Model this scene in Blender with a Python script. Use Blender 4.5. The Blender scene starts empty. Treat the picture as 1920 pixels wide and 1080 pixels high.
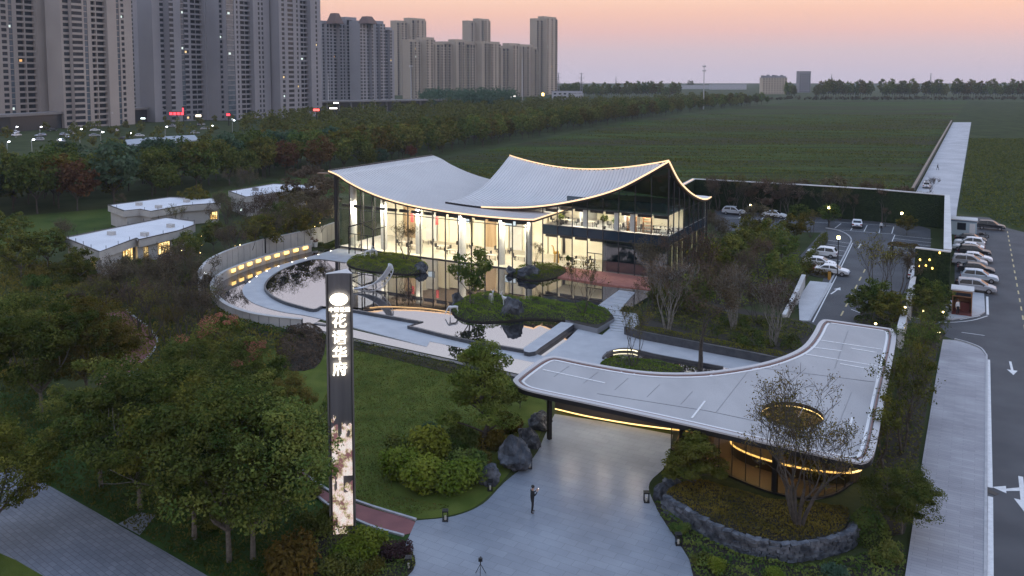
import bpy, math, random
import numpy as np
from mathutils import Vector, Matrix, Quaternion
random.seed(7); np.random.seed(7)
SC = bpy.context.scene
C = SC.collection
PI = math.pi
R = math.radians

# ------------------------------------------------------------------ camera, sky, sun, exposure
FPX, HC, CYP = 1550.0, 27.0, 260.0
PITCH = math.atan(120.0 / FPX)
cam_d = bpy.data.cameras.new('camera'); cam = bpy.data.objects.new('camera', cam_d); C.objects.link(cam)
cam.location = (0, 0, HC); cam.rotation_euler = (PI/2 - PITCH, 0, 0)
cam_d.sensor_width = 36.0; cam_d.lens = FPX / 1920 * 36.0
cam_d.shift_y = -(540 - CYP) / 1920.0
cam_d.clip_start = 0.5; cam_d.clip_end = 30000
SC.camera = cam
SUN_EL, SUN_AZ = R(7), R(62)            # afterglow low on the right, azimuth measured from +Y towards +X
w = bpy.data.worlds.new('World'); SC.world = w; w.use_nodes = True
nt = w.node_tree; nt.nodes.clear()
def wn(t, **k):
    n = nt.nodes.new(t)
    for a, b in k.items(): setattr(n, a, b)
    return n
sky = wn('ShaderNodeTexSky', sky_type='NISHITA', sun_disc=False)
sky.sun_elevation = R(2.0); sky.sun_rotation = SUN_AZ; sky.altitude = 100; sky.dust_density = 3.0
tc = wn('ShaderNodeTexCoord'); sep = wn('ShaderNodeSeparateXYZ'); nt.links.new(tc.outputs['Generated'], sep.inputs[0])
ramp = wn('ShaderNodeValToRGB')
nt.links.new(sep.outputs['Z'], ramp.inputs[0])
def srgb(r, g, b):
    f = lambda c: (c/255/12.92 if c/255 <= 0.04045 else ((c/255+0.055)/1.055)**2.4)
    return (f(r), f(g), f(b), 1)
stops = [(0.0, srgb(180,171,186)), (0.028, srgb(190,171,178)), (0.050, srgb(208,168,164)), (0.072, srgb(219,173,157)), (0.095, srgb(228,187,164)),
         (0.2, srgb(229,218,228)), (0.36, srgb(225,227,238)), (0.6, srgb(190,208,238)), (1.0, srgb(166,192,236))]
el = ramp.color_ramp.elements
while len(el) < len(stops): el.new(0.5)
for e, (p_, c_) in zip(el, stops): e.position = p_; e.color = c_
mixn = wn('ShaderNodeMixRGB', blend_type='ADD'); mixn.inputs[0].default_value = 1.0
mulN = wn('ShaderNodeMixRGB', blend_type='MULTIPLY'); mulN.inputs[0].default_value = 1.0; mulN.inputs[2].default_value = (0.03, 0.03, 0.03, 1)
nt.links.new(sky.outputs[0], mulN.inputs[1]); nt.links.new(ramp.outputs[0], mixn.inputs[1]); nt.links.new(mulN.outputs[0], mixn.inputs[2])
bg = wn('ShaderNodeBackground'); bg.inputs[1].default_value = 1.06
nt.links.new(mixn.outputs[0], bg.inputs[0])
wo = wn('ShaderNodeOutputWorld'); nt.links.new(bg.outputs[0], wo.inputs[0])
sd = bpy.data.lights.new('sun', 'SUN'); sd.energy = 0.25; sd.angle = R(35); sd.color = (1.0, 0.88, 0.8)
so = bpy.data.objects.new('sun', sd); C.objects.link(so)
sdir = Vector((math.sin(SUN_AZ)*math.cos(SUN_EL), math.cos(SUN_AZ)*math.cos(SUN_EL), math.sin(SUN_EL)))
so.rotation_euler = (-sdir).to_track_quat('-Z', 'Y').to_euler(); so.location = (0, 0, 200)
SC.view_settings.view_transform = 'Standard'; SC.view_settings.look = 'None'
SC.view_settings.exposure = 0.32; SC.view_settings.gamma = 1.0; SC.view_settings.use_curve_mapping = False
cy = SC.cycles
cy.use_denoising = True; cy.use_adaptive_sampling = True; cy.adaptive_threshold = 0.02
cy.max_bounces = 7; cy.diffuse_bounces = 3; cy.glossy_bounces = 3; cy.transmission_bounces = 4; cy.transparent_max_bounces = 12
cy.volume_bounces = 1; cy.caustics_reflective = False; cy.caustics_refractive = False; cy.sample_clamp_indirect = 4.0

# ------------------------------------------------------------------ pixel of the photograph -> place in the world
cp, sp = math.cos(PITCH), math.sin(PITCH)
def ray(px, py):
    u = (px - 960) / FPX; v = -(py - CYP) / FPX
    return Vector((u, cp + v*sp, -sp + v*cp))
def P(px, py, z=0.0):
    r = ray(px, py); t = (z - HC) / r.z
    return Vector((r.x*t, r.y*t, z))
def PY(px, py, Y):
    r = ray(px, py); t = Y / r.y
    return Vector((r.x*t, Y, HC + r.z*t))
def ztop(px, pyb, pyt, z=0.0):
    b = P(px, pyb, z); return PY(px, pyt, b.y).z
TH = R(-29.4)
U = Vector((math.cos(TH), math.sin(TH), 0)); V = Vector((-math.sin(TH), math.cos(TH), 0)); Z = Vector((0, 0, 1))
BZ = 0.4; SB = 0.985
O = P(636, 462, BZ)
def B(u, v, z=0.0):                       # pavilion grid: u along the front, v to the back, z above its floor
    q = O + U*(u*SB) + V*(v*SB); q.z = BZ + z*SB
    return q
def uv_of(p):
    d = Vector((p.x - O.x, p.y - O.y, 0)); return d.dot(U)/SB, d.dot(V)/SB

def smooth(pts, n=6, closed=False):
    pts = [Vector(p) for p in pts]; out = []
    m = len(pts)
    rng = range(m if closed else m-1)
    for i in rng:
        p0 = pts[(i-1) % m] if closed or i > 0 else pts[i]*2 - pts[i+1]
        p1 = pts[i]; p2 = pts[(i+1) % m]
        p3 = pts[(i+2) % m] if closed or i+2 < m else p2*2 - p1
        for k in range(n):
            t = k/n
            out.append(0.5*((2*p1) + (p2-p0)*t + (2*p0-5*p1+4*p2-p3)*t*t + (3*p1-p0-3*p2+p3)*t**3))
    if not closed: out.append(pts[-1])
    return out
def PS(pp, z=0.0, n=5, closed=False): return smooth([P(x, y, z) for x, y in pp], n, closed)
def PL(pp, z=0.0): return [P(x, y, z) for x, y in pp]

# ------------------------------------------------------------------ mesh building
def link(o, parent=None):
    C.objects.link(o)
    if parent is not None: o.parent = parent
    return o
def raw_mesh(name, verts, faces, mats, midx=None, sm=False):
    me = bpy.data.meshes.new(name)
    verts = np.asarray(verts, dtype=np.float32)
    if isinstance(faces, np.ndarray):
        nf, k = faces.shape
        me.vertices.add(len(verts)); me.vertices.foreach_set('co', verts.ravel())
        me.loops.add(nf*k); me.loops.foreach_set('vertex_index', faces.astype(np.int32).ravel())
        me.polygons.add(nf); me.polygons.foreach_set('loop_start', np.arange(0, nf*k, k, dtype=np.int32))
    else:
        me.from_pydata([tuple(map(float, v)) for v in verts], [], faces)
    for m in (mats if isinstance(mats, (list, tuple)) else [mats]): me.materials.append(m)
    if midx is not None: me.polygons.foreach_set('material_index', np.asarray(midx, dtype=np.int32))
    if sm: me.polygons.foreach_set('use_smooth', np.ones(len(me.polygons), dtype=bool))
    me.update(); me.validate()
    return me
class MB:
    def __init__(s): s.v = []; s.f = []; s.m = []
    def add(s, vs, fs, m=0):
        b = len(s.v); s.v += [tuple(p) for p in vs]; s.f += [tuple(b+i for i in f) for f in fs]; s.m += [m]*len(fs); return s
    def box(s, c, sx, sy, sz, rz=0.0, m=0, z0=True):
        "box whose base centre is c (z0) or centre is c"
        c = Vector(c); ca, sa = math.cos(rz), math.sin(rz); vs = []
        for dz in ((0, sz) if z0 else (-sz/2, sz/2)):
            for dx, dy in ((-1,-1),(1,-1),(1,1),(-1,1)):
                x, y = dx*sx/2, dy*sy/2
                vs.append((c.x + x*ca - y*sa, c.y + x*sa + y*ca, c.z + dz))
        return s.add(vs, [(3,2,1,0),(4,5,6,7),(0,1,5,4),(1,2,6,5),(2,3,7,6),(3,0,4,7)], m)
    def hexa(s, a, m=0):
        "8 points: bottom four counter-clockwise, top four"
        return s.add(a, [(3,2,1,0),(4,5,6,7),(0,1,5,4),(1,2,6,5),(2,3,7,6),(3,0,4,7)], m)
    def bar(s, a, b, w, h, m=0, up=None):
        a = Vector(a); b = Vector(b); d = (b-a).normalized()
        up = Vector(up) if up else (Z if abs(d.z) < 0.95 else Vector((1,0,0)))
        sd_ = d.cross(up).normalized(); up = sd_.cross(d).normalized()
        q = []
        for p in (a, b):
            for i, j in ((-1,-1),(1,-1),(1,1),(-1,1)): q.append(p + sd_*(i*w/2) + up*(j*h/2))
        return s.add(q, [(0,1,2,3),(7,6,5,4),(1,0,4,5),(2,1,5,6),(3,2,6,7),(0,3,7,4)], m)
    def tube(s, path, r, n=6, m=0, caps=True):
        path = [Vector(p) for p in path]; k = len(path)
        rs = r if isinstance(r, (list, tuple)) else [r]*k
        vs = []; fs = []; ref = None
        for i, p in enumerate(path):
            d = (path[min(i+1, k-1)] - path[max(i-1, 0)])
            d = d.normalized() if d.length > 1e-9 else Vector((0,0,1))
            if ref is None: ref = Vector((1,0,0)) if abs(d.x) < 0.8 else Vector((0,1,0))
            a = d.cross(ref).normalized(); b = d.cross(a).normalized(); ref = b.cross(d) if False else ref
            for j in range(n):
                t = 2*PI*j/n; vs.append(p + (a*math.cos(t) + b*math.sin(t))*rs[i])
        for i in range(k-1):
            for j in range(n):
                fs.append((i*n+j, i*n+(j+1) % n, (i+1)*n+(j+1) % n, (i+1)*n+j))
        if caps: fs.append(tuple(range(n-1, -1, -1))); fs.append(tuple((k-1)*n+j for j in range(n)))
        return s.add(vs, fs, m)
    def prism(s, poly, z0, z1, m=0, bottom=False, top=True, mside=None):
        n = len(poly); ar = sum(poly[i][0]*poly[(i+1) % n][1] - poly[(i+1) % n][0]*poly[i][1] for i in range(n))
        if ar < 0: poly = list(reversed(poly))
        vs = [(p[0], p[1], z0) for p in poly] + [(p[0], p[1], z1) for p in poly]
        if top: s.add(vs[n:], [tuple(range(n))], m)
        if bottom: s.add(vs[:n], [tuple(range(n-1, -1, -1))], m)
        return s.add(vs, [(i, (i+1) % n, n+(i+1) % n, n+i) for i in range(n)], m if mside is None else mside)
    def sheet(s, poly, m=0):
        n = len(poly); ar = sum(poly[i][0]*poly[(i+1) % n][1] - poly[(i+1) % n][0]*poly[i][1] for i in range(n))
        if ar < 0: poly = list(reversed(poly))
        return s.add(poly, [tuple(range(n))], m)
    def strip(s, path, w, z, m=0):
        "flat ribbon on the ground along path"
        a, b = offset(path, -w/2), offset(path, w/2); n = len(path)
        vs = [(p.x, p.y, z) for p in a] + [(p.x, p.y, z) for p in b]
        return s.add(vs, [(i, i+1, n+i+1, n+i) for i in range(n-1)], m)
    def wall(s, path, w, z0, z1, m=0, mtop=None):
        a, b = offset(path, -w/2), offset(path, w/2); n = len(path)
        vs = [(p.x,p.y,z0) for p in a]+[(p.x,p.y,z0) for p in b]+[(p.x,p.y,z1) for p in a]+[(p.x,p.y,z1) for p in b]
        fs = []; 
        for i in range(n-1):
            fs += [(i, i+1, 2*n+i+1, 2*n+i), (n+i+1, n+i, 3*n+i, 3*n+i+1)]
        s.add(vs, fs + [(n, 0, 2*n, 3*n), (n-1, 2*n-1, 4*n-1, 3*n-1)], m)
        s.add(vs, [(2*n+i, 2*n+i+1, 3*n+i+1, 3*n+i) for i in range(n-1)], m if mtop is None else mtop); return s
    def lathe(s, prof, c, n=12, m=0):
        c = Vector(c); k = len(prof); vs = []; fs = []
        for r, z in prof:
            for j in range(n):
                t = 2*PI*j/n; vs.append((c.x + r*math.cos(t), c.y + r*math.sin(t), c.z + z))
        for i in range(k-1):
            for j in range(n): fs.append((i*n+j, i*n+(j+1) % n, (i+1)*n+(j+1) % n, (i+1)*n+j))
        fs.append(tuple(range(n-1, -1, -1))); fs.append(tuple((k-1)*n+j for j in range(n)))
        return s.add(vs, fs, m)
    def mesh(s, name, mats, sm=False): return raw_mesh(name, s.v, s.f, mats, s.m, sm)
    def build(s, name, mats, parent=None, sm=False, kind=None, label=None):
        o = bpy.data.objects.new(name, s.mesh(name, mats, sm)); link(o)
        if parent is not None:
            o.parent = parent; o.matrix_parent_inverse = Matrix.Translation(-parent.location) if parent.rotation_euler.z == 0 else Matrix()
        if kind: o['kind'] = kind
        if label: o['label'] = label
        return o
def offset(path, d):
    out = []; n = len(path)
    for i, p in enumerate(path):
        a = path[max(i-1, 0)]; b = path[min(i+1, n-1)]
        t = Vector((b[0]-a[0], b[1]-a[1], 0))
        t = t.normalized() if t.length > 1e-9 else Vector((1,0,0))
        out.append(Vector((p[0], p[1], p[2] if len(p) > 2 else 0)) + Vector((t.y, -t.x, 0))*d)
    return out
def thing(name, label, cat, loc=(0,0,0), rz=0.0, group=None):
    o = bpy.data.objects.new(name, None); o.empty_display_size = 0.3; link(o)
    o.location = loc; o.rotation_euler = (0, 0, rz); return tag(o, label, cat, group)
def tag(o, label=None, cat=None, group=None, kind=None):
    if label: o['label'] = label
    if cat: o['category'] = cat
    if group: o['group'] = group
    if kind: o['kind'] = kind
    return o
def part(name, mesh, parent, loc=(0,0,0), rz=0.0, scale=None):
    "a part in its parent's own coordinates"
    o = bpy.data.objects.new(name, mesh); link(o, parent); o.location = loc; o.rotation_euler = (0, 0, rz)
    if scale: o.scale = scale
    return o
KIDS = {}
def copy_tree(root, loc=None, rz=None, sc=None, label=None, group=None):
    kids = KIDS.get(root.name)
    if kids is None:
        kids = KIDS[root.name] = [(c, list(c.children)) for c in root.children]
    r = root.copy(); C.objects.link(r)
    if loc is not None: r.location = loc
    if rz is not None: r.rotation_euler = (0, 0, rz)
    if sc is not None: r.scale = sc if hasattr(sc, '__len__') else (sc,)*3
    if label: r['label'] = label
    if group: r['group'] = group
    for c, gs in kids:
        d = c.copy(); C.objects.link(d); d.parent = r
        for g in gs:
            e = g.copy(); C.objects.link(e); e.parent = d
    return r

# ------------------------------------------------------------------ materials
MATS = {}
def mat(name, col, rough=0.6, metal=0.0, col2=None, scale=3.0, detail=4.0, bump=0.0, bscale=None, emit=None, estr=0.0, stretch=None, coord='pos', rand=0.0, spec=0.5, lo=0.35, hi=0.65):
    if name in MATS: return MATS[name]
    m = bpy.data.materials.new(name); m.use_nodes = True; t = m.node_tree; b = t.nodes['Principled BSDF']
    b.inputs['Roughness'].default_value = rough; b.inputs['Metallic'].default_value = metal
    b.inputs['Specular IOR Level'].default_value = spec
    c1 = (*col, 1); b.inputs['Base Color'].default_value = c1
    src = None
    if col2 is not None or bump > 0:
        if coord == 'pos': g = t.nodes.new('ShaderNodeNewGeometry'); vec = g.outputs['Position']
        else: g = t.nodes.new('ShaderNodeTexCoord'); vec = g.outputs['Object']
        if stretch:
            mp = t.nodes.new('ShaderNodeMapping'); mp.inputs['Rotation'].default_value = (0, 0, stretch[3] if len(stretch) > 3 else 0); mp.inputs['Scale'].default_value = stretch[:3]
            t.links.new(vec, mp.inputs[0]); vec = mp.outputs[0]
        nz = t.nodes.new('ShaderNodeTexNoise'); nz.inputs['Scale'].default_value = scale; nz.inputs['Detail'].default_value = detail
        t.links.new(vec, nz.inputs['Vector'])
        if col2 is not None:
            rp = t.nodes.new('ShaderNodeValToRGB'); rp.color_ramp.elements[0].position = lo; rp.color_ramp.elements[1].position = hi
            rp.color_ramp.elements[0].color = c1; rp.color_ramp.elements[1].color = (*col2, 1)
            t.links.new(nz.outputs['Fac'], rp.inputs[0]); src = rp.outputs[0]
        if bump > 0:
            n2 = nz
            if bscale: 
                n2 = t.nodes.new('ShaderNodeTexNoise'); n2.inputs['Scale'].default_value = bscale; n2.inputs['Detail'].default_value = 5; t.links.new(vec, n2.inputs['Vector'])
            bp = t.nodes.new('ShaderNodeBump'); bp.inputs['Strength'].default_value = bump; bp.inputs['Distance'].default_value = 0.1
            t.links.new(n2.outputs['Fac'], bp.inputs['Height']); t.links.new(bp.outputs[0], b.inputs['Normal'])
    if rand > 0:
        oi = t.nodes.new('ShaderNodeObjectInfo'); hs = t.nodes.new('ShaderNodeHueSaturation')
        mr = t.nodes.new('ShaderNodeMapRange'); mr.inputs[3].default_value = 1-rand; mr.inputs[4].default_value = 1+rand
        t.links.new(oi.outputs['Random'], mr.inputs[0]); t.links.new(mr.outputs[0], hs.inputs['Value'])
        if src: t.links.new(src, hs.inputs['Color'])
        else: hs.inputs['Color'].default_value = c1
        src = hs.outputs[0]
    if src: t.links.new(src, b.inputs['Base Color'])
    if emit: b.inputs['Emission Color'].default_value = (*emit, 1); b.inputs['Emission Strength'].default_value = estr
    MATS[name] = m
    return m
ORD = ('first','second','third','fourth','fifth','sixth','seventh','eighth','ninth','tenth','eleventh','twelfth','thirteenth','fourteenth','fifteenth','sixteenth','seventeenth','eighteenth','nineteenth','twentieth','twenty-first','twenty-second','twenty-third','twenty-fourth','twenty-fifth','twenty-sixth')
def emission(name, col, s):
    if name in MATS: return MATS[name]
    m = bpy.data.materials.new(name); m.use_nodes = True; t = m.node_tree; t.nodes.clear()
    e = t.nodes.new('ShaderNodeEmission'); e.inputs[0].default_value = (*col, 1); e.inputs[1].default_value = s
    o = t.nodes.new('ShaderNodeOutputMaterial'); t.links.new(e.outputs[0], o.inputs[0]); MATS[name] = m; return m
def glass(name, tint, refl=0.12, rough=0.02):
    "thin pane: tinted see-through plus a Fresnel reflection"
    m = bpy.data.materials.new(name); m.use_nodes = True; t = m.node_tree; t.nodes.clear()
    tr = t.nodes.new('ShaderNodeBsdfTransparent'); tr.inputs[0].default_value = (*tint, 1)
    gl = t.nodes.new('ShaderNodeBsdfGlossy'); gl.inputs['Roughness'].default_value = rough
    lw = t.nodes.new('ShaderNodeLayerWeight'); lw.inputs[0].default_value = 0.25
    mr = t.nodes.new('ShaderNodeMapRange'); mr.inputs[3].default_value = refl; mr.inputs[4].default_value = 0.85
    t.links.new(lw.outputs['Facing'], mr.inputs[0])
    mx = t.nodes.new('ShaderNodeMixShader'); t.links.new(mr.outputs[0], mx.inputs[0]); t.links.new(tr.outputs[0], mx.inputs[1]); t.links.new(gl.outputs[0], mx.inputs[2])
    pw = t.nodes.new('ShaderNodeMath'); pw.operation = 'POWER'; pw.inputs[1].default_value = 2.5
    t.links.new(lw.outputs['Facing'], pw.inputs[0]); t.links.new(pw.outputs[0], mr.inputs[0])
    o = t.nodes.new('ShaderNodeOutputMaterial'); t.links.new(mx.outputs[0], o.inputs[0]); MATS[name] = m; return m
def leafmat(name, c1, c2, rand=0.25, trans=0.25, scale=0.9):
    if name in MATS: return MATS[name]
    m = bpy.data.materials.new(name); m.use_nodes = True; t = m.node_tree; t.nodes.clear()
    g = t.nodes.new('ShaderNodeTexCoord'); nz = t.nodes.new('ShaderNodeTexNoise'); nz.inputs['Scale'].default_value = scale; nz.inputs['Detail'].default_value = 3
    t.links.new(g.outputs['Object'], nz.inputs['Vector'])
    rp = t.nodes.new('ShaderNodeValToRGB'); rp.color_ramp.elements[0].position = 0.35; rp.color_ramp.elements[1].position = 0.68
    rp.color_ramp.elements[0].color = (*c1, 1); rp.color_ramp.elements[1].color = (*c2, 1); t.links.new(nz.outputs['Fac'], rp.inputs[0])
    oi = t.nodes.new('ShaderNodeObjectInfo'); mr = t.nodes.new('ShaderNodeMapRange'); mr.inputs[3].default_value = 1-rand; mr.inputs[4].default_value = 1+rand
    t.links.new(oi.outputs['Random'], mr.inputs[0])
    hs = t.nodes.new('ShaderNodeHueSaturation'); t.links.new(rp.outputs[0], hs.inputs['Color']); t.links.new(mr.outputs[0], hs.inputs['Value'])
    m2 = t.nodes.new('ShaderNodeMapRange'); m2.inputs[3].default_value = 0.5-rand*0.20; m2.inputs[4].default_value = 0.5+rand*0.05
    mm = t.nodes.new('ShaderNodeMath'); mm.operation = 'FRACT'; ml = t.nodes.new('ShaderNodeMath'); ml.operation = 'MULTIPLY'; ml.inputs[1].default_value = 7.31
    t.links.new(oi.outputs['Random'], ml.inputs[0]); t.links.new(ml.outputs[0], mm.inputs[0]); t.links.new(mm.outputs[0], m2.inputs[0]); t.links.new(m2.outputs[0], hs.inputs['Hue'])
    d = t.nodes.new('ShaderNodeBsdfDiffuse'); tl = t.nodes.new('ShaderNodeBsdfTranslucent')
    t.links.new(hs.outputs[0], d.inputs[0]); t.links.new(hs.outputs[0], tl.inputs[0])
    mx = t.nodes.new('ShaderNodeMixShader'); mx.inputs[0].default_value = trans; t.links.new(d.outputs[0], mx.inputs[1]); t.links.new(tl.outputs[0], mx.inputs[2])
    o = t.nodes.new('ShaderNodeOutputMaterial'); t.links.new(mx.outputs[0], o.inputs[0]); MATS[name] = m; return m

M_grass = mat('lawn grass', (0.066,0.092,0.016), 0.95, col2=(0.108,0.132,0.026), scale=0.5, detail=9, bump=0.6, bscale=9, spec=0.1)
M_ground = mat('rough ground', (0.030,0.044,0.014), 0.95, col2=(0.058,0.068,0.026), scale=0.12, detail=10, bump=0.6, bscale=3, spec=0.1)
M_pave = mat('grey granite paving', (0.30,0.32,0.35), 0.5, col2=(0.37,0.385,0.41), scale=0.35, detail=9, bump=0.1, bscale=14)
M_path = mat('pale granite path', (0.39,0.40,0.425), 0.55, col2=(0.46,0.47,0.49), scale=0.6, detail=8, bump=0.05, bscale=12)
M_asphalt = mat('asphalt', (0.050,0.052,0.060), 0.8, col2=(0.078,0.080,0.088), scale=0.25, detail=10, bump=0.25, bscale=30)
M_paint = mat('white road paint', (0.62,0.62,0.62), 0.6, col2=(0.74,0.74,0.74), scale=3, detail=6)
M_yellow = mat('worn yellow road paint', (0.45,0.36,0.16), 0.6, col2=(0.58,0.48,0.25), scale=3)
M_kerb = mat('granite kerb', (0.36,0.36,0.38), 0.7, col2=(0.44,0.44,0.45), scale=2)
M_redpath = mat('red rubber path', (0.20,0.075,0.075), 0.8, col2=(0.26,0.10,0.095), scale=0.8, detail=9)
M_redterrace = mat('red brick terrace', (0.34,0.13,0.10), 0.75, col2=(0.42,0.18,0.14), scale=1.5, detail=8)
M_conc = mat('pale stone panel', (0.42,0.41,0.40), 0.6, col2=(0.50,0.49,0.47), scale=0.7, detail=8, bump=0.04, bscale=8, rand=0.05)
M_darkstone = mat('dark granite', (0.045,0.047,0.055), 0.35, col2=(0.075,0.077,0.085), scale=2, detail=8)
M_dark = mat('dark bronze metal', (0.035,0.034,0.036), 0.4, 0.6)
M_black = mat('black metal', (0.015,0.015,0.016), 0.45, 0.4)
M_white = mat('white paint', (0.72,0.72,0.72), 0.5)
M_offwhite = mat('off-white render', (0.52,0.51,0.50), 0.8, col2=(0.60,0.59,0.58), scale=0.6, detail=8)
M_led = emission('warm LED', (1.0,0.64,0.38), 1.5)
M_ledgold = emission('gold LED', (1.0,0.66,0.24), 2.0)
M_lamp = emission('lamp glow', (1.0,0.78,0.35), 14.0)
M_warmwin = emission('warm lit window', (1.0,0.72,0.36), 0.9)
M_coolwin = emission('cool lit window', (0.85,1.0,0.95), 0.8)
M_bark = mat('grey bark', (0.085,0.075,0.062), 0.9, col2=(0.15,0.135,0.115), scale=5, detail=6, bump=0.5, coord='obj')
M_barkd = mat('dark bark', (0.05,0.042,0.036), 0.9, col2=(0.085,0.072,0.06), scale=5, detail=6, bump=0.5, coord='obj')
def watermat(name, base, ior):
    m = bpy.data.materials.new(name); m.use_nodes = True; t = m.node_tree; t.nodes.clear()
    d = t.nodes.new('ShaderNodeBsdfDiffuse'); d.inputs[0].default_value = (*base, 1)
    g = t.nodes.new('ShaderNodeBsdfGlossy'); g.inputs['Roughness'].default_value = 0.015; g.inputs[0].default_value = (0.93,0.93,0.95,1)
    fr = t.nodes.new('ShaderNodeFresnel'); fr.inputs[0].default_value = ior
    ge = t.nodes.new('ShaderNodeNewGeometry'); nz = t.nodes.new('ShaderNodeTexNoise'); nz.inputs['Scale'].default_value = 1.2; nz.inputs['Detail'].default_value = 2
    t.links.new(ge.outputs['Position'], nz.inputs['Vector'])
    bp = t.nodes.new('ShaderNodeBump'); bp.inputs['Strength'].default_value = 0.05; bp.inputs['Distance'].default_value = 0.02
    t.links.new(nz.outputs['Fac'], bp.inputs['Height']); t.links.new(bp.outputs[0], g.inputs['Normal'])
    mx = t.nodes.new('ShaderNodeMixShader'); t.links.new(fr.outputs[0], mx.inputs[0]); t.links.new(d.outputs[0], mx.inputs[1]); t.links.new(g.outputs[0], mx.inputs[2])
    o = t.nodes.new('ShaderNodeOutputMaterial'); t.links.new(mx.outputs[0], o.inputs[0]); MATS[name] = m; return m
M_water = watermat('still dark pool water', (0.012,0.013,0.016), 8.0)
# ------------------------------------------------------------------ pavilion
M_roof = mat('pale metal roof sheet', (0.62,0.605,0.60), 0.5, 0.0, col2=(0.68,0.665,0.655), scale=0.25, detail=6)
M_seam = mat('roof seam', (0.50,0.495,0.505), 0.5)
M_soffit = mat('bronze soffit', (0.26,0.18,0.13), 0.45, 0.3)
M_cream = mat('cream interior wall', (0.72,0.66,0.52), 0.7, col2=(0.78,0.72,0.60), scale=0.4)
M_floor_in = mat('polished interior floor', (0.62,0.57,0.46), 0.25, col2=(0.70,0.65,0.54), scale=0.5)
M_glass = glass('clear glass pane', (0.93,0.95,0.92), 0.05)
M_dglass = glass('dark glass pane', (0.30,0.40,0.44), 0.24)
M_mull = mat('dark mullion', (0.06,0.06,0.065), 0.4, 0.5)
M_ceil = emission('hidden hall light', (1.0,0.90,0.70), 260.0)
M_hidlightw = emission('hidden wing light', (1.0,0.91,0.72), 85.0)
pav = thing('pavilion', 'glass pavilion with two sweeping pale metal roofs edged in warm light', 'building', B(26, 8, 0))
EA = [(-1,12.05),(1,11.5),(2.49,10.77),(5.93,9.56),(9.34,8.7),(12.68,8.14),(15.88,7.78),(20.09,7.51),(24.12,7.38),(28.04,7.33),(33.51,7.42),(35.2,7.52)]
FB = [(17.6,7.95),(23.73,7.72),(27.35,7.88),(31.22,8.21),(35.04,8.82),(38.66,9.64),(42.25,10.64),(45.64,11.94),(48.99,13.79),(52.4,15.87)]
GB = [(3.8,7.95),(8.55,7.95),(11.99,8.39),(14.93,9.05),(19.38,11.05),(23.4,13.21)]
SB_ = [(3.8,15.87),(7.65,13.15),(11.2,11.44),(14.93,10.07),(18.87,9.02),(21.5,8.65),(23.6,8.7)]
def itp(tab, x):
    xs = np.array([a for a, b in tab]); n = len(tab)
    if x <= xs[0]: return tab[0][1]
    if x >= xs[-1]: return tab[-1][1]
    i = int(np.searchsorted(xs, x)) - 1
    g = lambda k: tab[min(max(k,0),n-1)]
    (x0,y0),(x1,y1),(x2,y2),(x3,y3) = g(i-1),g(i),g(i+1),g(i+2)
    h = x2-x1; t = (x-x1)/h
    m1 = ((y2-y0)/(x2-x0))*h if x2 != x0 else 0; m2 = ((y3-y1)/(x3-x1))*h if x3 != x1 else 0
    return (2*t**3-3*t*t+1)*y1 + (t**3-2*t*t+t)*m1 + (-2*t**3+3*t*t)*y2 + (t**3-t*t)*m2
zA = lambda u: itp(EA, u)
A0, A1, AV0, AV1 = -1.0, 35.2, -1.0, 27.2
U1, U2, V1, V2 = 17.6, 52.4, 3.8, 23.5
def zB(u, v):
    a = min(max((u-U1)/(U2-U1), 0), 1); b = min(max((v-V1)/(V2-V1), 0), 1)
    f0 = itp(FB, u); rz_ = 13.21 + (15.87-13.21)*a - 1.7*max(0.0, math.sin(PI*a))**0.9
    if a >= 0.999: return itp(SB_, v)
    if a + b <= 1.0:
        t = b/(1-a); g = (itp(GB, V1 + t*(V2-V1)) - 7.95)/(13.21-7.95)
        return f0 + (rz_-f0)*g
    bz = 13.21 + (8.75-13.21)*(1-max(0.0,1-a)**2); t = (b-(1-a))/a
    return rz_ + (bz-rz_)*(1-max(0.0,1-t)**2.1)
def roof_sheet(name, pts, nu, nv, th, parent):
    "pts[i][j] top points; thickness th"
    m = MB(); top = [p for row in pts for p in row]; k = nv+1
    bot = [p - Vector((0,0,th)) for p in top]; n = len(top)
    f = []; fb = []
    for i in range(nu):
        for j in range(nv):
            a, b, c, d = i*k+j, (i+1)*k+j, (i+1)*k+j+1, i*k+j+1
            f.append((a,b,c,d)); fb.append((n+d,n+c,n+b,n+a))
    side = []
    for j in range(nv): side += [(j+1, j, n+j, n+j+1), (nu*k+j, nu*k+j+1, n+nu*k+j+1, n+nu*k+j)]
    for i in range(nu): side += [(i*k, (i+1)*k, n+(i+1)*k, n+i*k), ((i+1)*k+nv, i*k+nv, n+i*k+nv, n+(i+1)*k+nv)]
    m.add(top+bot, f, 0); b = 0
    m.f += [tuple(x) for x in fb]; m.m += [1]*len(fb); m.f += side; m.m += [2]*len(side)
    return m.build(name, [M_roof, M_soffit, M_dark], parent)
nA, nAv = 40, 4
ra = roof_sheet('roof', [[B(A0+(A1-A0)*i/nA, AV0+(AV1-AV0)*j/nAv, zA(A0+(A1-A0)*i/nA)) for j in range(nAv+1)] for i in range(nA+1)], nA, nAv, 0.42, pav)
ra['label'] = 'left roof, one long sagging sheet'
s_ = MB()
v = AV0 + 0.25
while v < AV1:
    path = [B(A0+(A1-A0)*i/30, v, zA(A0+(A1-A0)*i/30)+0.035) for i in range(31)]
    for a, b in zip(path, path[1:]): s_.bar(a, b, 0.06, 0.06)
    v += 0.62
s_.build('standing_seams', M_seam, ra, kind='stuff')
rb = None
nB = 36
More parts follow.
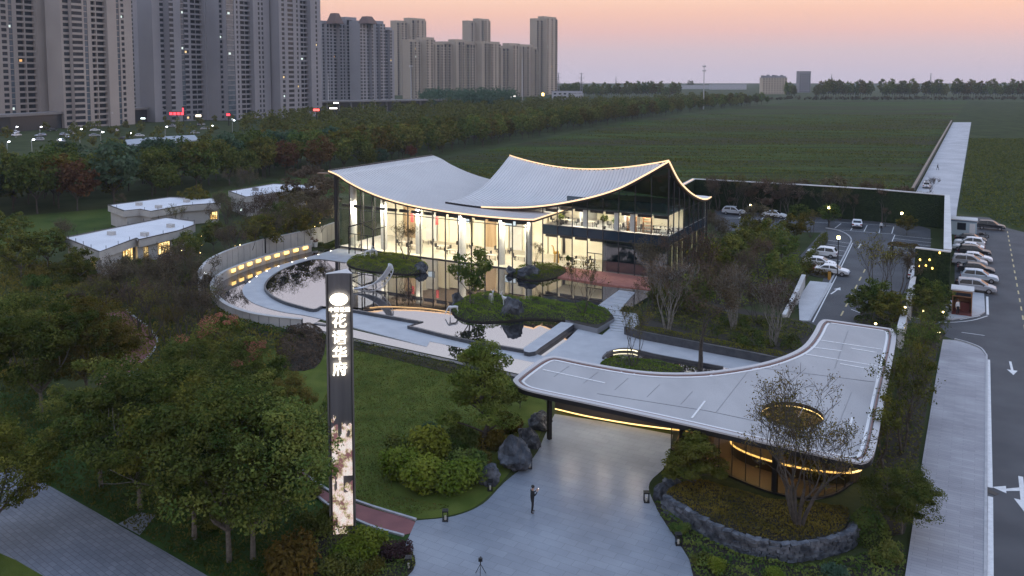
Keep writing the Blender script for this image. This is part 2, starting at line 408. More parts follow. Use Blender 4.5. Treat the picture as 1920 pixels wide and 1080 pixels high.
rb = roof_sheet('roof', [[B(U1+(U2-U1)*i/nB, V1+(V2-V1)*j/nB, zB(U1+(U2-U1)*i/nB, V1+(V2-V1)*j/nB)) for j in range(nB+1)] for i in range(nB+1)], nB, nB, 0.42, pav)
rb['label'] = 'right roof, saddle shaped with two raised corners'
s_ = MB(); u = U1 + 0.3
while u < U2:
    a = (u-U1)/(U2-U1); ve = V1 + (V2-V1)*(1-a); nn = max(3, int(16*(1-a)))
    path = [B(u, V1+(ve-V1)*i/nn, zB(u, V1+(ve-V1)*i/nn)+0.035) for i in range(nn+1)]
    for p, q in zip(path, path[1:]): s_.bar(p, q, 0.06, 0.06)
    u += 0.62
s_.build('standing_seams', M_seam, rb, kind='stuff')
def led(path, r=0.075, name='light_strip', m=None, parent=pav): return MB().tube(path, r, 6).build(name, m or M_led, parent)
led([B(A0+(A1-A0)*i/60, AV0-0.06, zA(A0+(A1-A0)*i/60)-0.05) for i in range(61)], 0.1)
led([B(A1+0.05, AV0+(9.0)*i/4, zA(A1)-0.05) for i in range(5)], 0.1)
led([B(24+(U2-24)*i/50, V1-0.06, itp(FB, 24+(U2-24)*i/50)-0.04) for i in range(51)], 0.1)
led([B(U2+0.05, V1+(V2-V1)*i/30, itp(SB_, V1+(V2-V1)*i/30)-0.04) for i in range(31)], 0.1)
led([B(U2-(U2-U1)*i/40, V2-(V2-V1)*(1-i/40), zB(U2-(U2-U1)*i/40, V2-(V2-V1)*(1-i/40))+0.10) for i in range(41)], 0.08)
MB().bar(B(A0,AV0,12.12), B(A0,AV1,12.12), 0.25, 0.16).build('ridge_cap', M_dark, pav)
MB().bar(B(-5.2,1.2,11.2), B(-1,1.2,11.35), 0.5, 0.16).build('eave_beam', M_soffit, pav)

# main hall: frame, panes, inside
def zsA(u): return zA(u) - 0.45
NB = 15; UM = 33.6; dU = UM/NB
for i in range(NB+1):
    u = i*dU
    MB().bar(B(u,0,-0.4), B(u,0,zsA(u)), 0.10, 0.20, up=V).build('mullion', M_mull, pav)
MB().bar(B(0,0,6.1), B(UM,0,6.1), 0.14, 0.10).build('transom', M_mull, pav)
MB().bar(B(0,-0.05,0.02), B(UM,-0.05,0.02), 0.24, 0.2).build('sill_beam', M_mull, pav)
DOOR = (2, 3)
for i in range(NB):
    a, b = i*dU+0.05, (i+1)*dU-0.05
    if i not in DOOR:
        MB().add([B(a,0,0.12),B(b,0,0.12),B(b,0,6.05),B(a,0,6.05)], [(0,1,2,3)]).build('pane', M_glass, pav)
    MB().add([B(a,0,6.15),B(b,0,6.15),B(b,0,zsA(b)-.05),B(a,0,zsA(a)-.05)], [(0,1,2,3)]).build('pane', M_glass, pav)
# return wall of the hall at u = UM back to the wing, left end wall
for v0, v1 in ((0.05,2.3),(2.4,4.75)):
    MB().add([B(UM,v0,0.12),B(UM,v1,0.12),B(UM,v1,6.9),B(UM,v0,6.9)], [(0,1,2,3)]).build('pane', M_glass, pav)
MB().bar(B(UM,4.8,0), B(UM,4.8,7), 0.16, 0.16).build('mullion', M_mull, pav)
for k in range(9):
    v0 = k*3.0+0.1; v1 = v0+2.8
    MB().add([B(0,v0,0.12),B(0,v1,0.12),B(0,v1,11.2),B(0,v0,11.2)], [(3,2,1,0)]).build('pane', M_glass, pav)
    MB().bar(B(0,v1+0.1,0), B(0,v1+0.1,11.3), 0.1, 0.2).build('mullion', M_mull, pav)
MB().bar(B(-0.35,-0.2,-0.4), B(-0.35,-0.2,11.3), 0.45, 0.45).build('corner_post', M_dark, pav)
fl = MB(); fl.hexa([B(0.05,0.12,-0.3),B(UM,0.12,-0.3),B(UM,26.5,-0.3),B(0.05,26.5,-0.3),B(0.05,0.12,0.06),B(UM,0.12,0.06),B(UM,26.5,0.06),B(0.05,26.5,0.06)])
fl.build('hall_floor', M_floor_in, pav)
M_inpan = mat('stone feature wall', (0.60,0.53,0.40), 0.5, col2=(0.74,0.68,0.55), scale=0.8, stretch=(1,1,0.15))
M_slat = mat('timber slat wall', (0.30,0.20,0.11), 0.5, col2=(0.46,0.33,0.20), scale=2.5, stretch=(1,1,0.05))
BWV = 11.0
for i in range(15):
    a, b = i*dU+0.06, (i+1)*dU-0.06; d = 0.25 if i % 3 == 1 else 0.0
    MB().hexa([B(a,BWV-d,0.06),B(b,BWV-d,0.06),B(b,BWV+0.4,0.06),B(a,BWV+0.4,0.06),B(a,BWV-d,zsA((a+b)/2)-.1),B(b,BWV-d,zsA((a+b)/2)-.1),B(b,BWV+.4,zsA((a+b)/2)-.1),B(a,BWV+.4,zsA((a+b)/2)-.1)]).build('inner_wall_panel', (M_cream, M_inpan, M_slat, M_cream, M_offwhite, M_inpan, M_cream)[i % 7], pav)
for k, u in enumerate((1.6, 7.6, 14.2, 22.0, 28.6, 33.0)):
    MB().lathe([(0.5,0.06),(0.5,zsA(u))], B(u,1.7,0)-Vector((0,0,0)), 16).build('round_column', M_offwhite, pav, sm=False)
def light_bar(u0, u1, v, z, m):  # added lights, hidden from outside, that brighten the rooms
    "added hidden light inside the glass, aimed inwards; a dark shield blocks its back"
    h = MB().hexa([B(u0,v-.06,z-.22),B(u1,v-.06,z-.22),B(u1,v,z-.18),B(u0,v,z-.18),B(u0,v-.06,z+.2),B(u1,v-.06,z+.2),B(u1,v+.25,z+.2),B(u0,v+.25,z+.2)]).build('light_shield', M_mull, pav)
    MB().add([B(u0+.03,v+.012,z-.15),B(u1-.03,v+.012,z-.15),B(u1-.03,v+.235,z+.15),B(u0+.03,v+.235,z+.15)], [(0,1,2,3)]).build('hidden_light', m, h)
for i in range(NB): light_bar(i*dU+.25, (i+1)*dU-.25, 0.55, min(6.55, zsA(i*dU)-.35, zsA((i+1)*dU)-.35), M_ceil)
# entrance vestibule: a gabled glass porch standing out of the front
vb = MB()
a, b = 2*dU, 4*dU+0.3; f = -2.9
for (u, z) in ((a,4.0),(b,4.0)): 
    vb.bar(B(u,f,-0.1),B(u,f,z),0.14,0.14).bar(B(u,f,z),B(u,0,z),0.14,0.14)
mid = (a+b)/2
vb.bar(B(a,f,4.0),B(mid,f,4.75),0.14,0.14).bar(B(mid,f,4.75),B(b,f,4.0),0.14,0.14).bar(B(mid,f,4.75),B(mid,0,4.75),0.14,0.14).bar(B(a,f,3.0),B(b,f,3.0),0.1,0.1)
for u in (a+1.2, b-1.2): vb.bar(B(u,f,0),B(u,f,3.0),0.1,0.1)
por = vb.build('porch_frame', M_black, pav)
for q in ([B(a,f,0),B(a,0,0),B(a,0,4),B(a,f,4)], [B(b,f,0),B(b,0,0),B(b,0,4),B(b,f,4)], [B(a,f,4),B(mid,f,4.75),B(mid,0,4.75),B(a,0,4)], [B(mid,f,4.75),B(b,f,4),B(b,0,4),B(mid,0,4.75)], [B(a,f,0.05),B(a+1.2,f,.05),B(a+1.2,f,3),B(a,f,3)], [B(b-1.2,f,.05),B(b,f,.05),B(b,f,3),B(b-1.2,f,3)]):
    MB().add(q, [(0,1,2,3)]).build('porch_pane', M_glass, por)

# wing: two storeys of dark and lit glass under the saddle roof
WV = 4.82; W0, W1 = UM, 52.1; NW = 8; dW = (W1-W0)/NW
def zsB(u): return itp(FB, u) - 0.45
for i in range(NW+1):
    u = W0 + i*dW
    MB().bar(B(u,WV,-0.1), B(u,WV,zsB(u)), 0.09, 0.16, up=V).build('mullion', M_mull, pav)
for z in (4.45, 5.8, 8.45):
    u1 = W1
    u0 = W0 if z < 8 else 36.2
    MB().bar(B(u0,WV-0.02,z), B(u1,WV-0.02,z), 0.12, 0.10).build('transom', M_mull, pav)
M_navy = mat('dark blue spandrel', (0.022,0.038,0.062), 0.12)
M_dpanel = mat('painted teal gloom', (0.075,0.11,0.135), 0.5)  # teal tone stands in for dim rooms and reflected sky in the glass
for i in range(NW):
    a, b = W0+i*dW+0.05, W0+(i+1)*dW-0.05
    q = lambda z0, z1a, z1b=None: [B(a,WV,z0),B(b,WV,z0),B(b,WV,z1b if z1b else z1a),B(a,WV,z1a)]
    MB().add(q(0.1,4.4), [(0,1,2,3)]).build('pane', M_glass if i < 4 else M_dglass, pav)
    MB().add(q(4.5,5.75), [(0,1,2,3)]).build('spandrel_panel', M_navy, pav)
    t = min(8.4, min(zsB(a), zsB(b)))
    MB().add(q(5.85, t), [(0,1,2,3)]).build('pane', M_glass, pav)
    if zsB(b) > 8.6: MB().add(q(max(8.5, 0), max(zsB(a)-.05, 8.52), zsB(b)-.05), [(0,1,2,3)]).build('pane', M_dglass, pav)
    if i in (2, 4, 5): # white blinds in some second floor bays
        MB().hexa([B(b-0.75,WV+.25,5.9),B(b-.05,WV+.25,5.9),B(b-.05,WV+.3,5.9),B(b-.75,WV+.3,5.9),B(b-.75,WV+.25,8.3),B(b-.05,WV+.25,8.3),B(b-.05,WV+.3,8.3),B(b-.75,WV+.3,8.3)]).build('blind', M_white, pav)
def slab(u0,u1,v0,v1,z0,z1,name,m): return MB().hexa([B(u0,v0,z0),B(u1,v0,z0),B(u1,v1,z0),B(u0,v1,z0),B(u0,v0,z1),B(u1,v0,z1),B(u1,v1,z1),B(u0,v1,z1)]).build(name, m, pav)
slab(W0+0.05,W1-0.1,WV+0.15,21.5,-0.3,0.05,'wing_floor',M_floor_in)
slab(W0+0.05,W1-0.15,WV+0.2,21.5,4.5,5.75,'upper_floor',M_offwhite)
slab(36.4,W1-0.2,WV+0.2,12.0,8.5,8.6,'upper_ceiling',M_offwhite)
slab(W0+0.1,W1-0.3,12.0,12.2,0.05,4.5,'inner_wall',M_cream); slab(W0+0.1,W1-0.3,12.0,12.2,5.75,8.5,'inner_wall',M_cream)
slab(W0+4*dW,W0+4*dW+0.2,WV+0.2,12.0,0.05,4.5,'inner_wall',M_cream)
slab(W0+4*dW+.3,W1-.6,WV+0.6,WV+.7,0.05,4.5,'gloom_panel',M_dpanel)  # added panel, its dark colour stands in for an unlit room
for u in (W0+2.2*dW, W0+5.1*dW): slab(u,u+0.15,WV+1.5,12.0,5.75,8.5,'inner_wall',M_offwhite)
slab(37.0,W1-.6,WV+0.8,WV+0.9,8.65,10.0,'gloom_panel',M_dpanel)
for i in range(4): light_bar(W0+i*dW+.2, W0+(i+1)*dW-.2, WV+.5, 4.2, M_hidlightw)
for i in range(NW): light_bar(W0+i*dW+.2, W0+(i+1)*dW-.2, WV+.5, min(8.2, zsB(W0+i*dW)-.3), M_hidlightw)
# side wall of the wing
NS = 8; dS = (22.6-WV)/NS
for i in range(NS+1):
    v = WV + i*dS
    MB().bar(B(W1,v,-0.1), B(W1,v,itp(SB_, v)-0.45), 0.09, 0.16).build('mullion', M_mull, pav)
for i in range(NS):
    a, b = WV+i*dS+0.05, WV+(i+1)*dS-0.05
    for z0, z1a, z1b, m_ in ((0.1,4.4,4.4,M_dglass),(4.5,5.75,5.75,M_navy),(5.85,8.4,8.4,M_dglass if i not in (0,1,2) else M_glass),(8.5,itp(SB_,a)-.5,itp(SB_,b)-.5,M_dglass)):
        if z1b > z0+.1: MB().add([B(W1,a,z0),B(W1,b,z0),B(W1,b,z1b),B(W1,a,z1a)], [(0,1,2,3)]).build('pane' if z0 != 4.5 else 'spandrel_panel', m_, pav)
    if i in (1, 2, 3, 5, 6): MB().hexa([B(W1-.3,a+.2,0.3),B(W1-.25,a+.2,0.3),B(W1-.25,a+.8,.3),B(W1-.3,a+.8,.3),B(W1-.3,a+.2,4.2),B(W1-.25,a+.2,4.2),B(W1-.25,a+.8,4.2),B(W1-.3,a+.8,4.2)]).build('lit_window', M_warmwin, pav)
MB().bar(B(W1,WV,0.0), B(W1,22.6,0.0), 0.3, 0.3).build('sill_beam', M_conc, pav)
# rear walls so that the building is closed
slab(0.1,W0,26.6,26.8,0,7.0,'rear_wall',M_offwhite); slab(W0,W1,21.6,21.8,0,8.2,'rear_wall',M_offwhite)
# ------------------------------------------------------------------ ground, field, roads
def struct(name, mb, m, **k):
    o = mb.build(name, m); o['kind'] = 'structure'
    return o
struct('ground', MB().sheet([Vector((-2500,-200,-0.03)),Vector((2500,-200,-0.03)),Vector((2500,2600,-0.03)),Vector((-2500,2600,-0.03))]), M_ground)
M_field = mat('crop field', (0.026,0.038,0.012), 0.95, col2=(0.058,0.092,0.022), scale=1.0, detail=12, stretch=(0.016,0.22,0.05,-TH), bump=0.8, bscale=40, spec=0.05, lo=0.40, hi=0.60)
t = M_field.node_tree; bs = t.nodes['Principled BSDF']; old = bs.inputs['Base Color'].links[0].from_socket
g = t.nodes.new('ShaderNodeNewGeometry'); mp = t.nodes.new('ShaderNodeMapping'); mp.inputs['Rotation'].default_value = (0,0,-TH); mp.inputs['Scale'].default_value = (0.004,0.028,0.01); t.links.new(g.outputs['Position'], mp.inputs[0])
nz = t.nodes.new('ShaderNodeTexNoise'); nz.inputs['Scale'].default_value = 1.0; nz.inputs['Detail'].default_value = 7; t.links.new(mp.outputs[0], nz.inputs['Vector'])
rp = t.nodes.new('ShaderNodeValToRGB'); rp.color_ramp.elements[0].position = 0.46; rp.color_ramp.elements[0].color = (0,0,0,1); rp.color_ramp.elements[1].position = 0.62; rp.color_ramp.elements[1].color = (1,1,1,1); t.links.new(nz.outputs['Fac'], rp.inputs[0])
mx = t.nodes.new('ShaderNodeMixRGB'); mx.inputs[2].default_value = (0.044,0.042,0.022,1); t.links.new(rp.outputs[0], mx.inputs[0]); t.links.new(old, mx.inputs[1]); t.links.new(mx.outputs[0], bs.inputs['Base Color'])
M_rough = mat('rough field', (0.022,0.034,0.012), 0.95, col2=(0.046,0.062,0.022), scale=0.12, detail=10, bump=0.8, bscale=1.5, spec=0.05)
fld = PL([(600,352),(700,322),(900,284),(1180,229),(1330,210),(1400,200),(1480,191.5),(1560,189.5),(1920,189.5),(2300,192)]) + [P(2600,230), P(1920,200)*1.0]
# one field left of the causeway, one right of it
struct('field', MB().sheet(PL([(560,362),(700,322),(900,284),(1180,229),(1330,210),(1400,200),(1480,192),(1600,189.5),(1815,189.5),(1786,229),(1712,362),(1560,405),(1300,405)], -0.015)), M_field)
struct('rough_field', MB().sheet(PL([(1815,189.5),(1786,228.6),(1712,362),(1700,395),(1796,400),(1850,406),(1895,428),(2060,470),(3200,470),(3200,330),(2300,200)], -0.02)), M_rough)
M_causeway = mat('concrete causeway', (0.36,0.36,0.38), 0.8, col2=(0.47,0.47,0.49), scale=0.15, detail=9, bump=0.1, bscale=6)
struct('causeway', MB().sheet(PL([(1716,362),(1787,229.2),(1821,229.2),(1794,395),(1792,420),(1700,420)], 0.0)), M_causeway)
t = thing('causeway_parapet', 'low dark parapet along the left side of the concrete causeway', 'parapet', P(1745,300))
MB().wall([P(1711,362),P(1730,327),P(1757,278),P(1784,229.5)], 0.5, 0, 1.1).build('parapet_wall', mat('dark green netting', (0.02,0.03,0.028), 0.8), t)
MB().wall([P(1711,362),P(1730,327),P(1757,278),P(1784,229.5)], 0.6, 1.1, 1.2).build('rail', M_dark, t)

struct('lawn', MB().sheet(PS([(560,640),(660,640),(880,690),(1010,740),(1020,800),(960,880),(905,940),(850,965),(775,972),(700,955),(560,880),(470,830),(430,700)], -0.008, 4, True)), M_grass)
struct('wayside_lawn', MB().sheet(PL([(-300,700),(250,760),(560,880),(700,960),(770,1000),(700,1100),(430,1130),(390,1080),(22,872),(-300,700)], -0.018)), mat('dark verge grass', (0.026,0.056,0.012), 0.95, col2=(0.042,0.080,0.020), scale=0.6, detail=9, bump=0.6, bscale=8, spec=0.1))  # verge grass darker and greener than the lawn

M_drive = bpy.data.materials.new('granite slab drive'); M_drive.use_nodes = True
def slabmat(m, c1, c2, cm, bw, rh, ang, rough=0.42, mort=0.012, off=0.5):
    t = m.node_tree; b = t.nodes['Principled BSDF']; g = t.nodes.new('ShaderNodeNewGeometry'); mp = t.nodes.new('ShaderNodeMapping'); mp.inputs['Rotation'].default_value = (0,0,ang)
    t.links.new(g.outputs['Position'], mp.inputs[0]); br = t.nodes.new('ShaderNodeTexBrick'); t.links.new(mp.outputs[0], br.inputs[0]); br.offset = off
    br.inputs['Color1'].default_value = (*c1,1); br.inputs['Color2'].default_value = (*c2,1); br.inputs['Mortar'].default_value = (*cm,1)
    br.inputs['Scale'].default_value = 1.0; br.inputs['Mortar Size'].default_value = mort; br.inputs['Brick Width'].default_value = bw; br.inputs['Row Height'].default_value = rh; br.inputs['Bias'].default_value = 0.0
    nz = t.nodes.new('ShaderNodeTexNoise'); nz.inputs['Scale'].default_value = 0.3; nz.inputs['Detail'].default_value = 9; t.links.new(g.outputs['Position'], nz.inputs['Vector'])
    rp = t.nodes.new('ShaderNodeValToRGB'); rp.color_ramp.elements[0].position = 0.3; rp.color_ramp.elements[0].color = (0.72,0.72,0.74,1); rp.color_ramp.elements[1].position = 0.7; rp.color_ramp.elements[1].color = (1.08,1.08,1.08,1); t.links.new(nz.outputs['Fac'], rp.inputs[0])
    mx = t.nodes.new('ShaderNodeMixRGB'); mx.blend_type = 'MULTIPLY'; mx.inputs[0].default_value = 1; t.links.new(br.outputs['Color'], mx.inputs[1]); t.links.new(rp.outputs[0], mx.inputs[2])
    t.links.new(mx.outputs[0], b.inputs['Base Color']); b.inputs['Roughness'].default_value = rough
    return m
M_road2 = bpy.data.materials.new('grey block road'); M_road2.use_nodes = True
slabmat(M_road2, (0.17,0.187,0.222), (0.215,0.232,0.27), (0.12,0.13,0.155), 0.6, 0.3, -TH+R(8), 0.55, 0.02)
struct('side_road', MB().sheet(PL([(22,872),(120,926),(250,1000),(390,1080),(520,1155),(300,1250),(-500,1250),(-500,1100),(-60,925)], -0.004)), M_road2)
struct('road_verge', MB().sheet(PL([(-40,1020),(30,1050),(90,1085),(140,1115),(-40,1200)], 0.004)), M_grass)
struct('side_path', MB().sheet(PL([(222,982),(262,960),(292,966),(262,1003)], -0.001)), M_road2)
rp_ = PS([(205,720),(238,685),(268,650),(262,625),(232,600),(215,585)], 0.0, 6)
struct('meadow', MB().sheet(PL([(-60,480),(-60,416),(60,403),(200,391),(330,375),(430,355),(540,337),(615,322),(630,345),(600,385),(420,400),(200,432),(100,470)], -0.022)), mat('meadow grass', (0.040,0.068,0.014), 0.95, col2=(0.075,0.100,0.024), scale=0.15, detail=10, bump=0.6, bscale=5, spec=0.1))
struct('red_path', MB().strip(rp_, 2.3, 0.0), M_redpath)
struct('red_path_kerb', MB().wall(offset(rp_, 1.25), 0.18, -0.02, 0.08), M_kerb)
struct('red_path_lower', MB().sheet(PS([(545,860),(600,915),(680,948),(778,978),(757,1003),(690,982),(618,945),(560,895)], 0.0, 4, True)), M_redpath)
for pp in ([(545,858),(600,911),(680,944),(780,975)], [(757,1005),(690,985),(618,949),(560,899)]):
    struct('red_path_kerb', MB().wall(PS(pp, 0, 5), 0.16, -0.02, 0.09), M_kerb)
# forecourt drive
drive = PS([(780,976),(850,968),(905,945),(945,905),(1000,858),(1022,815),(1040,776)], 0.004, 4) + PL([(1130,790),(1262,815)], 0.004) + PS([(1262,815),(1250,870),(1218,905),(1225,940),(1262,1000),(1305,1070),(1370,1180)], 0.004, 4) + PL([(640,1180),(735,1075),(765,1010)], 0.004)
slabmat(M_drive, (0.215,0.24,0.28), (0.25,0.275,0.315), (0.15,0.165,0.19), 1.2, 0.6, -TH, 0.36)
struct('forecourt', MB().sheet(drive), M_drive)
# sidewalk along the road with kerb
M_side = bpy.data.materials.new('granite strip sidewalk'); M_side.use_nodes = True
slabmat(M_side, (0.30,0.30,0.325), (0.36,0.36,0.385), (0.22,0.22,0.24), 1.5, 0.30, -TH, 0.6)
struct('sidewalk', MB().prism(PL([(1645,1300),(1846,1300),(1849,668)], 0.1) + PS([(1849,668),(1838,655),(1815,645),(1790,638),(1768,637)], 0.1, 4) + PL([(1758,690),(1730,860),(1697,1080)], 0.1), -0.02, 0.12), M_side)
struct('sidewalk_kerb', MB().wall([P(1847,1300),P(1847.5,1080),P(1850,668)] + PS([(1850,668),(1838.5,654),(1815,644),(1790,637)], 0, 4)[1:], 0.16, -0.02, 0.15), M_kerb)
struct('road', MB().sheet(PL([(1846,1400),(1850,660),(1770,630),(1660,640),(1650,600),(1700,585),(1790,560),(1790,432),(1800,405),(1855,408),(1890,428),(2060,470),(2400,560),(2800,1400)], -0.012)), M_asphalt)
struct('car_park', MB().sheet(PL([(1513,603),(1600,640),(1700,642),(1712,600),(1745,470),(1745,430),(1690,412),(1340,392),(1340,432),(1540,436),(1500,480),(1548,512)], -0.010)), M_asphalt)
def mark(pts, name='road_marking', m=None, z=0.0): return struct(name, MB().sheet([Vector((p.x,p.y,z)) for p in pts]), m or M_paint)
def line(a, b, w=0.15, name='road_marking', m=None, z=0.0): return struct(name, MB().strip([P(*a), P(*b)], w, z), m or M_paint)
line((1857.5,1300),(1857,931),0.3); line((1856.5,914),(1853,674),0.3)
struct('gutter_grate', MB().box(P(1856.5,922,-0.01), 0.5, 0.9, 0.012, -TH), M_black)
Y0, Y1 = P(1888.5,432), P(1926,640); L_ = (Y1-Y0).length; D_ = (Y1-Y0).normalized(); s = 1.0
while s < L_*2.2:
    struct('centre_line_dash', MB().strip([Y0 + D_*s, Y0 + D_*(s+1.9)], 0.16, 0.0), M_yellow); s += 4.1
def arrow(c, rz, kind):
    m = MB(); c = Vector(c); X = Vector((math.cos(rz), math.sin(rz), 0)); Yd = Vector((-math.sin(rz), math.cos(rz), 0))
    q = lambda x, y: c + X*x + Yd*y
    if kind == 'straight':
        m.sheet([q(-.1,-2.0),q(.1,-2.0),q(.1,.6),q(-.1,.6)]); m.sheet([q(-.42,.602),q(.42,.602),q(0,2.0)])
    else:
        m.sheet([q(-.14,-2.6),q(.14,-2.6),q(.14,1.0),q(-.14,1.0)]); m.sheet([q(-.5,1.002),q(.5,1.002),q(0,2.6)])
        m.sheet([q(.142,-.8),q(.9,-.2),q(.9,.15),q(.142,-.3)]); m.sheet([q(.902,.5),q(.902,-.6),q(1.7,.0)])
    o = m.build('road_arrow', M_paint); o['kind'] = 'structure'
arrow(P(1897,690), PI+TH+R(2), 'straight'); arrow(P(1917,925), PI+TH, 'turn')
# car park lines
struct('car_park_kerb', MB().wall(PS([(1517,603),(1540,560),(1570,505),(1592,462),(1596,450),(1588,440),(1570,432),(1548,428)], 0, 4), 0.2, -0.02, 0.13), M_kerb)
line((1524,604),(1575,505),0.14); line((1575,505),(1599,455),0.14)
for a, b in (((1535,448),(1593,456)),((1528,454),(1589,463)),((1522,461),(1585,471)),((1515,469),(1581,480)),((1508,478),(1577,489)),
             ((1577,419),(1565,428)),((1602,420),(1595,432)),((1626,422),(1620,434)),((1652,424),(1648,437)),((1676,425),(1672,438)),((1565,416),(1680,424)),((1562,430),(1676,439)),
             ((1676,441),(1748,448)),((1675,447),(1746,455)),((1673,454),(1745,461)),((1671,462),(1742,470)),((1668,470),(1738,478)),((1665,478),(1736,487)),((1678,440),(1660,482)),
             ((1360,408),(1555,418)),((1400,399),(1385,409)),((1440,400),(1428,411)),((1480,402),(1470,413)),((1520,404),(1512,415)),
             ((1697,593),(1760,603)),((1800,599),(1838,592)),((1803,623),(1846,629)),((1596,580),(1628,592)),((1628,592),(1640,606))): line(a, b, 0.13)
for k, (y0, y1) in enumerate(((505,511),(519,526),(534,542),(551,558),(567,575),(583,592))):
    x0 = 1622 - (y0-505)*0.52; x1 = 1622 - (y1-505)*0.52; line((x0,y0),(x1,y1),0.17,'lane_dash',M_yellow)
arrow(P(1567,545), TH-R(8), 'straight'); arrow(P(1612,461), TH, 'straight')
struct('entry_pavement', MB().prism(PL([(1499,602),(1519,603),(1560,532),(1519,528),(1497,560)]), -0.02, 0.10), M_path)
# guard pad with kerb
pad = PL([(1770,598),(1770,566),(1788,545),(1845,552),(1847,586)]) + PS([(1847,586),(1835,592),(1810,596),(1785,600)], 0, 3)
struct('guard_pad', MB().prism(pad, -0.02, 0.13), M_path)
line((1851,556),(1852,590),0.25); struct('road_marking', MB().strip(PS([(1852,592),(1825,600),(1790,604),(1760,604)],0,4), 0.14, 0.0), M_paint)

# ------------------------------------------------------------------ garden: pools, paths, walls
ZP = 0.40
outer = [(640,464),(620,470),(597,476.5),(573,483),(548,490),(522,498),(500,507),(481,517),(468,527),(456.7,537),(455,547.7),(462,558.4),(475.5,568),(499.6,577),(532,585),(569.5,590.7),(603,598)]
inner = [(650,492),(596,486.5),(564,492.6),(532,504.7),(510,518),(498,531.6),(498,542),(510,554),(532,565),(559,573),(588,580)]
walk = PS(outer, 0.1, 4) + PL([(800,650),(806,640),(1003,680),(1120,704),(1300,740),(1480,740),(1475,690),(1330,650),(1210,622),(1150,610),(1129,628),(1078,614),(1005,664),(985,660),(765,615),(790,606),(662,584),(603,578)], 0.1) + list(reversed(PS(inner, 0.1, 4))) + PL([(735,490),(760,480)], 0.1)
struct('garden_walk', MB().prism(walk, -0.02, 0.10), M_path)
base = B(UM, -0.1)
pool1 = PS(inner[1:], ZP, 4)
p1 = pool1 + PL([(603,574),(690,578),(722.5,574.5),(763,576),(803,578.6),(850,588),(1000,590),(1130,570),(1200,556),(1222,552),(1222,545),(1130,537),(1040,522)], ZP) + [B(37,WV+.3), B(UM,WV+.3), B(UM-.2,.2), B(7.8,.2)] + PL([(735,489),(650,492)], ZP)
for q in p1: q.z = ZP
struct('upper_pool_water', MB().sheet(p1), M_water)
rim1 = PS([(648,492.6)] + inner[1:], 0, 4) + PL([(603,574),(606,572),(603,577),(662,581)], 0)
rim1 = PS([(648,493)] + inner[1:] + [(603,574)], ZP, 4)
t = thing('pool_border', 'dark stone rim curving round the upper round pool', 'pool rim', P(530,560)); MB().wall(rim1, 0.22, 0.0, ZP+0.05).build('rim_wall', M_darkstone, t)
pool2 = PL([(664,581),(693,577),(722.5,574.5),(763,576),(803,578.6),(850,588),(1000,586),(1062,603),(983,655),(941,648),(887,639),(834,627),(766,610),(792,603)], 0.36)
struct('lower_pool_water', MB().sheet(pool2), M_water)
t = thing('pool_border', 'dark stone front rim of the long lower pool with a notch at its left', 'pool rim', P(850,630))
MB().wall(PL([(660,580),(792,603.5),(766,610.5),(834,627.5),(887,639.5),(941,648.5),(985,656)], 0.42), 0.3, 0.0, 0.44).build('rim_wall', M_darkstone, t)
led(PS([(693,577),(722.5,574.5),(763,576),(803,578.6),(845,585)], 0.42, 4), 0.03, 'light_strip', emission('dim warm line', (1.0,0.62,0.3), 1.2), t)
t = thing('pool_coping', 'broad pale stone coping along the right edge of the lower pool', 'pool coping', P(1040,640))
MB().prism(PL([(1052,604),(1078,606.5),(1045,630),(1013,652),(1004,659),(992,661),(983,659),(981,653)], 0.5), 0, 0.52, m=0, mside=1).build('coping_slab', [M_path, M_darkstone], t)
struct('edge_channel_water', MB().sheet(PL([(1006,664),(1046,634),(1076,612),(1088,613),(1060,640),(1020,668)], 0.106)), M_water)
# lower mirror strip along the lawn
low = PL([(562,598),(603,605),(800,651.5),(806,641.5),(1003,681),(1120,706),(1090,728),(973,702),(860,676.4),(780,659),(662,633.6),(569.5,613.5)], 0.07)
struct('mirror_strip_water', MB().prism(low, -0.02, 0.115), M_water)
t = thing('retaining_edge', 'long dark retaining edge between the mirror strip of water and the lawn', 'retaining edge', P(780,665))
MB().wall(PL([(566,616),(662,637.3),(780,663),(860,680.5),(973,706),(1090,733)], 0.1), 0.55, -0.05, 0.13).build('edge_wall', M_darkstone, t)
MB().bar(P(590,606.5,.12), P(612,610,.12), 0.5, 0.12).build('water_bar', M_darkstone, t)
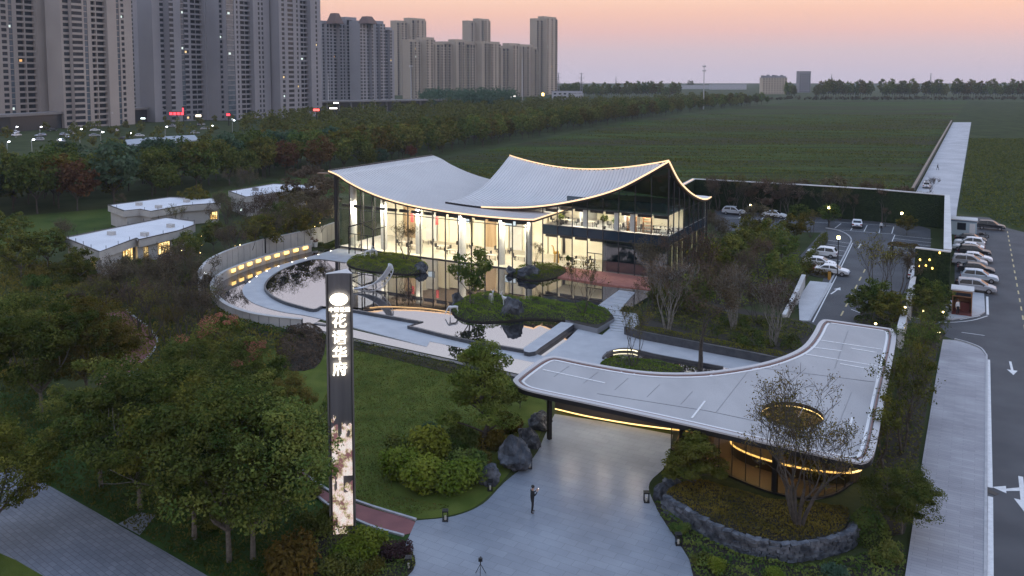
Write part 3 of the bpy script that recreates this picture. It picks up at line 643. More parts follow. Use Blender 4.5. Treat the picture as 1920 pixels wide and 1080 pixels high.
# moat between the ring wall and the ring walk
ringtop = [(583,457.7),(548,465.8),(494,480.6),(454,494),(424.4,506),(405.6,518),(397.6,531.6),(400,545),(411,558.4),(430,572),(467,585),(510,592),(548,596),(566.8,597.4)]
ring = PS(ringtop, 1.2, 6)
moat = [Vector((p.x,p.y,0.06)) for p in ring] + list(reversed(PS(outer, 0.06, 4)))
struct('moat_water', MB().sheet(moat), M_water)
def panel_wall(name, label, path, h, w, m, pw, gap=0.075, z0=0.0, cap=None):
    t = thing(name, label, 'wall', Vector((path[len(path)//2].x, path[len(path)//2].y, 0)))
    # walk along the path in steps of pw, each panel a part
    d = [0]; 
    for a, b in zip(path, path[1:]): d.append(d[-1] + (Vector((b.x-a.x, b.y-a.y, 0))).length)
    def at(s):
        i = max(0, min(len(path)-2, int(np.searchsorted(d, s))-1)); f = (s-d[i])/max(1e-6, d[i+1]-d[i])
        return path[i].lerp(path[i+1], f)
    n = max(1, int(d[-1]/pw)); st = d[-1]/n
    core = [at(d[-1]*i/(n*2)) for i in range(n*2+1)]
    MB().wall(core, w*0.8, z0-0.05, z0+h-0.02).build('wall_core', M_darkstone, t)
    for i in range(n):
        a, b = at(i*st+gap/2), at((i+1)*st-gap/2)
        MB().bar(Vector((a.x,a.y,z0+h/2)), Vector((b.x,b.y,z0+h/2)), w, h).build('wall_panel', m, t)
    if cap: MB().wall(core, w+0.12, z0+h+0.003, z0+h+0.09).build('coping', cap, t)
    return t
upwall = PS([(628,417),(596,427),(548,437.6),(497,448),(448.6,461.8),(413.7,475),(389.5,488.6),(376,504.7),(373.4,515.5),(379,524)], 2.8, 6)
panel_wall('curved_garden_wall', 'tall pale panelled wall curving from the pavilion round the left of the garden', upwall, 2.75, 0.3, M_conc, 1.35, cap=M_conc)
MB().box(PY(497,462,P(497,448,2.8).y-0.25)-Vector((0,0,1.0)), 0.25, 0.2, 2.2).build('wall_slot', M_black, bpy.data.objects['curved_garden_wall'])
t = panel_wall('low_ring_wall', 'low pale panelled ring wall holding the moat, open towards the right', ring, 1.12, 0.35, M_conc, 1.3, cap=M_conc)
# lit niches on the inside of the far half of the ring wall
M_gold = mat('brass fin', (0.55,0.38,0.12), 0.3, 0.8)
nl = PS([(578,460),(548,467.3),(494,482.3),(454,495.8),(426,507.5)], 1.15, 6)
dd = [0]
for a, b in zip(nl, nl[1:]): dd.append(dd[-1] + (b-a).length)
for k in range(9):
    s = dd[-1]*(k+0.4)/9; i = max(0, min(len(nl)-2, int(np.searchsorted(dd, s))-1)); p_ = nl[i].lerp(nl[i+1], (s-dd[i])/(dd[i+1]-dd[i]))
    tn = (nl[i+1]-nl[i]).normalized(); nrm = Vector((-tn.y, tn.x, 0)); nrm = nrm if nrm.dot(Vector((0.2,-1,0))) > 0 else -nrm
    q = p_ + nrm*0.25; rz = math.atan2(tn.y, tn.x)
    w_ = thing('wall_lamp', 'warm lamp inside the ring wall, %s from the pavilion end' % ORD[k], 'wall lamp', Vector((q.x,q.y,0.5)), 0, 'lamps along the ring wall')
    MB().box(Vector((q.x,q.y,0.72)), 0.95, 0.10, 0.42, rz).build('wash_plate', emission('niche wash glow', (1.0,0.62,0.20), 2.4), w_)  # plate widened so its glow stands in for lamplight washing the wall
    MB().box(Vector((q.x,q.y,0.55))+nrm*0.08, 0.8, 0.14, 0.1, rz).build('sill', M_gold, w_)
for k, (x, y) in enumerate(((620,469),(597,476),(573,483),(548,490),(522,498),(500,507),(481,517),(468,527))):
    tag(MB().lathe([(0.09,0),(0.09,0.06),(0.05,0.08)], P(x,y+1.5,0.1), 8).build('path_light', emission('path light glow', (1,0.9,0.75), 5.0)), 'small round light in the ring walk edge, %s from the entrance' % ORD[k], 'path light', 'lights set along the ring walk')
# red terrace, crossing path, side pool, stairs
terr = [B(36.5,WV-.15), B(51.5,WV-.15)] + PL([(1222,535.5),(1222,551),(1129,538.5),(1040,525),(1036,519)])
struct('red_terrace', MB().prism([Vector((p.x,p.y,0)) for p in terr], 0, 0.47), M_redterrace)
t = thing('crossing_path', 'pale slab path crossing the dark water to the red terrace', 'path', P(1155,555))
ca, cb = (P(1161,543.5,0.5), P(1191,547.5,0.5)), (P(1118,575,0.5), P(1160,583,0.5))
for k in range(6):
    f0, f1 = k/6+0.006, (k+1)/6-0.006
    MB().hexa([Vector((q.x,q.y,z)) for z in (0.3,0.5) for q in (ca[0].lerp(cb[0],f1), ca[1].lerp(cb[1],f1), ca[1].lerp(cb[1],f0), ca[0].lerp(cb[0],f0))]).build('paving_slab', M_path, t)
t = thing('garden_stairs', 'broad pale stone steps going down from the crossing path to the plaza', 'stairs', P(1170,605))
sa, sb = (P(1134,580,0.5), P(1195,588,0.5)), (P(1146,622,0.12), P(1203,628,0.12))
MB().hexa([Vector((q.x,q.y,z)) for z in (0.0,0.485) for q in (sa[0].lerp(sb[0],.25), sa[1].lerp(sb[1],.25), sa[1], sa[0])]).build('landing', M_path, t)
for k in range(6):
    f0, f1 = 0.25+k*0.115, 0.25+(k+1)*0.115
    MB().hexa([Vector((q.x,q.y,z)) for z in (0.0,0.42-k*0.055) for q in (sa[0].lerp(sb[0],f1), sa[1].lerp(sb[1],f1), sa[1].lerp(sb[1],f0+.01), sa[0].lerp(sb[0],f0+.01))]).build('step', M_path, t)
struct('side_pool_water', MB().prism(PL([(1193,549),(1222,552),(1200,566),(1185,575),(1163,573)], 0.4), 0, 0.41), M_water)
# planter at the right end of the island and the long planter wall
t = thing('stone_planter', 'angular grey stone planter at the right end of the pool island', 'planter', P(1120,612))
MB().prism(PL([(1078,606.5),(1120,616),(1152,597),(1147,588),(1100,590),(1060,600)], 0.62), 0, 0.64, mside=1).build('planter_box', [mat('planter soil', (0.03,0.025,0.018), 0.95), mat('grey granite', (0.20,0.21,0.23), 0.5)], t)
t = thing('long_planter_wall', 'long dark granite planter wall behind the canopy, topped by bright green hedge', 'planter wall', P(1320,650))
MB().wall(PL([(1172,612),(1197,620),(1260,632),(1335,646),(1400,658),(1470,672)], 0.9), 0.3, 0, 0.9).build('planter_wall', M_darkstone, t)
bed1 = PL([(1197,618),(1335,644),(1470,668),(1520,640),(1525,610),(1500,600),(1400,580),(1290,560),(1230,560),(1210,575)], 0.8)
struct('planting_bed', MB().prism(bed1, 0, 0.8), MATS['planter soil'])
# pond beside the canopy
pnd = PS([(1136,664),(1145,658),(1170,654),(1200,659),(1240,668),(1356,689),(1400,700),(1380,730),(1200,725),(1150,700)], 0.11, 4, True)
struct('canopy_pond_water', MB().prism(pnd, 0.0, 0.108), M_water)
t = thing('pond_border', 'dark curved rim of the small pond beside the canopy with a lit arc', 'pool rim', P(1180,657))
MB().wall(PS([(1131,668),(1136,662),(1150,655),(1172,651.5),(1200,656),(1240,665),(1356,686)], 0.4, 4), 0.2, 0, 0.35).build('rim_wall', M_darkstone, t)
led(PS([(1150,658),(1165,656),(1185,656.5),(1195,659)], 0.3, 4), 0.05, 'light_strip', emission('soft pond light', (1,0.9,0.6), 2.0), t)
# ------------------------------------------------------------------ canopy
ZC = 4.6
M_croof = mat('grey canopy roof', (0.33,0.32,0.325), 0.6, col2=(0.42,0.41,0.41), scale=0.35, detail=12, lo=0.3, hi=0.7, stretch=(1.0,0.4,1.0,-TH), bump=0.05, bscale=20)
co_px = [(963.5,716),(966,708),(985,693),(1010,676),(1029,668.9),(1050,669),(1098,678.8),(1177.5,692.6),(1241,698.6),(1316,697.8),(1387,688.7),(1442.8,676.8),(1486,661),(1510,645),(1526,623),(1534,607.5),(1541,601),(1552,599.5),
         (1600,606),(1660,614.5),(1674,618),(1680,628),(1676,660),(1660,740),(1645,822),(1637,853),(1630,862),(1618,867),(1600,866),(1500,845),(1296,797.5),(1110,757),(1019,738),(980,728)]
co = PS(co_px, ZC, 3, True)
can = thing('entrance_canopy', 'low L-shaped entrance canopy with pale grey roof, oval opening and curved inner edge', 'canopy', P(1350,850))
def flat_fill(polys, z0, z1, name, mats, parent):
    cu = bpy.data.curves.new(name, 'CURVE'); cu.dimensions = '2D'; cu.fill_mode = 'BOTH'; cu.extrude = (z1-z0)/2
    for pl in polys:
        s = cu.splines.new('POLY'); s.points.add(len(pl)-1); s.use_cyclic_u = True
        for k, p in enumerate(pl): s.points[k].co = (p[0], p[1], 0, 1)
    o = bpy.data.objects.new(name, cu); C.objects.link(o)
    me = bpy.data.meshes.new_from_object(o); bpy.data.objects.remove(o)
    for v_ in me.vertices: v_.co.z += (z0+z1)/2
    for mm in mats: me.materials.append(mm)
    for p in me.polygons: p.material_index = 0 if p.normal.z > 0.5 else (1 if p.normal.z < -0.5 else 2)
    o = bpy.data.objects.new(name, me); link(o)
    if parent: o.parent = parent; o.matrix_parent_inverse = Matrix.Translation(-parent.location)
    return o
hole_c = P(1486,775,ZC); hole = [hole_c + U*(1.95*math.cos(a)) + V*(1.95*math.sin(a)) for a in np.linspace(0, 2*PI, 33)[:-1]]
M_csof = mat('bronze canopy ceiling', (0.22,0.175,0.11), 0.5, 0.0)
flat_fill([co, hole], ZC-0.42, ZC-0.1, 'roof_slab', [M_croof, M_csof, M_dark], can)
def inset(poly, d):
    n = len(poly); out = []
    ar = sum(poly[i].x*poly[(i+1) % n].y - poly[(i+1) % n].x*poly[i].y for i in range(n)); sg = 1 if ar > 0 else -1
    for i in range(n):
        t_ = (poly[(i+1) % n] - poly[i-1]); t_.z = 0; t_.normalize()
        out.append(poly[i] + Vector((-t_.y, t_.x, 0))*d*sg)
    return out
def ribbon(poly, d0, d1, z0, z1, name, m, parent):
    a, b = inset(poly, d0), inset(poly, d1); n = len(poly); mb = MB()
    vs = [(p.x,p.y,z1) for p in a]+[(p.x,p.y,z1) for p in b]+[(p.x,p.y,z0) for p in a]+[(p.x,p.y,z0) for p in b]
    fs = []
    for i in range(n):
        j = (i+1) % n; fs += [(i,j,n+j,n+i),(2*n+j,2*n+i,3*n+i,3*n+j),(2*n+i,2*n+j,j,i),(3*n+j,3*n+i,n+i,n+j)]
    mb.add(vs, fs); return mb.build(name, m, parent)
ribbon(co, -0.02, 0.35, ZC-0.1, ZC+0.02, 'roof_edge', mat('pale roof edge', (0.50,0.48,0.48), 0.5), can)
ribbon(co, 0.42, 0.52, ZC-0.1, ZC-0.02, 'drip_channel', mat('rusty drip channel', (0.22,0.12,0.10), 0.6), can)
ribbon(co, 0.62, 0.80, ZC-0.1, ZC-0.05, 'white_roof_line', M_white, can)
def rline(a, b, w=0.13): MB().bar(P(*a, ZC-0.075), P(*b, ZC-0.075), w, 0.04).build('roof_joint_line', M_white, can)
for a, b in (((1018,693),(1134,718)),((1297,784),(1322,752)),((1532,637),(1653,655)),((1515,650),(1578,658)),((1595,653),(1643,661)),((1510,664),(1643,686)),((1575,682),(1637,693)),((1590,812),(1598,783)),
             ((1165,698),(1168,694)),((1189,701),(1194,696)),((1215,703),(1221,697)),((1243,704),(1248,699)),((1272,704),(1277,700)),((1302,704),(1308,699)),((1330,706),(1340,698)),((1410,692),(1422,690))): rline(a, b)
# roof sheet joints, thin dark
for a, b in (((1120,738),(1325,770)),((1325,770),(1420,790)),((1430,690),(1640,716)),((1590,620),(1565,690))): MB().bar(P(*a, ZC-0.088), P(*b, ZC-0.088), 0.05, 0.03).build('roof_seam', mat('roof seam dark', (0.29,0.285,0.29), 0.6), can)
rm = MB()
for i in range(32):
    a, b = hole[i], hole[(i+1) % 32]; c = hole_c
    rm.add([Vector((q.x,q.y,z)) for z in (ZC-0.5, ZC+0.02) for q in (a, b)] , [(0,1,3,2)])
rm.build('opening_rim', mat('dark opening rim', (0.05,0.04,0.03), 0.4), can)
led([p - Z*0.28 for p in inset(hole, -0.05)] + [inset(hole, -0.05)[0] - Z*0.28], 0.06, 'light_strip', M_ledgold, can)
for k in range(9): # roofing sheet joints
    a, b = P(1005,705,ZC-.092).lerp(P(1600,835,ZC-.092), (k+.5)/9), None
    b = a + V*(3.2 if k < 5 else 9.0); a = a + V*0.6
    MB().bar(a, b, 0.035, 0.03).build('roof_seam', MATS.get('roof seam dark') or mat('roof seam dark', (0.29,0.285,0.29), 0.6), can)
# columns
for k, (x, y) in enumerate(((1030,823),(1278,880),(1452,925),(1600,760))):
    b = P(x, y); MB().box(b, 0.28, 0.28, ZC-0.43, -TH).build('column', M_dark, can)
# bronze glass enclosure with curved end
M_bglass = glass('bronze glass', (0.60,0.52,0.38), 0.10, 0.05)
gp = PS([(1258,843),(1310,868),(1367,893),(1430,919),(1480,932),(1520,935.5),(1560,929),(1592,910),(1608,888),(1612,866),(1604,838),(1585,800)], 0, 5)
gd = [0]
for a, b in zip(gp, gp[1:]): gd.append(gd[-1]+(b-a).length)
def along(path, dl, s):
    i = max(0, min(len(path)-2, int(np.searchsorted(dl, s))-1)); return path[i].lerp(path[i+1], (s-dl[i])/max(1e-6, dl[i+1]-dl[i]))
n = int(gd[-1]/1.05)
for k in range(n):
    a, b = along(gp, gd, gd[-1]*k/n+0.012), along(gp, gd, gd[-1]*(k+1)/n-0.012)
    MB().add([a+Z*0.12, b+Z*0.12, b+Z*(ZC-0.45), a+Z*(ZC-0.45)], [(0,1,2,3)]).build('bronze_pane', M_bglass, can)
    MB().bar(a, a+Z*(ZC-0.45), 0.05, 0.05).build('pane_fin', M_dark, can)
MB().wall(gp, 0.2, 0, 0.12).build('glass_base', M_dark, can)
MB().add([P(1258,843,.05), P(1285,790,.05), P(1285,790,4.1), P(1258,843,4.1)], [(0,1,2,3)]).build('bronze_pane', M_bglass, can)
M_bwall = mat('bronze wall lining', (0.40,0.33,0.22), 0.6, 0.0, col2=(0.46,0.39,0.27), scale=1.0, stretch=(1,1,0.1))
MB().wall(PS([(1285,792),(1370,812),(1460,835),(1540,845),(1590,832),(1598,805)], 0, 4), 0.2, 0, ZC-0.5).build('inner_lining_wall', M_bwall, can)
struct('canopy_floor', MB().sheet(gp + PL([(1500,790),(1285,792)], 0), 0), mat('dark timber floor', (0.10,0.07,0.045), 0.4)).location.z = 0.01
# oval reflecting basin with gold light under its edge
bc = P(1488,872); ov = [bc + U*(4.3*math.cos(a)) + V*(1.9*math.sin(a)) for a in np.linspace(0, 2*PI, 49)]
MB().prism(ov[:-1], 0.02, 0.75).build('oval_basin', mat('dark oval basin', (0.06,0.045,0.03), 0.3), can)
led([p + Z*0.80 for p in inset(ov[:-1], -0.04)] + [inset(ov[:-1], -0.04)[0] + Z*0.80], 0.07, 'light_strip', M_ledgold, can)
# curved low wall with light under it facing the drive
cw = PS([(1040,772),(1100,786),(1180,800),(1262,811),(1300,815)], 0, 5)
MB().wall([p + V*0.3 for p in cw], 0.5, 0.28, 0.85).build('curved_bench_wall', mat('dark bench', (0.05,0.042,0.038), 0.4), can)
MB().wall([p + V*0.5 for p in cw], 0.2, 0.0, 0.28).build('bench_plinth', M_dark, can)
led([p + V*0.12 + Z*0.22 for p in cw], 0.08, 'light_strip', M_ledgold, can)
for k in range(1,6,2):
    c = P(1075,765).lerp(P(1250,800), k/6) - V*3.2; c.z = ZC-0.44
    MB().lathe([(0.12,0),(0.12,0.015)], c, 10).build('downlight', emission('downlight', (1,0.84,0.62), 420.0), can)
for k, (x, y) in enumerate(((1330,850),(1390,868),(1450,905),(1560,900),(1420,840))):
    c = P(x, y); c.z = ZC-0.44
    MB().lathe([(0.14,0),(0.14,0.015)], c, 10).build('downlight', emission('warm downlight', (1,0.78,0.45), 190.0), can)
# ------------------------------------------------------------------ sign pillar
M_pil = mat('grey aluminium pillar', (0.13,0.13,0.145), 0.45, 0.4, col2=(0.16,0.16,0.175), scale=1.0, stretch=(3,3,0.05))
M_pilr = mat('ribbed pillar side', (0.17,0.165,0.16), 0.5, 0.3)
bl, br = P(619.5,1003), P(667,1000); pc = (bl+br)/2
HP = ztop(643, 1003, 514)
sx = (br-bl).normalized(); sy = Vector((-sx.y, sx.x, 0)); WP = (br-bl).length*1.03
pil = thing('sign_pillar', 'tall grey three-sided sign pillar with glowing white characters and a flower screen', 'sign', pc)
def q_(x, y, z=0): return pc + sx*x + sy*y + Z*z
plan = [q_(-WP/2,0)] + [q_(-WP/2 + WP*k/8, 0.16*math.sin(PI*k/8)) for k in range(1,8)] + [q_(WP/2,0)] + [q_(WP/2-0.02-0.35*k/4, 0.15+1.1*(k/4)**1.2) for k in range(5)] + [q_(-WP/2+0.02, 0.25)]
MB().prism(plan, 0, HP, mside=0, m=1).build('shaft', [M_pil, mat('pale pillar cap', (0.52,0.51,0.50), 0.5)], pil)
for s_ in (-1, 1):
    MB().bar(q_(s_*WP*0.475, -0.03), q_(s_*WP*0.475, -0.03, HP-0.02), 0.09, 0.06, up=sy).build('edge_rib', M_pilr, pil)
    MB().bar(q_(s_*WP*0.42, 0.02), q_(s_*WP*0.42, 0.02, HP-0.02), 0.03, 0.04, up=sy).build('edge_rib', M_dark, pil)
def text_mesh(body, size, depth, name, m, parent, c, bold=0.0):
    cu = bpy.data.curves.new(name, 'FONT'); cu.body = body; cu.size = size; cu.extrude = depth; cu.align_x = 'CENTER'; cu.align_y = 'CENTER'; cu.offset = bold
    o = bpy.data.objects.new(name, cu); C.objects.link(o); bpy.context.view_layer.update()
    me = bpy.data.meshes.new_from_object(o); bpy.data.objects.remove(o); me.materials.append(m)
    rot = Matrix((( sx.x, 0, -sy.x, c.x), (sx.y, 0, -sy.y, c.y), (0, 1, 0, c.z), (0,0,0,1)))
    me.transform(rot); o = bpy.data.objects.new(name, me); link(o)
    if parent: o.parent = parent; o.matrix_parent_inverse = Matrix.Translation(-parent.location)
    return o
M_sign = emission('sign letters glow', (1.0,0.90,0.72), 2.4)
def zpil(py): return PY(640, py, pc.y).z
for ch, y in zip('花语华府', (603,634,664,693)):
    text_mesh(ch, 0.86, 0.04, 'sign_character', M_sign, pil, q_(-0.02, -0.02, zpil(y)), 0.014)
for k, ch in enumerate('中国铁建'): text_mesh(ch, 0.30, 0.03, 'small_character', M_sign, pil, q_(-0.465+k*0.31, -0.02, zpil(581)), 0.004)
em = MB(); ec = q_(-0.02,-0.03,zpil(561)); vs = [ec]+[ec + sx*(0.52*math.cos(a)) + Z*(0.37*math.sin(a)) for a in np.linspace(0,2*PI,41)[:-1]]
em.add([p - sy*0.03 for p in vs] + vs, [(0,1+i,1+(i+1) % 40) for i in range(40)] + [(1+i, 42+i, 42+(i+1) % 40, 1+(i+1) % 40) for i in range(40)])
em.build('round_emblem', M_sign, pil)
eb = MB(); 
for rr in (0.78, 0.3):
    pts = [ec - sy*0.045 + sx*(0.52*rr*math.cos(a)) + Z*(0.37*rr*math.sin(a)) for a in np.linspace(0,2*PI,33)]
    eb.tube(pts, 0.012, 4)
eb.bar(ec - sy*0.045 - sx*0.4, ec - sy*0.045 + sx*0.4, 0.012, 0.02).build('emblem_lines', emission('emblem line glow', (1,0.85,0.6), 2.2), pil)
# flower screen: an LED mesh whose lit dots end in a ragged top edge
M_scr = bpy.data.materials.new('flower screen'); M_scr.use_nodes = True
t = M_scr.node_tree; t.nodes.clear(); g = t.nodes.new('ShaderNodeNewGeometry')
def NN(ty, **k):
    n_ = t.nodes.new(ty)
    for a, b in k.items(): setattr(n_, a, b)
    return n_
vor = NN('ShaderNodeTexVoronoi', feature='F1'); vor.inputs['Scale'].default_value = 3.4
mp = NN('ShaderNodeMapping'); mp.inputs['Scale'].default_value = (1,1,0.8); t.links.new(g.outputs['Position'], mp.inputs[0])
nz = NN('ShaderNodeTexNoise'); nz.inputs['Scale'].default_value = 6.0; nz.inputs['Detail'].default_value = 6; t.links.new(mp.outputs[0], nz.inputs['Vector'])
dm = NN('ShaderNodeMixRGB'); dm.inputs[0].default_value = 0.45; t.links.new(mp.outputs[0], dm.inputs[1]); t.links.new(nz.outputs['Color'], dm.inputs[2]); t.links.new(dm.outputs[0], vor.inputs['Vector'])
rp = NN('ShaderNodeValToRGB'); cr = rp.color_ramp
for p_, c_ in ((0.0,(1.0,0.97,0.92,1)),(0.36,(1.0,0.88,0.82,1)),(0.50,(0.96,0.70,0.68,1)),(0.60,(0.55,0.52,0.26,1)),(0.72,(0.28,0.13,0.14,1))):
    e_ = cr.elements.new(p_) if p_ not in (0.0,) else cr.elements[0]; e_.position = p_; e_.color = c_
cr.elements[-1].color = (0.25,0.12,0.14,1); t.links.new(vor.outputs['Distance'], rp.inputs[0])
e_ = NN('ShaderNodeEmission'); e_.inputs[1].default_value = 0.85; t.links.new(rp.outputs[0], e_.inputs[0])
o_ = NN('ShaderNodeOutputMaterial'); t.links.new(e_.outputs[0], o_.inputs[0])
zs0, zs1 = zpil(1008), zpil(775); sc_ = MB(); rnd = random.Random(3)
ncol, nrow = 22, 150; x0, x1 = -WP*0.37, WP*0.40
from mathutils import noise as _ns
for i in range(ncol):
    top = 0.93 + 0.06*_ns.noise(Vector((i*0.33,1.7,0))) + (0.05 if 1 < i < 6 else 0) - (0.10 if 6 < i < 11 else 0)
    for j in range(nrow):
        f = j/nrow
        if f > top + rnd.uniform(-.012,.012): continue
        d = _ns.noise(Vector((i*0.16, f*9.0, 4.2)))
        if 0.36 < f < 0.50 and d + (0.25 if i > 11 else -0.18) > 0.12: continue
        if d > 0.52 or (f > 0.8 and d > 0.30): continue
        if f < 0.09 and i > 15: continue
        xa = x0+(x1-x0)*i/ncol; xb = x0+(x1-x0)*(i+0.8)/ncol; za = zs0+(zs1-zs0)*j/nrow; zb = zs0+(zs1-zs0)*(j+0.92)/nrow
        sc_.add([q_(xa,-0.012,za),q_(xb,-0.012,za),q_(xb,-0.012,zb),q_(xa,-0.012,zb)], [(0,1,2,3)])
so_ = sc_.build('flower_screen', M_scr, pil, label='glowing pink flower picture on a mesh of lights'); so_['kind'] = 'stuff'
# ------------------------------------------------------------------ apartment towers
M_tw = mat('beige tower render', (0.32,0.285,0.265), 0.85, col2=(0.37,0.33,0.305), scale=0.05, detail=6)
M_tw2 = mat('grey tower render', (0.235,0.233,0.255), 0.85, col2=(0.275,0.27,0.29), scale=0.05, detail=6)
M_tw3 = mat('sand tower render', (0.34,0.29,0.235), 0.85, col2=(0.39,0.335,0.27), scale=0.03, detail=6)
M_twin = mat('dark window glass', (0.012,0.016,0.024), 0.25, col2=(0.034,0.042,0.055), scale=0.35, detail=3, spec=0.25)
M_tglass = mat('blue window strip', (0.05,0.075,0.10), 0.15, col2=(0.09,0.12,0.15), scale=0.3)
M_rooft = mat('brown mansard roof', (0.13,0.085,0.075), 0.8)
M_dim = mat('curtained room', (0.10,0.075,0.05), 0.7)
def litmat(k): return (M_warmwin, M_coolwin, emission('amber window', (1.0,0.55,0.2), 0.8))[k % 3]
def tower(label, x0, Y0, cols, H, fh, wallm, seed, rooms=0.03, singles=False, group='apartment towers in the background', depth=16, z0=0.0, parapet=1.4):
    rnd = random.Random(seed); p = PY(x0, 150, Y0); p.z = 0
    root = thing('apartment_tower', label, 'apartment tower', p, 0, group)
    outline = [p.copy()]; bays = []
    for c in cols:
        if c[0] == '<': p = p - U*c[1]; outline.append(p.copy()); continue
        px, ty = c
        d = U if ty == 'd' else V
        r = ray(px, 150); det = d.x*r.y - d.y*r.x          # p + s d on the vertical plane through the ray
        s = (p.y*r.x - p.x*r.y)/det
        q = p + d*s
        if ty in ('w', 'd'): outline.append(q.copy())
        else:
            dep = {'n':0.35, 'g':0.3, 'b':1.5, 'r':3.0}[ty]
            outline += [p - U*dep, q - U*dep, q.copy()]; bays.append((p.copy(), q.copy(), ty, dep))
        p = q
    last = outline[-1]; back = [last - U*depth, outline[0] - U*depth*0.8]
    MB().prism(outline + back, z0, H).build('wall', wallm, root)
    MB().prism([o_ - U*0.0 for o_ in [outline[0]-U*2, last-U*2]] + back, H, H+parapet+2.2).build('roof_house', wallm, root)
    nf = int((H-z0)/fh)
    sp = MB(); lit = 0
    for (a, b, ty, dep) in bays:
        bk = MB(); e = U*0.03
        bk.add([a-U*dep+e+Z*z0, b-U*dep+e+Z*z0, b-U*dep+e+Z*(H-0.5), a-U*dep+e+Z*(H-0.5)], [(0,1,2,3)])
        bk.build('window_strip', M_tglass if ty == 'g' else M_twin, root)
        w_ = (b-a).length
        if ty == 'r': continue
        hs = {'n':1.2, 'g':0.35, 'b':1.02}[ty]; off = {'n':0.0, 'g':-0.12, 'b':0.12}[ty]
        one = None
        for k in range(nf):
            z = z0 + k*fh
            if ty == 'b' and singles:
                if one is None:
                    m1 = MB(); q0 = U*off; m1.hexa([Vector((0,0,0))+q0-U*(dep-.05), Vector((0,0,0))+q0, (b-a)+q0, (b-a)+q0-U*(dep-.05)] + [x + Z*0.28 for x in (Vector((0,0,0))+q0-U*(dep-.05), Vector((0,0,0))+q0, (b-a)+q0, (b-a)+q0-U*(dep-.05))])
                    m1.hexa([q0-U*.1+Z*.281, q0+Z*.281, (b-a)+q0+Z*.281, (b-a)+q0-U*.1+Z*.281] + [x + Z*(hs-.281) for x in (q0-U*.1+Z*.281, q0+Z*.281, (b-a)+q0+Z*.281, (b-a)+q0-U*.1+Z*.281)])
                    if w_ > 5: m1.bar((b-a)*0.42+q0+Z*1.15, (b-a)*0.42+q0+Z*fh, 0.5, 0.3)
                    one = m1.mesh('balcony', wallm)
                o = bpy.data.objects.new('balcony', one); link(o, root); o.location = Vector((a.x,a.y,z)) - root.location
            else:
                q0 = U*off; A_, B_ = a+q0, b+q0
                sp.hexa([A_-U*.25+Z*z, A_+Z*z, B_+Z*z, B_-U*.25+Z*z, A_-U*.25+Z*(z+hs), A_+Z*(z+hs), B_+Z*(z+hs), B_-U*.25+Z*(z+hs)])
            if rnd.random() < rooms*(2.2 if ty == 'g' else 0.55) and lit < 40:
                lit += 1; f0 = rnd.uniform(0.05,0.45); f1 = min(0.95, f0+min(0.5, 1.1/w_+0.1)); e2 = U*0.06
                c0, c1 = a.lerp(b,f0)-U*dep+e2, a.lerp(b,f1)-U*dep+e2; zz = z+hs+0.1; 
                MB().add([c0+Z*zz, c1+Z*zz, c1+Z*(zz+1.2), c0+Z*(zz+1.2)], [(0,1,2,3)]).build('lit_window', litmat(1 if ty == 'g' else rnd.randrange(3)), root)
    if sp.v: sp.build('spandrels', wallm, root, kind='stuff')
    return root
z1 = lambda *a: [x/3.6 for x in a]
def cz(lst, sc, ox): return [c if c[0] == '<' else (ox + c[0]/sc, c[1]) for c in lst]
tower('beige tower at the left edge of the photo with paired balconies', -40, 402, [(-12,'b')] + cz([(-2,'w'),(25,'w'),(60,'n'),(75,'w'),(100,'g'),(130,'w'),(177,'b'),(187,'w'),(245,'b'),(265,'d'),(345,'w'),('<',3),(365,'g'),(376,'w'),(420,'n')], 3.6, 0), 74, 2.95, M_tw, 1, 0.035, True)
tower('beige tower second from the left edge with blue stair strips', 118, 418, cz([(440,'w'),(480,'n'),(500,'d'),(570,'n'),(582,'w'),(605,'g'),(630,'w'),(659,'b'),(666,'w'),(720,'b'),(738,'d'),(800,'w'),('<',3),(818,'g'),(830,'w'),(850,'n'),(903,'w')], 3.6, 0), 74, 2.95, M_tw, 2, 0.035, True)
tower('bluish tower standing back between the beige towers', 244, 560, cz([(65,'n'),(110,'w'),(160,'n'),(205,'w'),(260,'g'),(300,'w')], 4.908, 240), 84, 2.95, M_tw2, 3, 0.02)
tower('grey tower right of the gap, its left half with lit stair dots', 240+240/4.908, 470, cz([(310,'w'),(345,'n'),(395,'d'),(435,'n'),(500,'w'),(530,'g'),(570,'n'),(590,'w'),(690,'b'),(720,'d'),(785,'w'),('<',4),(810,'n'),(818,'w'),(852,'n')], 4.908, 240), 79, 2.95, M_tw2, 4, 0.04, True)
tower('grey tower in the middle of the left group with a wide blue glass bay', 240+856/4.908, 488, cz([(880,'n'),(920,'d'),(990,'g'),(1010,'w'),(1025,'n'),(1045,'w'),(1132,'b'),(1165,'d'),(1210,'w'),(1225,'n'),(1240,'w'),(1256,'n'),(1314,'w')], 4.908, 240), 79, 2.95, M_tw2, 5, 0.04, True)
tower('grey tower at the right end of the tall left group', 240+1316/4.908, 515, cz([(1400,'d'),(1425,'w'),(1450,'n'),(1480,'w'),(1530,'n'),(1560,'w'),(1575,'n'),(1595,'w'),(1657,'b'),(1690,'d'),(1735,'w'),(1750,'n'),(1782,'w')], 4.908, 240), 79, 2.95, M_tw2, 6, 0.04, True)
def zt(py, Y): return PY(960, py, Y).z
def auto(x0, x1, seed):
    rnd = random.Random(seed); x = x0; out = []
    pat = ['w','n','d','n','w','n','w','b','d','n','w','n']; k = rnd.randrange(3)
    while x < x1-1:
        t_ = pat[k % len(pat)]; wd = {'w':rnd.uniform(2,5), 'n':rnd.uniform(2.5,4), 'd':rnd.uniform(3,6), 'b':rnd.uniform(4,7)}[t_]
        x = min(x1, x+wd); out.append((x, t_)); k += 1
        if t_ == 'd': out.append(('<', 0)) if False else None
    return out
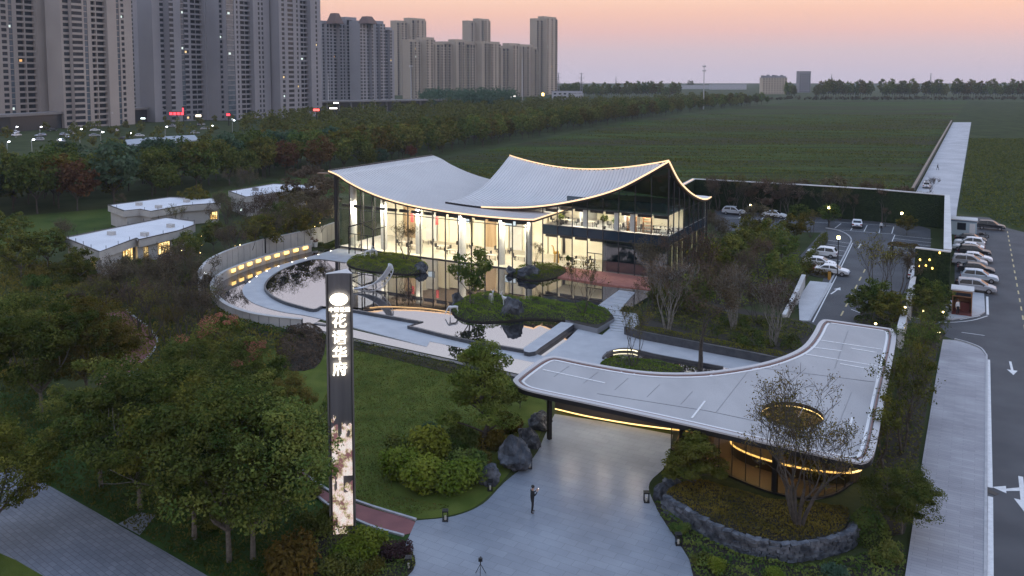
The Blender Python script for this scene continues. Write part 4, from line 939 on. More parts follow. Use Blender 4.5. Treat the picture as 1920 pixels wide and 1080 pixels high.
FAR = [  # x0, x1, top, depth, wall, label
    (606,652,44,760,M_tw2,'grey tower with a brown peaked crown, left of the twin crowned pair'),(652,673,37,775,M_tw2,'narrow grey link tower between the two peaked crowns'),
    (673,704,44,770,M_tw2,'grey tower with a brown peaked crown, right of the twin crowned pair'),(704,724,44,790,M_tw2,'slim grey tower with lit balconies beside the crowned pair'),(724,740,56,800,M_tw2,'slim grey tower ending the crowned group on its right'),
    (746,771,42,1080,M_tw3,'tall sand tower behind the low row, its left half'),(771,800,37,1090,M_tw3,'tall sand tower behind the low row, its right half'),
    (770,798,78,920,M_tw3,'sand tower at the left end of the lower row'),(796,817,74,930,M_tw3,'sand tower second in the lower row with a raised top'),(817,834,83,940,M_tw3,'sand tower third in the lower row'),
    (834,856,82,950,M_tw3,'sand tower fourth in the lower row'),(856,876,78,955,M_tw3,'sand tower fifth in the lower row, slightly raised'),(876,904,83,965,M_tw3,'sand tower in the middle of the lower row'),
    (880,900,42,1150,M_tw3,'tall sand tower rising behind the middle of the low row, left part'),(900,920,38,1155,M_tw3,'tall sand tower rising behind the middle of the low row, right part'),
    (904,918,81,975,M_tw3,'sand tower right of the middle of the lower row'),(918,940,82,985,M_tw3,'sand tower below the tall middle tower on its right'),(940,957,90,1000,M_tw3,'shorter sand tower in the lower row'),
    (957,978,85,1010,M_tw3,'sand tower third from the right of the lower row'),(978,1003,87,1020,M_tw3,'sand tower at the right end of the lower row'),(1003,1010,92,1030,M_tw3,'sliver of a sand tower beside the tall right tower'),
    (1007,1022,38,1120,M_tw3,'tallest sand tower at the right end, left part'),(1022,1045,34,1125,M_tw3,'tallest sand tower at the right end, right part'),(734,747,98,1150,M_tw3,'distant sand block in the gap left of the tall towers')]
for k, (x0, x1, yt, Y, wm, lb) in enumerate(FAR):
    r_ = tower(lb, x0, Y, auto(x0, x1, 40+k), zt(yt, Y), 3.0, wm, 60+k, 0.008, depth=14, parapet=0.6)
    if k in (0, 2):
        a, b = ((618,638,24),(677,700,30))[0 if k == 0 else 1][:2]; ty = (24, 30)[k//2]
        zz0, zz1 = zt(44, Y), zt(ty, Y); pa, pb = PY(a,44,Y+6), PY(b,44,Y+6); cw_ = (pb-pa).length; ce = (pa+pb)/2
        m = MB(); lo = [ce + U*x*cw_*.6 + V*y*cw_*.6 for x, y in ((-1,-1),(1,-1),(1,1),(-1,1))]; hi = [ce + U*x*cw_*.28 + V*y*cw_*.28 for x, y in ((-1,-1),(1,-1),(1,1),(-1,1))]
        m.hexa([Vector((p.x,p.y,zz0)) for p in lo] + [Vector((p.x,p.y,zz1)) for p in hi]); m.build('crown', M_rooft, r_)
# ------------------------------------------------------------------ colonnade podium and its shops
t = thing('shop_podium', 'long two-storey shop podium with columns at the feet of the towers', 'building', P(300,240))
pod = [P(x, y, 8.0) for x, y in ((-80,219),(0,216),(120,209.5),(250,203),(400,197),(510,193),(603,190),(700,188.5),(860,186))]
MB().wall(pod, 9, 7.2, 8.4).build('deck', mat('podium deck', (0.20,0.19,0.19), 0.8), t)
MB().wall([p + V*3 for p in pod], 5, 0, 7.2).build('shopfronts', mat('dark shopfront', (0.03,0.033,0.038), 0.3), t)
pdl = [0]
for a, b in zip(pod, pod[1:]): pdl.append(pdl[-1]+(b-a).length)
for k in range(int(pdl[-1]/9)):
    p = along(pod, pdl, k*9+2) - V*3.2; MB().box(Vector((p.x,p.y,0)), 1.1, 1.1, 7.2, TH).build('column', MATS['podium deck'], t)
def sign_board(px, py, w, h, col, st, lb, Yoff=0, bars=0):
    Y = P(px, 236).y + Yoff; c = PY(px, py, Y); s = thing('shop_sign', lb, 'shop sign', Vector((c.x,c.y,0)))
    w_ = w*Y/FPX; h_ = h*Y/FPX
    MB().box(Vector((c.x,c.y+0.4,c.z-h_/2)), w_*1.05, 0.3, h_*1.1).build('board', M_black, s)
    n = max(1, bars)
    for i in range(n): MB().box(Vector((c.x+(i-(n-1)/2)*w_/n, c.y, c.z-h_*0.4)), w_/n*0.72, 0.2, h_*0.8).build('lit_character' if bars else 'lit_panel', emission('sign glow %d %d %d' % tuple(int(9*x) for x in col), col, st), s)
    MB().box(Vector((c.x,c.y+0.6,0)), 0.4, 0.3, c.z).build('support', M_black, s)
sign_board(331,213,28,6,(1,0.05,0.07),3,'red lit shop sign under the grey tower on the podium',0,4)
sign_board(343,208,3,14,(1,0.04,0.05),1.2,'upright red lit blade sign beside the red shop sign')
sign_board(171,228,20,6,(0.45,0.6,1.0),6,'blue-white lit shop sign at the left of the podium')
sign_board(372,217,14,5,(1,0.85,0.7),2.5,'warm white lit shopfront sign right of the red sign'); sign_board(428,215,9,5,(1,0.08,0.06),2.5,'small round red lit sign in the middle of the podium')
sign_board(593,206,16,5,(1,0.12,0.1),2.5,'red lit sign at the right end of the podium'); sign_board(625,203,20,3,(1,0.9,0.85),3,'white lit strip sign right of the red end sign'); sign_board(630,193,13,3,(1,0.95,0.9),3,'white lit roof sign above the right end of the podium')
sign_board(116,222,6,7,(1,1,0.9),2.5,'bright white shop doorway left of the blue sign'); sign_board(268,222,11,3,(0.8,1,0.95),3,'pale green lit strip left of the red sign')
sign_board(955,181,24,4,(1,0.97,0.92),3,'white lit roof letters at the right end of the sand towers',250,5); sign_board(1018,177,6,7,(1,0.7,0.25),5,'warm lit gate lamp at the foot of the tallest sand tower',250)
# ------------------------------------------------------------------ far things
def box_building(lb, x0, x1, yt, Y, m, dep=12, wins=0, name='distant_building'):
    a, b = PY(x0,150,Y), PY(x1,150,Y); H = zt(yt, Y); t = thing(name, lb, 'building', Vector((a.x,a.y,0)))
    MB().box(Vector(((a.x+b.x)/2, Y+dep/2, 0)), b.x-a.x, dep, H).build('wall', m, t)
    MB().box(Vector(((a.x+b.x)/2, Y+dep/2, H)), (b.x-a.x)*1.02, dep*1.02, 0.5).build('roof_edge', M_tw2, t)
    if wins:
        nfl = max(1, int(H/3.2)); nw = wins
        for f in range(nfl):
            for k in range(nw):
                x = a.x + (b.x-a.x)*(k+0.5)/nw; MB().box(Vector((x, Y-0.05, f*3.2+1.0)), (b.x-a.x)/nw*0.5, 0.2, 1.5).build('window', M_twin, t)
    return t, H, a, b
M_hz = mat('pale far wall', (0.42,0.42,0.45), 0.8)
t, H, a, b = box_building('grey office block on the horizon right of centre', 1499,1520,134,1250,M_tw2,14,5)
t, H, a, b = box_building('wide pale block on the horizon with a broken roofline', 1430,1476,146,1150,mat('cream far wall', (0.50,0.42,0.33), 0.8),14,9)
for k in range(9): MB().box(Vector((a.x+(b.x-a.x)*(k+.5)/9, 1157, H+.5)), (b.x-a.x)/12, 6, 2+3*random.random()).build('roof_plant', M_tw2, t)
box_building('low white hall with dark windows at the end of the poplar belt', 1036,1092,172,820,M_hz,14,6); box_building('low white annex stepping down beside the white hall', 1070,1094,176,812,M_hz,6,5)
box_building('long low pale sheds in the haze at the centre of the horizon', 1335,1400,158,1500,M_hz,20,0); box_building('low shed in the haze left of the telecom mast', 1280,1330,160,1550,M_hz,20,0)
def mast(lb, px, pyt, pyb, r=0.35, arms=0, lattice=False):
    b = P(px, pyb); H = ztop(px, pyb, pyt); t = thing('mast', lb, 'mast', b)
    MB().tube([b, b+Z*H*0.5, b+Z*H], [r, r*0.75, r*0.45], 8).build('pole', mat('galvanised steel', (0.42,0.43,0.45), 0.5, 0.3), t)
    for k in range(arms):
        z = H*(0.97-0.10*k); MB().bar(b+Z*z-Vector((H*0.035,0,0)), b+Z*z+Vector((H*0.035,0,0)), r, r).build('cross_arm', MATS['galvanised steel'], t)
        for s in (-1, 1): MB().box(b+Z*(z-H*.02)+Vector((s*H*0.03,0,0)), r*1.2, r, H*0.045).build('antenna', M_white, t)
mast('tall telecom mast rising from the right end of the poplar belt', 1319, 122, 205, 0.5, 2)
mast('tall pale mast at the right of the sand towers', 979, 110, 199, 0.55); mast('pale mast in front of the crowned towers', 616, 138, 198, 0.5); mast('pale mast with a round collar in front of the sand towers', 771, 122, 196, 0.6, 1)
def pylon(lb, px, pyt, Y):
    H = zt(pyt, Y); b = PY(px,150,Y); b.z = 0; t = thing('pylon', lb, 'pylon', b); w = H*0.06; m = MB()
    for sx_, sy_ in ((-1,-1),(1,-1),(1,1),(-1,1)): m.tube([b+Vector((sx_*w,sy_*w,0)), b+Vector((sx_*w*.3,sy_*w*.3,H*.7)), b+Vector((0,0,H))], H*0.008, 4)
    for k in range(8):
        z0_, z1_ = H*k/9, H*(k+1)/9; w0, w1 = w*(1-k/10), w*(1-(k+1)/10)
        m.bar(b+Vector((-w0,0,z0_)), b+Vector((w1,0,z1_)), H*.006, H*.006).bar(b+Vector((w0,0,z0_)), b+Vector((-w1,0,z1_)), H*.006, H*.006)
    m.build('lattice', M_tw2, t)
    for f, l in ((0.96,.09),(0.80,.12),(0.64,.1)): MB().bar(b+Vector((-H*l,0,H*f)), b+Vector((H*l,0,H*f)), H*.012, H*.012).build('cross_arm', M_tw2, t)
pylon('power pylon standing left of the far tree belt', 1090, 136, 900); pylon('power pylon just right of the tallest sand tower', 1047, 136, 930); pylon('small far power pylon left of the broken tree line', 1155, 143, 1500); pylon('far power pylon above the trees right of the office block', 1559, 139, 1500); pylon('far power pylon above the right part of the tree line', 1745, 137, 1800)
# haze: one box of even pale air round the camera and everything built
hz = MB().hexa([Vector((x,y,z)) for z in (-1.2, 150) for x, y in ((-2600,-250),(2600,-250),(2600,2700),(-2600,2700))]).build('haze', None)
hz['kind'] = 'stuff'; hz['label'] = 'thin lavender evening haze over the whole place'
hm = bpy.data.materials.new('evening haze'); hm.use_nodes = True; t = hm.node_tree; t.nodes.clear()
pv = t.nodes.new('ShaderNodeVolumePrincipled'); pv.inputs['Color'].default_value = (0.80,0.87,1.0,1); pv.inputs['Density'].default_value = 0.00010; pv.inputs['Anisotropy'].default_value = 0.0
o_ = t.nodes.new('ShaderNodeOutputMaterial'); t.links.new(pv.outputs[0], o_.inputs['Volume']); hz.data.materials.clear(); hz.data.materials.append(hm)
# ------------------------------------------------------------------ plants: prototypes
def leaf_quads(cent, size, rng, up=0.5, asp=0.6, out=None):
    n = len(cent); nr = rng.normal(size=(n,3)); nr[:,2] = np.abs(nr[:,2])*0.6 + up
    if out is not None: nr += out*0.8
    nr /= np.linalg.norm(nr, axis=1)[:,None]
    a = np.cross(nr, rng.normal(size=(n,3))); a /= np.linalg.norm(a, axis=1)[:,None]+1e-9; b = np.cross(nr, a)
    s = (np.asarray(size)*rng.uniform(0.6,1.35,n))[:,None]
    v = np.stack([cent-a*s*0.5, cent+b*s*asp*0.5-a*s*0.05, cent+a*s*0.5, cent-b*s*asp*0.5-a*s*0.05], 1)
    return v.reshape(-1,3)
def clusters_to_leaves(cl, per, size, rng, up=0.5, asp=0.6):
    cs = []; outs = []
    for c, r in cl:
        d = rng.normal(size=(per,3)); d /= np.linalg.norm(d,axis=1)[:,None]; rad = rng.uniform(0.35,1.0,per)**0.6
        off = d*rad[:,None]*np.asarray(r); cs.append(np.asarray(c)+off); outs.append(d)
    return leaf_quads(np.concatenate(cs), size, rng, up, asp, np.concatenate(outs))
def quads(n): return np.arange(n*4).reshape(-1,4)
class Wood:
    def __init__(s, seed): s.rng = random.Random(seed); s.mb = MB(); s.tips = []
    def grow(s, p, d, L, r, lev, maxlev, nb=(2,3), spread=0.6, shrink=0.68, up=0.12, sides=6, bend=0.12):
        g = s.rng; path = [Vector(p)]; r = max(r, 0.013); rs = [r]; k = 3 if lev < 3 else 2; d = Vector(d).normalized()
        for i in range(k):
            d = (d + Vector((g.gauss(0,bend), g.gauss(0,bend), g.gauss(0,bend*.5)+up*0.5))).normalized()
            path.append(path[-1] + d*(L/k)); rs.append(r*(1-0.38*(i+1)/k))
        s.mb.tube(path, rs, max(3, sides-lev), 0, caps=False)
        if lev >= maxlev: s.tips.append(path[-1]); return
        if lev >= maxlev-1: s.tips.append(path[-1])
        for b in range(g.randint(*nb)):
            f = g.uniform(0.45,1.0) if b else 1.0; i = min(k-1, int(f*k)); q = path[i].lerp(path[i+1], f*k-i if f < 1 else 1.0)
            ax = Vector((g.gauss(0,1), g.gauss(0,1), g.gauss(0,0.4))); ax = (ax - d*ax.dot(d)).normalized()
            nd = (d + ax*g.uniform(spread*.6, spread*1.3) + Z*up).normalized()
            s.grow(q, nd, L*shrink*g.uniform(.8,1.15), rs[-1]*0.72, lev+1, maxlev, nb, spread, shrink, up, sides, bend)
def proto(name, parts):
    "parts: [(part name, mesh)] -> dict used by plant()"
    return dict(name=name, parts=parts)
def plant(pr, loc, h, label, cat='tree', group=None, rz=None, sq=1.0):
    "h: scale factor"
    if len(pr['parts']) == 1:
        o = bpy.data.objects.new(pr['name'], pr['parts'][0][1]); link(o); tag(o, label, cat, group)
    else:
        o = thing(pr['name'], label, cat, loc, 0, group)
        for nm, me in pr['parts']: link(bpy.data.objects.new(nm, me), o)
    o.location = loc; o.rotation_euler = (0,0, random.uniform(0,6.28) if rz is None else rz); o.scale = (h*sq, h*sq, h)
    return o
L_dark = leafmat('dark green leaves', (0.034,0.068,0.018), (0.130,0.155,0.038))
L_olive = leafmat('olive leaves', (0.062,0.078,0.018), (0.190,0.170,0.036))
L_mid = leafmat('mid green leaves', (0.058,0.100,0.026), (0.185,0.200,0.050))
L_blue = leafmat('blue green leaves', (0.042,0.078,0.052), (0.094,0.151,0.094))
L_rust = leafmat('rust leaves', (0.132,0.066,0.035), (0.176,0.114,0.048))
L_amber = leafmat('amber leaves', (0.130,0.100,0.020), (0.160,0.160,0.032))
L_brown = leafmat('brown leaves', (0.086,0.074,0.048), (0.156,0.130,0.079))
L_pine = leafmat('pine needles', (0.080,0.110,0.022), (0.190,0.200,0.045))
L_lime = leafmat('lime leaves', (0.110,0.165,0.022), (0.200,0.235,0.040))
L_hedge = leafmat('hedge leaves', (0.081,0.142,0.019), (0.176,0.236,0.041), scale=0.5)
L_gold = leafmat('golden ground cover', (0.085,0.079,0.018), (0.173,0.143,0.028), scale=0.5)
L_purple = leafmat('purple leaves', (0.056,0.036,0.036), (0.100,0.060,0.056))
L_orange = leafmat('orange seed clusters', (0.30,0.15,0.075), (0.42,0.24,0.13))
def broad(name, seed, H, R_, nc, per, ls, lm, bark=None, base=0.20, flat=0.75, rc=(0.55,1.1), droop=0.25, extra=None, single=False, wood_lv=3, up=0.5):
    rng = np.random.default_rng(seed); W = Wood(seed); g = W.rng
    th = H*base; W.mb.tube([(0,0,-0.15),(g.uniform(-.1,.1),g.uniform(-.1,.1),th*.6),(g.uniform(-.15,.15),0,th)], [H*0.015,H*0.012,H*0.011], 7, caps=False)
    for k in range(5 if wood_lv > 1 else 3):
        a = k*2*PI/5 + g.uniform(-.3,.3); W.grow((0,0,th*g.uniform(.8,1.0)), (math.cos(a)*.7, math.sin(a)*.7, 0.8), H*0.28, H*0.012, 1, wood_lv, (2,2), 0.6, 0.72)
    cl = []
    for k in range(nc):
        d = rng.normal(size=3); d /= np.linalg.norm(d); d[2] = d[2]*0.95
        rr = rng.uniform(0.45,1.0)**0.5; ang = math.atan2(d[1], d[0]); lob = 1 + 0.16*math.sin(3*ang+seed) + 0.10*math.sin(5*ang+2*seed)
        c = np.array([d[0]*R_*rr*lob, d[1]*R_*rr*lob, H*(base+1)/2 + d[2]*H*(1-base)/2*rr*0.92])
        q = rng.uniform(*rc)*R_*0.30; cl.append((c, (q*1.15, q*1.15, q*flat)))
    for t_ in W.tips[:nc//3]: cl.append((np.array(t_), (R_*.22,R_*.22,R_*.16)))
    v = clusters_to_leaves(cl, per, ls, rng, up); n = len(v)//4
    if single:
        wv = np.array(W.mb.v); me = bpy.data.meshes.new(name); fs = [tuple(f) for f in W.mb.f] + [tuple(len(wv)+i*4+j for j in range(4)) for i in range(n)]
        me = raw_mesh(name, np.concatenate([wv, v]), fs, [bark or M_barkd, lm], [0]*len(W.mb.f) + [1]*n); return proto(name, [('tree', me)])
    parts = [('trunk', W.mb.mesh('trunk', bark or M_bark)), ('crown', raw_mesh('crown', v, quads(n), lm))]
    if extra:
        top = [(c + np.array((0,0,r[2]*.8)), (r[0]*.55,r[1]*.55,r[2]*.5)) for c, r in cl if c[2] > H*0.72][:extra]
        v = clusters_to_leaves(top, per//2, ls*0.7, rng, 0.3); parts.append(('seed_clusters', raw_mesh('seed_clusters', v, quads(len(v)//4), L_orange)))
    return proto(name, parts)
def bare(name, seed, H, lv=5, leaves=900, ls=0.14, lm=None, bark=None, stems=1, spread=0.55):
    W = Wood(seed); g = W.rng; rng = np.random.default_rng(seed)
    for s in range(stems):
        a = s*2*PI/max(1,stems)+g.random(); d = (math.cos(a)*.28, math.sin(a)*.28, 1) if stems > 1 else (0.05,0.03,1)
        W.grow((math.cos(a)*.12*(stems > 1), math.sin(a)*.12*(stems > 1), -0.1), d, H*(0.30 if stems == 1 else 0.34), H*(0.020 if stems == 1 else 0.013), 0, lv, (2,3), spread, 0.74, 0.16, 6, 0.10)
    parts = [('trunk', W.mb.mesh('trunk', bark or M_barkd))]
    if leaves:
        tp = np.array([tuple(t_) for t_ in W.tips]); idx = rng.integers(0, len(tp), leaves); c = tp[idx] + rng.normal(size=(leaves,3))*H*0.02
        v = leaf_quads(c, ls, rng, 0.3); parts.append(('crown', raw_mesh('crown', v, quads(leaves), lm or L_brown)))
    return proto(name, parts)
def cloudpine(name, seed, H, pads, per=420, ls=0.21, lm=None, R_=2.4):
    rng = np.random.default_rng(seed); W = Wood(seed); g = W.rng; m = W.mb
    tp = [(0,0,-0.1)]
    for k in range(6): tp.append((g.uniform(-.35,.35), g.uniform(-.35,.35), H*0.9*(k+1)/6))
    m.tube(tp, [H*0.026*(1-k/8) for k in range(7)], 7, caps=False); cl = []
    for k in range(pads):
        f = 0.30 + 0.66*(k/(pads-1)); a = k*2.4+g.uniform(-.4,.4); rr = R_*(1.05-f)**0.6*g.uniform(.55,1.0); i = min(5, int(f*6))
        s0 = Vector(tp[i]); e = Vector((math.cos(a)*rr, math.sin(a)*rr, H*f+g.uniform(-.1,.35)))
        m.tube([s0, s0.lerp(e,.55)+Z*.1, e], [H*.010,H*.008,H*.004], 5, caps=False); q = g.uniform(.55,1.0)*R_*.42
        cl.append((np.array(e)+np.array((0,0,.15)), (q,q,q*.42)))
    cl.append((np.array((tp[-1][0],tp[-1][1],H*.95)), (R_*.36,R_*.36,R_*.22)))
    v = clusters_to_leaves(cl, per, ls, rng, 0.8, 0.42)
    return proto(name, [('trunk', m.mesh('trunk', M_barkd)), ('crown', raw_mesh('crown', v, quads(len(v)//4), lm or L_pine))])
def shrub(name, seed, r, n, ls, lm, flat=0.75, lumps=7):
    rng = np.random.default_rng(seed); cl = [(np.array((0,0,r*flat*.55)), (r*.8,r*.8,r*flat*.6))]
    for k in range(lumps):
        a = rng.uniform(0,6.28); d = rng.uniform(.2,.6)*r; q = r*rng.uniform(.35,.55); cl.append((np.array((math.cos(a)*d, math.sin(a)*d, r*flat*rng.uniform(.4,.85))), (q,q,q*.8)))
    v = clusters_to_leaves(cl, n//len(cl), ls, rng, 0.5); v[:,2] = np.maximum(v[:,2], 0.0)
    return proto(name, [('shrub', raw_mesh('foliage', v, quads(len(v)//4), lm))])
def ball(name, seed, n, ls, lm):
    rng = np.random.default_rng(seed); d = rng.normal(size=(n,3)); d /= np.linalg.norm(d,axis=1)[:,None]; d[:,2] = np.abs(d[:,2])*1.5-0.45
    c = d*rng.uniform(0.82,1.03,(n,1)); c[:,2] += 0.45; v = leaf_quads(c, ls, rng, 0.0, 0.6, d*2.0)
    return proto(name, [('shrub', raw_mesh('foliage', v, quads(n), lm))])
NEAR = [broad('broadleaf_tree', 11+k, 10.0, 3.5, 66, 300, 0.185, (L_olive, L_dark, L_mid)[k], rc=(0.40,1.25)) for k in range(3)] + [broad('broadleaf_tree', 17, 10.0, 2.7, 50, 300, 0.18, L_mid, rc=(0.45,1.3)), broad('broadleaf_tree', 18, 10.0, 3.3, 44, 330, 0.18, L_amber, rc=(0.4,1.3)), broad('broadleaf_tree', 19, 10.0, 3.0, 52, 300, 0.17, L_olive, rc=(0.4,1.35))]
GOLD = broad('goldenrain_tree', 21, 8.0, 3.3, 50, 230, 0.185, L_dark, extra=16, rc=(0.4,1.25))
MID = [broad('garden_tree', 31+k, 6.0, 2.3, 40, 55, 0.30, m_) for k, m_ in enumerate((L_mid, L_olive, L_brown, L_dark))]
FOR = [broad('woodland_tree', 41+k, 11.0, (4.0,3.4,3.8,3.2,3.6,3.0,4.2)[k], 46, 26, 0.72, m_, single=True, wood_lv=2, base=0.24, rc=(.7,1.25)) for k, m_ in enumerate((L_dark, L_mid, L_blue, L_olive, L_rust, L_amber, L_dark))]
POP = [broad('belt_tree', 51+k, 13.0, (2.9,3.3,2.6)[k], 40, 20, 0.85, m_, single=True, wood_lv=2, base=0.2, rc=(.8,1.3)) for k, m_ in enumerate((L_mid, L_mid, L_olive))]
BARE = [bare('bare_tree', 61, 8.0, 5, 1600, 0.15, L_brown), bare('bare_tree', 62, 8.0, 5, 1200, 0.16, L_olive, stems=3), bare('bare_tree', 63, 8.0, 5, 2600, 0.17, L_brown, stems=4)]
BIGBARE = bare('multi_stem_tree', 65, 9.0, 6, 4200, 0.125, L_olive, M_barkd, stems=5, spread=0.72)
WHITE = bare('white_stem_tree', 66, 6.0, 5, 2200, 0.14, L_brown, mat('white washed bark', (0.24,0.225,0.20), 0.9, col2=(0.13,0.12,0.10), scale=4, coord='obj'), stems=6, spread=0.5)
SLIM = [bare('slim_tree', 67+k, 7.5, 5, 2600, 0.17, (L_olive, L_dark)[k], M_barkd, stems=1+k) for k in range(2)]
PINE = [cloudpine('cloud_pine', 71, 6.8, 22, 620, R_=2.9), cloudpine('cloud_pine', 72, 4.6, 16, 620, R_=2.6)]
SHR = {k: shrub('shrub', 81+i, 1.0, 2600, 0.115, m_) for i, (k, m_) in enumerate((('lime',L_lime),('mid',L_mid),('olive',L_olive),('dark',L_dark),('blue',L_blue),('purple',L_purple),('gold',L_gold),('brown',L_brown)))}
BALL = ball('clipped_ball_shrub', 91, 1500, 0.13, L_dark); BALLS = ball('small_ball_shrub', 92, 260, 0.24, L_dark)
# ------------------------------------------------------------------ placing helpers
def at(pr, px, py, hpx, H0, label, cat='tree', group=None, z=0.0, sq=1.0):
    b = P(px, py, z); h = ztop(px, py, py-hpx, z) - z
    return plant(pr, b, h/H0, label, cat, group, sq=sq)
def bush(kind, px, py, rpx, label, group=None, z=0.0, flat=1.0):
    b = P(px, py, z); r = rpx*b.y/FPX
    o = plant(SHR[kind], b, r, label, 'shrub', group); o.scale = (r, r, r*flat); return o
def in_poly(x, y, poly):
    c = False; n = len(poly)
    for i in range(n):
        x1, y1 = poly[i][0], poly[i][1]; x2, y2 = poly[i-1][0], poly[i-1][1]
        if (y1 > y) != (y2 > y) and x < (x2-x1)*(y-y1)/(y2-y1)+x1: c = not c
    return c
def scatter(poly, step, rnd, jit=0.45):
    xs = [p[0] for p in poly]; ys = [p[1] for p in poly]; out = []; y = min(ys)
    while y < max(ys):
        x = min(xs)
        while x < max(xs):
            a, b = x + rnd.uniform(-jit,jit)*step, y + rnd.uniform(-jit,jit)*step
            if in_poly(a, b, poly): out.append((a, b))
            x += step
        y += step
    return out
def bed(name, label, px_poly, z, h, lm, ls=0.14, dens=60, kind='stuff', lump=0.8, edge=0.5, soil=None):
    "ground cover: a mound of leaves over a planted outline"
    poly = PS(px_poly, z, 3, True); ar = abs(sum(poly[i-1].x*poly[i].y - poly[i].x*poly[i-1].y for i in range(len(poly))))/2
    n = int(min(60000, ar*dens)); rng = np.random.default_rng(len(px_poly)*7+int(px_poly[0][0])); X = np.array([p.x for p in poly]); Yv = np.array([p.y for p in poly])
    pts = []
    while len(pts) < n:
        c = rng.uniform((X.min(),Yv.min()),(X.max(),Yv.max()),(n,2)); ins = np.zeros(len(c), bool)
        for i in range(len(poly)):
            x1,y1,x2,y2 = X[i],Yv[i],X[i-1],Yv[i-1]; cond = ((y1 > c[:,1]) != (y2 > c[:,1])) & (c[:,0] < (x2-x1)*(c[:,1]-y1)/(y2-y1+1e-12)+x1); ins ^= cond
        pts += list(c[ins])
    c = np.array(pts[:n]); d = np.full(n, 1e9)
    for i in range(len(poly)):
        a = np.array((X[i-1],Yv[i-1])); b = np.array((X[i],Yv[i])); ab = b-a; t_ = np.clip(((c-a)@ab)/(ab@ab+1e-9),0,1); d = np.minimum(d, np.linalg.norm(c-(a+t_[:,None]*ab),axis=1))
    prof = np.clip(d/edge,0,1)**0.5
    wav = 0.75 + 0.25*np.sin(c[:,0]*lump*2.1)*np.cos(c[:,1]*lump*1.7) + 0.12*np.sin(c[:,0]*lump*5.3+c[:,1]*3.1)
    zz = z + h*prof*wav*rng.uniform(0.72,1.05,n)
    v = leaf_quads(np.column_stack([c, zz]), ls, rng, 0.7); o = bpy.data.objects.new(name, raw_mesh(name, v, quads(n), lm)); link(o); o['kind'] = kind; o['label'] = label
    struct('bed_soil', MB().prism(poly, min(z-0.3, 0), z+0.02 if not soil else z+soil), MATS['planter soil'])
    return o
# ------------------------------------------------------------------ foreground trees, left
for k, (px, py, hp, v_, lb) in enumerate((
    (190,912,255,3,'olive broadleaf tree, leftmost of the foreground clump beside the block road'),(262,955,285,1,'dark broadleaf tree second in the foreground clump, trunk by the side path'),
    (364,1010,325,5,'broadleaf tree in the middle of the foreground clump with a pale short trunk'),(430,1052,345,1,'tall dark broadleaf tree nearest the bottom edge, its trunk among shrubs'),
    (474,1047,330,2,'broadleaf tree with straight grey trunk left of the golden shrub'),(496,985,300,3,'broadleaf tree with leaning trunk closest to the sign pillar'),
    (350,885,215,1,'dark broadleaf tree filling the back of the foreground clump'),(78,775,235,1,'large dark broadleaf tree at the left edge above the block road'),
    (162,748,195,0,'large olive broadleaf tree left of the red path'),(-8,1010,235,0,'tree at the left edge of the photo whose crown turns amber'),(20,690,150,3-1,'shadowed tree behind the large dark tree at the left edge'))):
    at(NEAR[v_], px, py, hp, 10.0, lb, sq=1.08, group='broadleaf trees in the left foreground')
at(GOLD, 398,752,165,8.0,'tree crowned with orange seed clusters left of the sign pillar',sq=1.1); at(GOLD, 470,770,130,8.0,'smaller tree with a few orange seed clusters beside the lawn',sq=1.1)
at(NEAR[0], 545,800,105,10.0,'small yellow-green tree close behind the sign pillar'); at(NEAR[1], 348,730,105,10.0,'rounded dark tree right of the bend of the red path')
for kd, px, py, r, lb, fl in (('gold',548,1078,74,'golden green shrub at the bottom edge left of the sign',1.2),('mid',600,995,52,'green shrub at the left foot of the sign pillar',1.0),('lime',690,1038,60,'lime green shrub right of the sign foot',1.0),
    ('lime',648,1060,54,'low lime shrub in front of the sign foot',.9),('purple',742,1045,38,'dark purple shrub at the tip of the sign bed',.9),('mid',640,1085,50,'green shrub at the bottom edge below the sign',1.0),('gold',700,1075,34,'yellowish low shrub beside the purple shrub',.8),
    ('dark',505,930,40,'dark shrub under the foreground trees',.9),('dark',400,985,34,'dark shrub among the foreground trunks',.8),('dark',590,925,26,'dark low shrub left of the red path by the sign',.8),
    ('lime',765,895,62,'lime green shrub at the left of the lawn mound',1.0),('lime',808,912,68,'bright lime shrub in the middle of the lawn mound',1.0),('lime',852,918,62,'lime shrub at the front right of the lawn mound',1.0),('mid',885,895,54,'green shrub at the right of the lawn mound',1.0),
    ('mid',742,862,44,'green shrub at the back left of the lawn mound',1.0),('blue',815,815,30,'silvery grey-green shrub on the lawn under the pine',.8),('lime',800,860,64,'bright lime shrub at the top of the lawn mound',1.2),('mid',862,845,48,'dense green shrub behind the lawn mound',1.1),
    ('gold',925,840,40,'golden shrub at the foot of the tall pine',1.0),('olive',955,810,34,'olive shrub between the pine and the boulders',1.0),('olive',895,870,38,'olive shrub beside the lowest boulder',.9)):
    bush(kd, px, py, r, lb, 'shrubs in the foreground beds', flat=fl)
bed('sign_bed','mixed green planting round the foot of the sign pillar',[(560,1005),(640,990),(700,1000),(750,1020),(778,1045),(765,1080),(690,1110),(540,1110)],0.0,0.6,L_mid,0.15,110)
at(PINE[0], 905,838,182,6.8,'tall cloud-pruned pine with yellow-green pads beside the canopy',sq=1.1)
at(PINE[1], 1305,925,102,4.6,'small cloud-pruned pine on the stone-walled bed beside the drive', z=0.4,sq=1.15)
for px, py, h, lb in ((975,765,45,'dark hedge tree under the left tip of the canopy'),(1000,745,40,'dark clipped tree at the canopy corner')): at(MID[3], px, py, h, 6.0, lb)
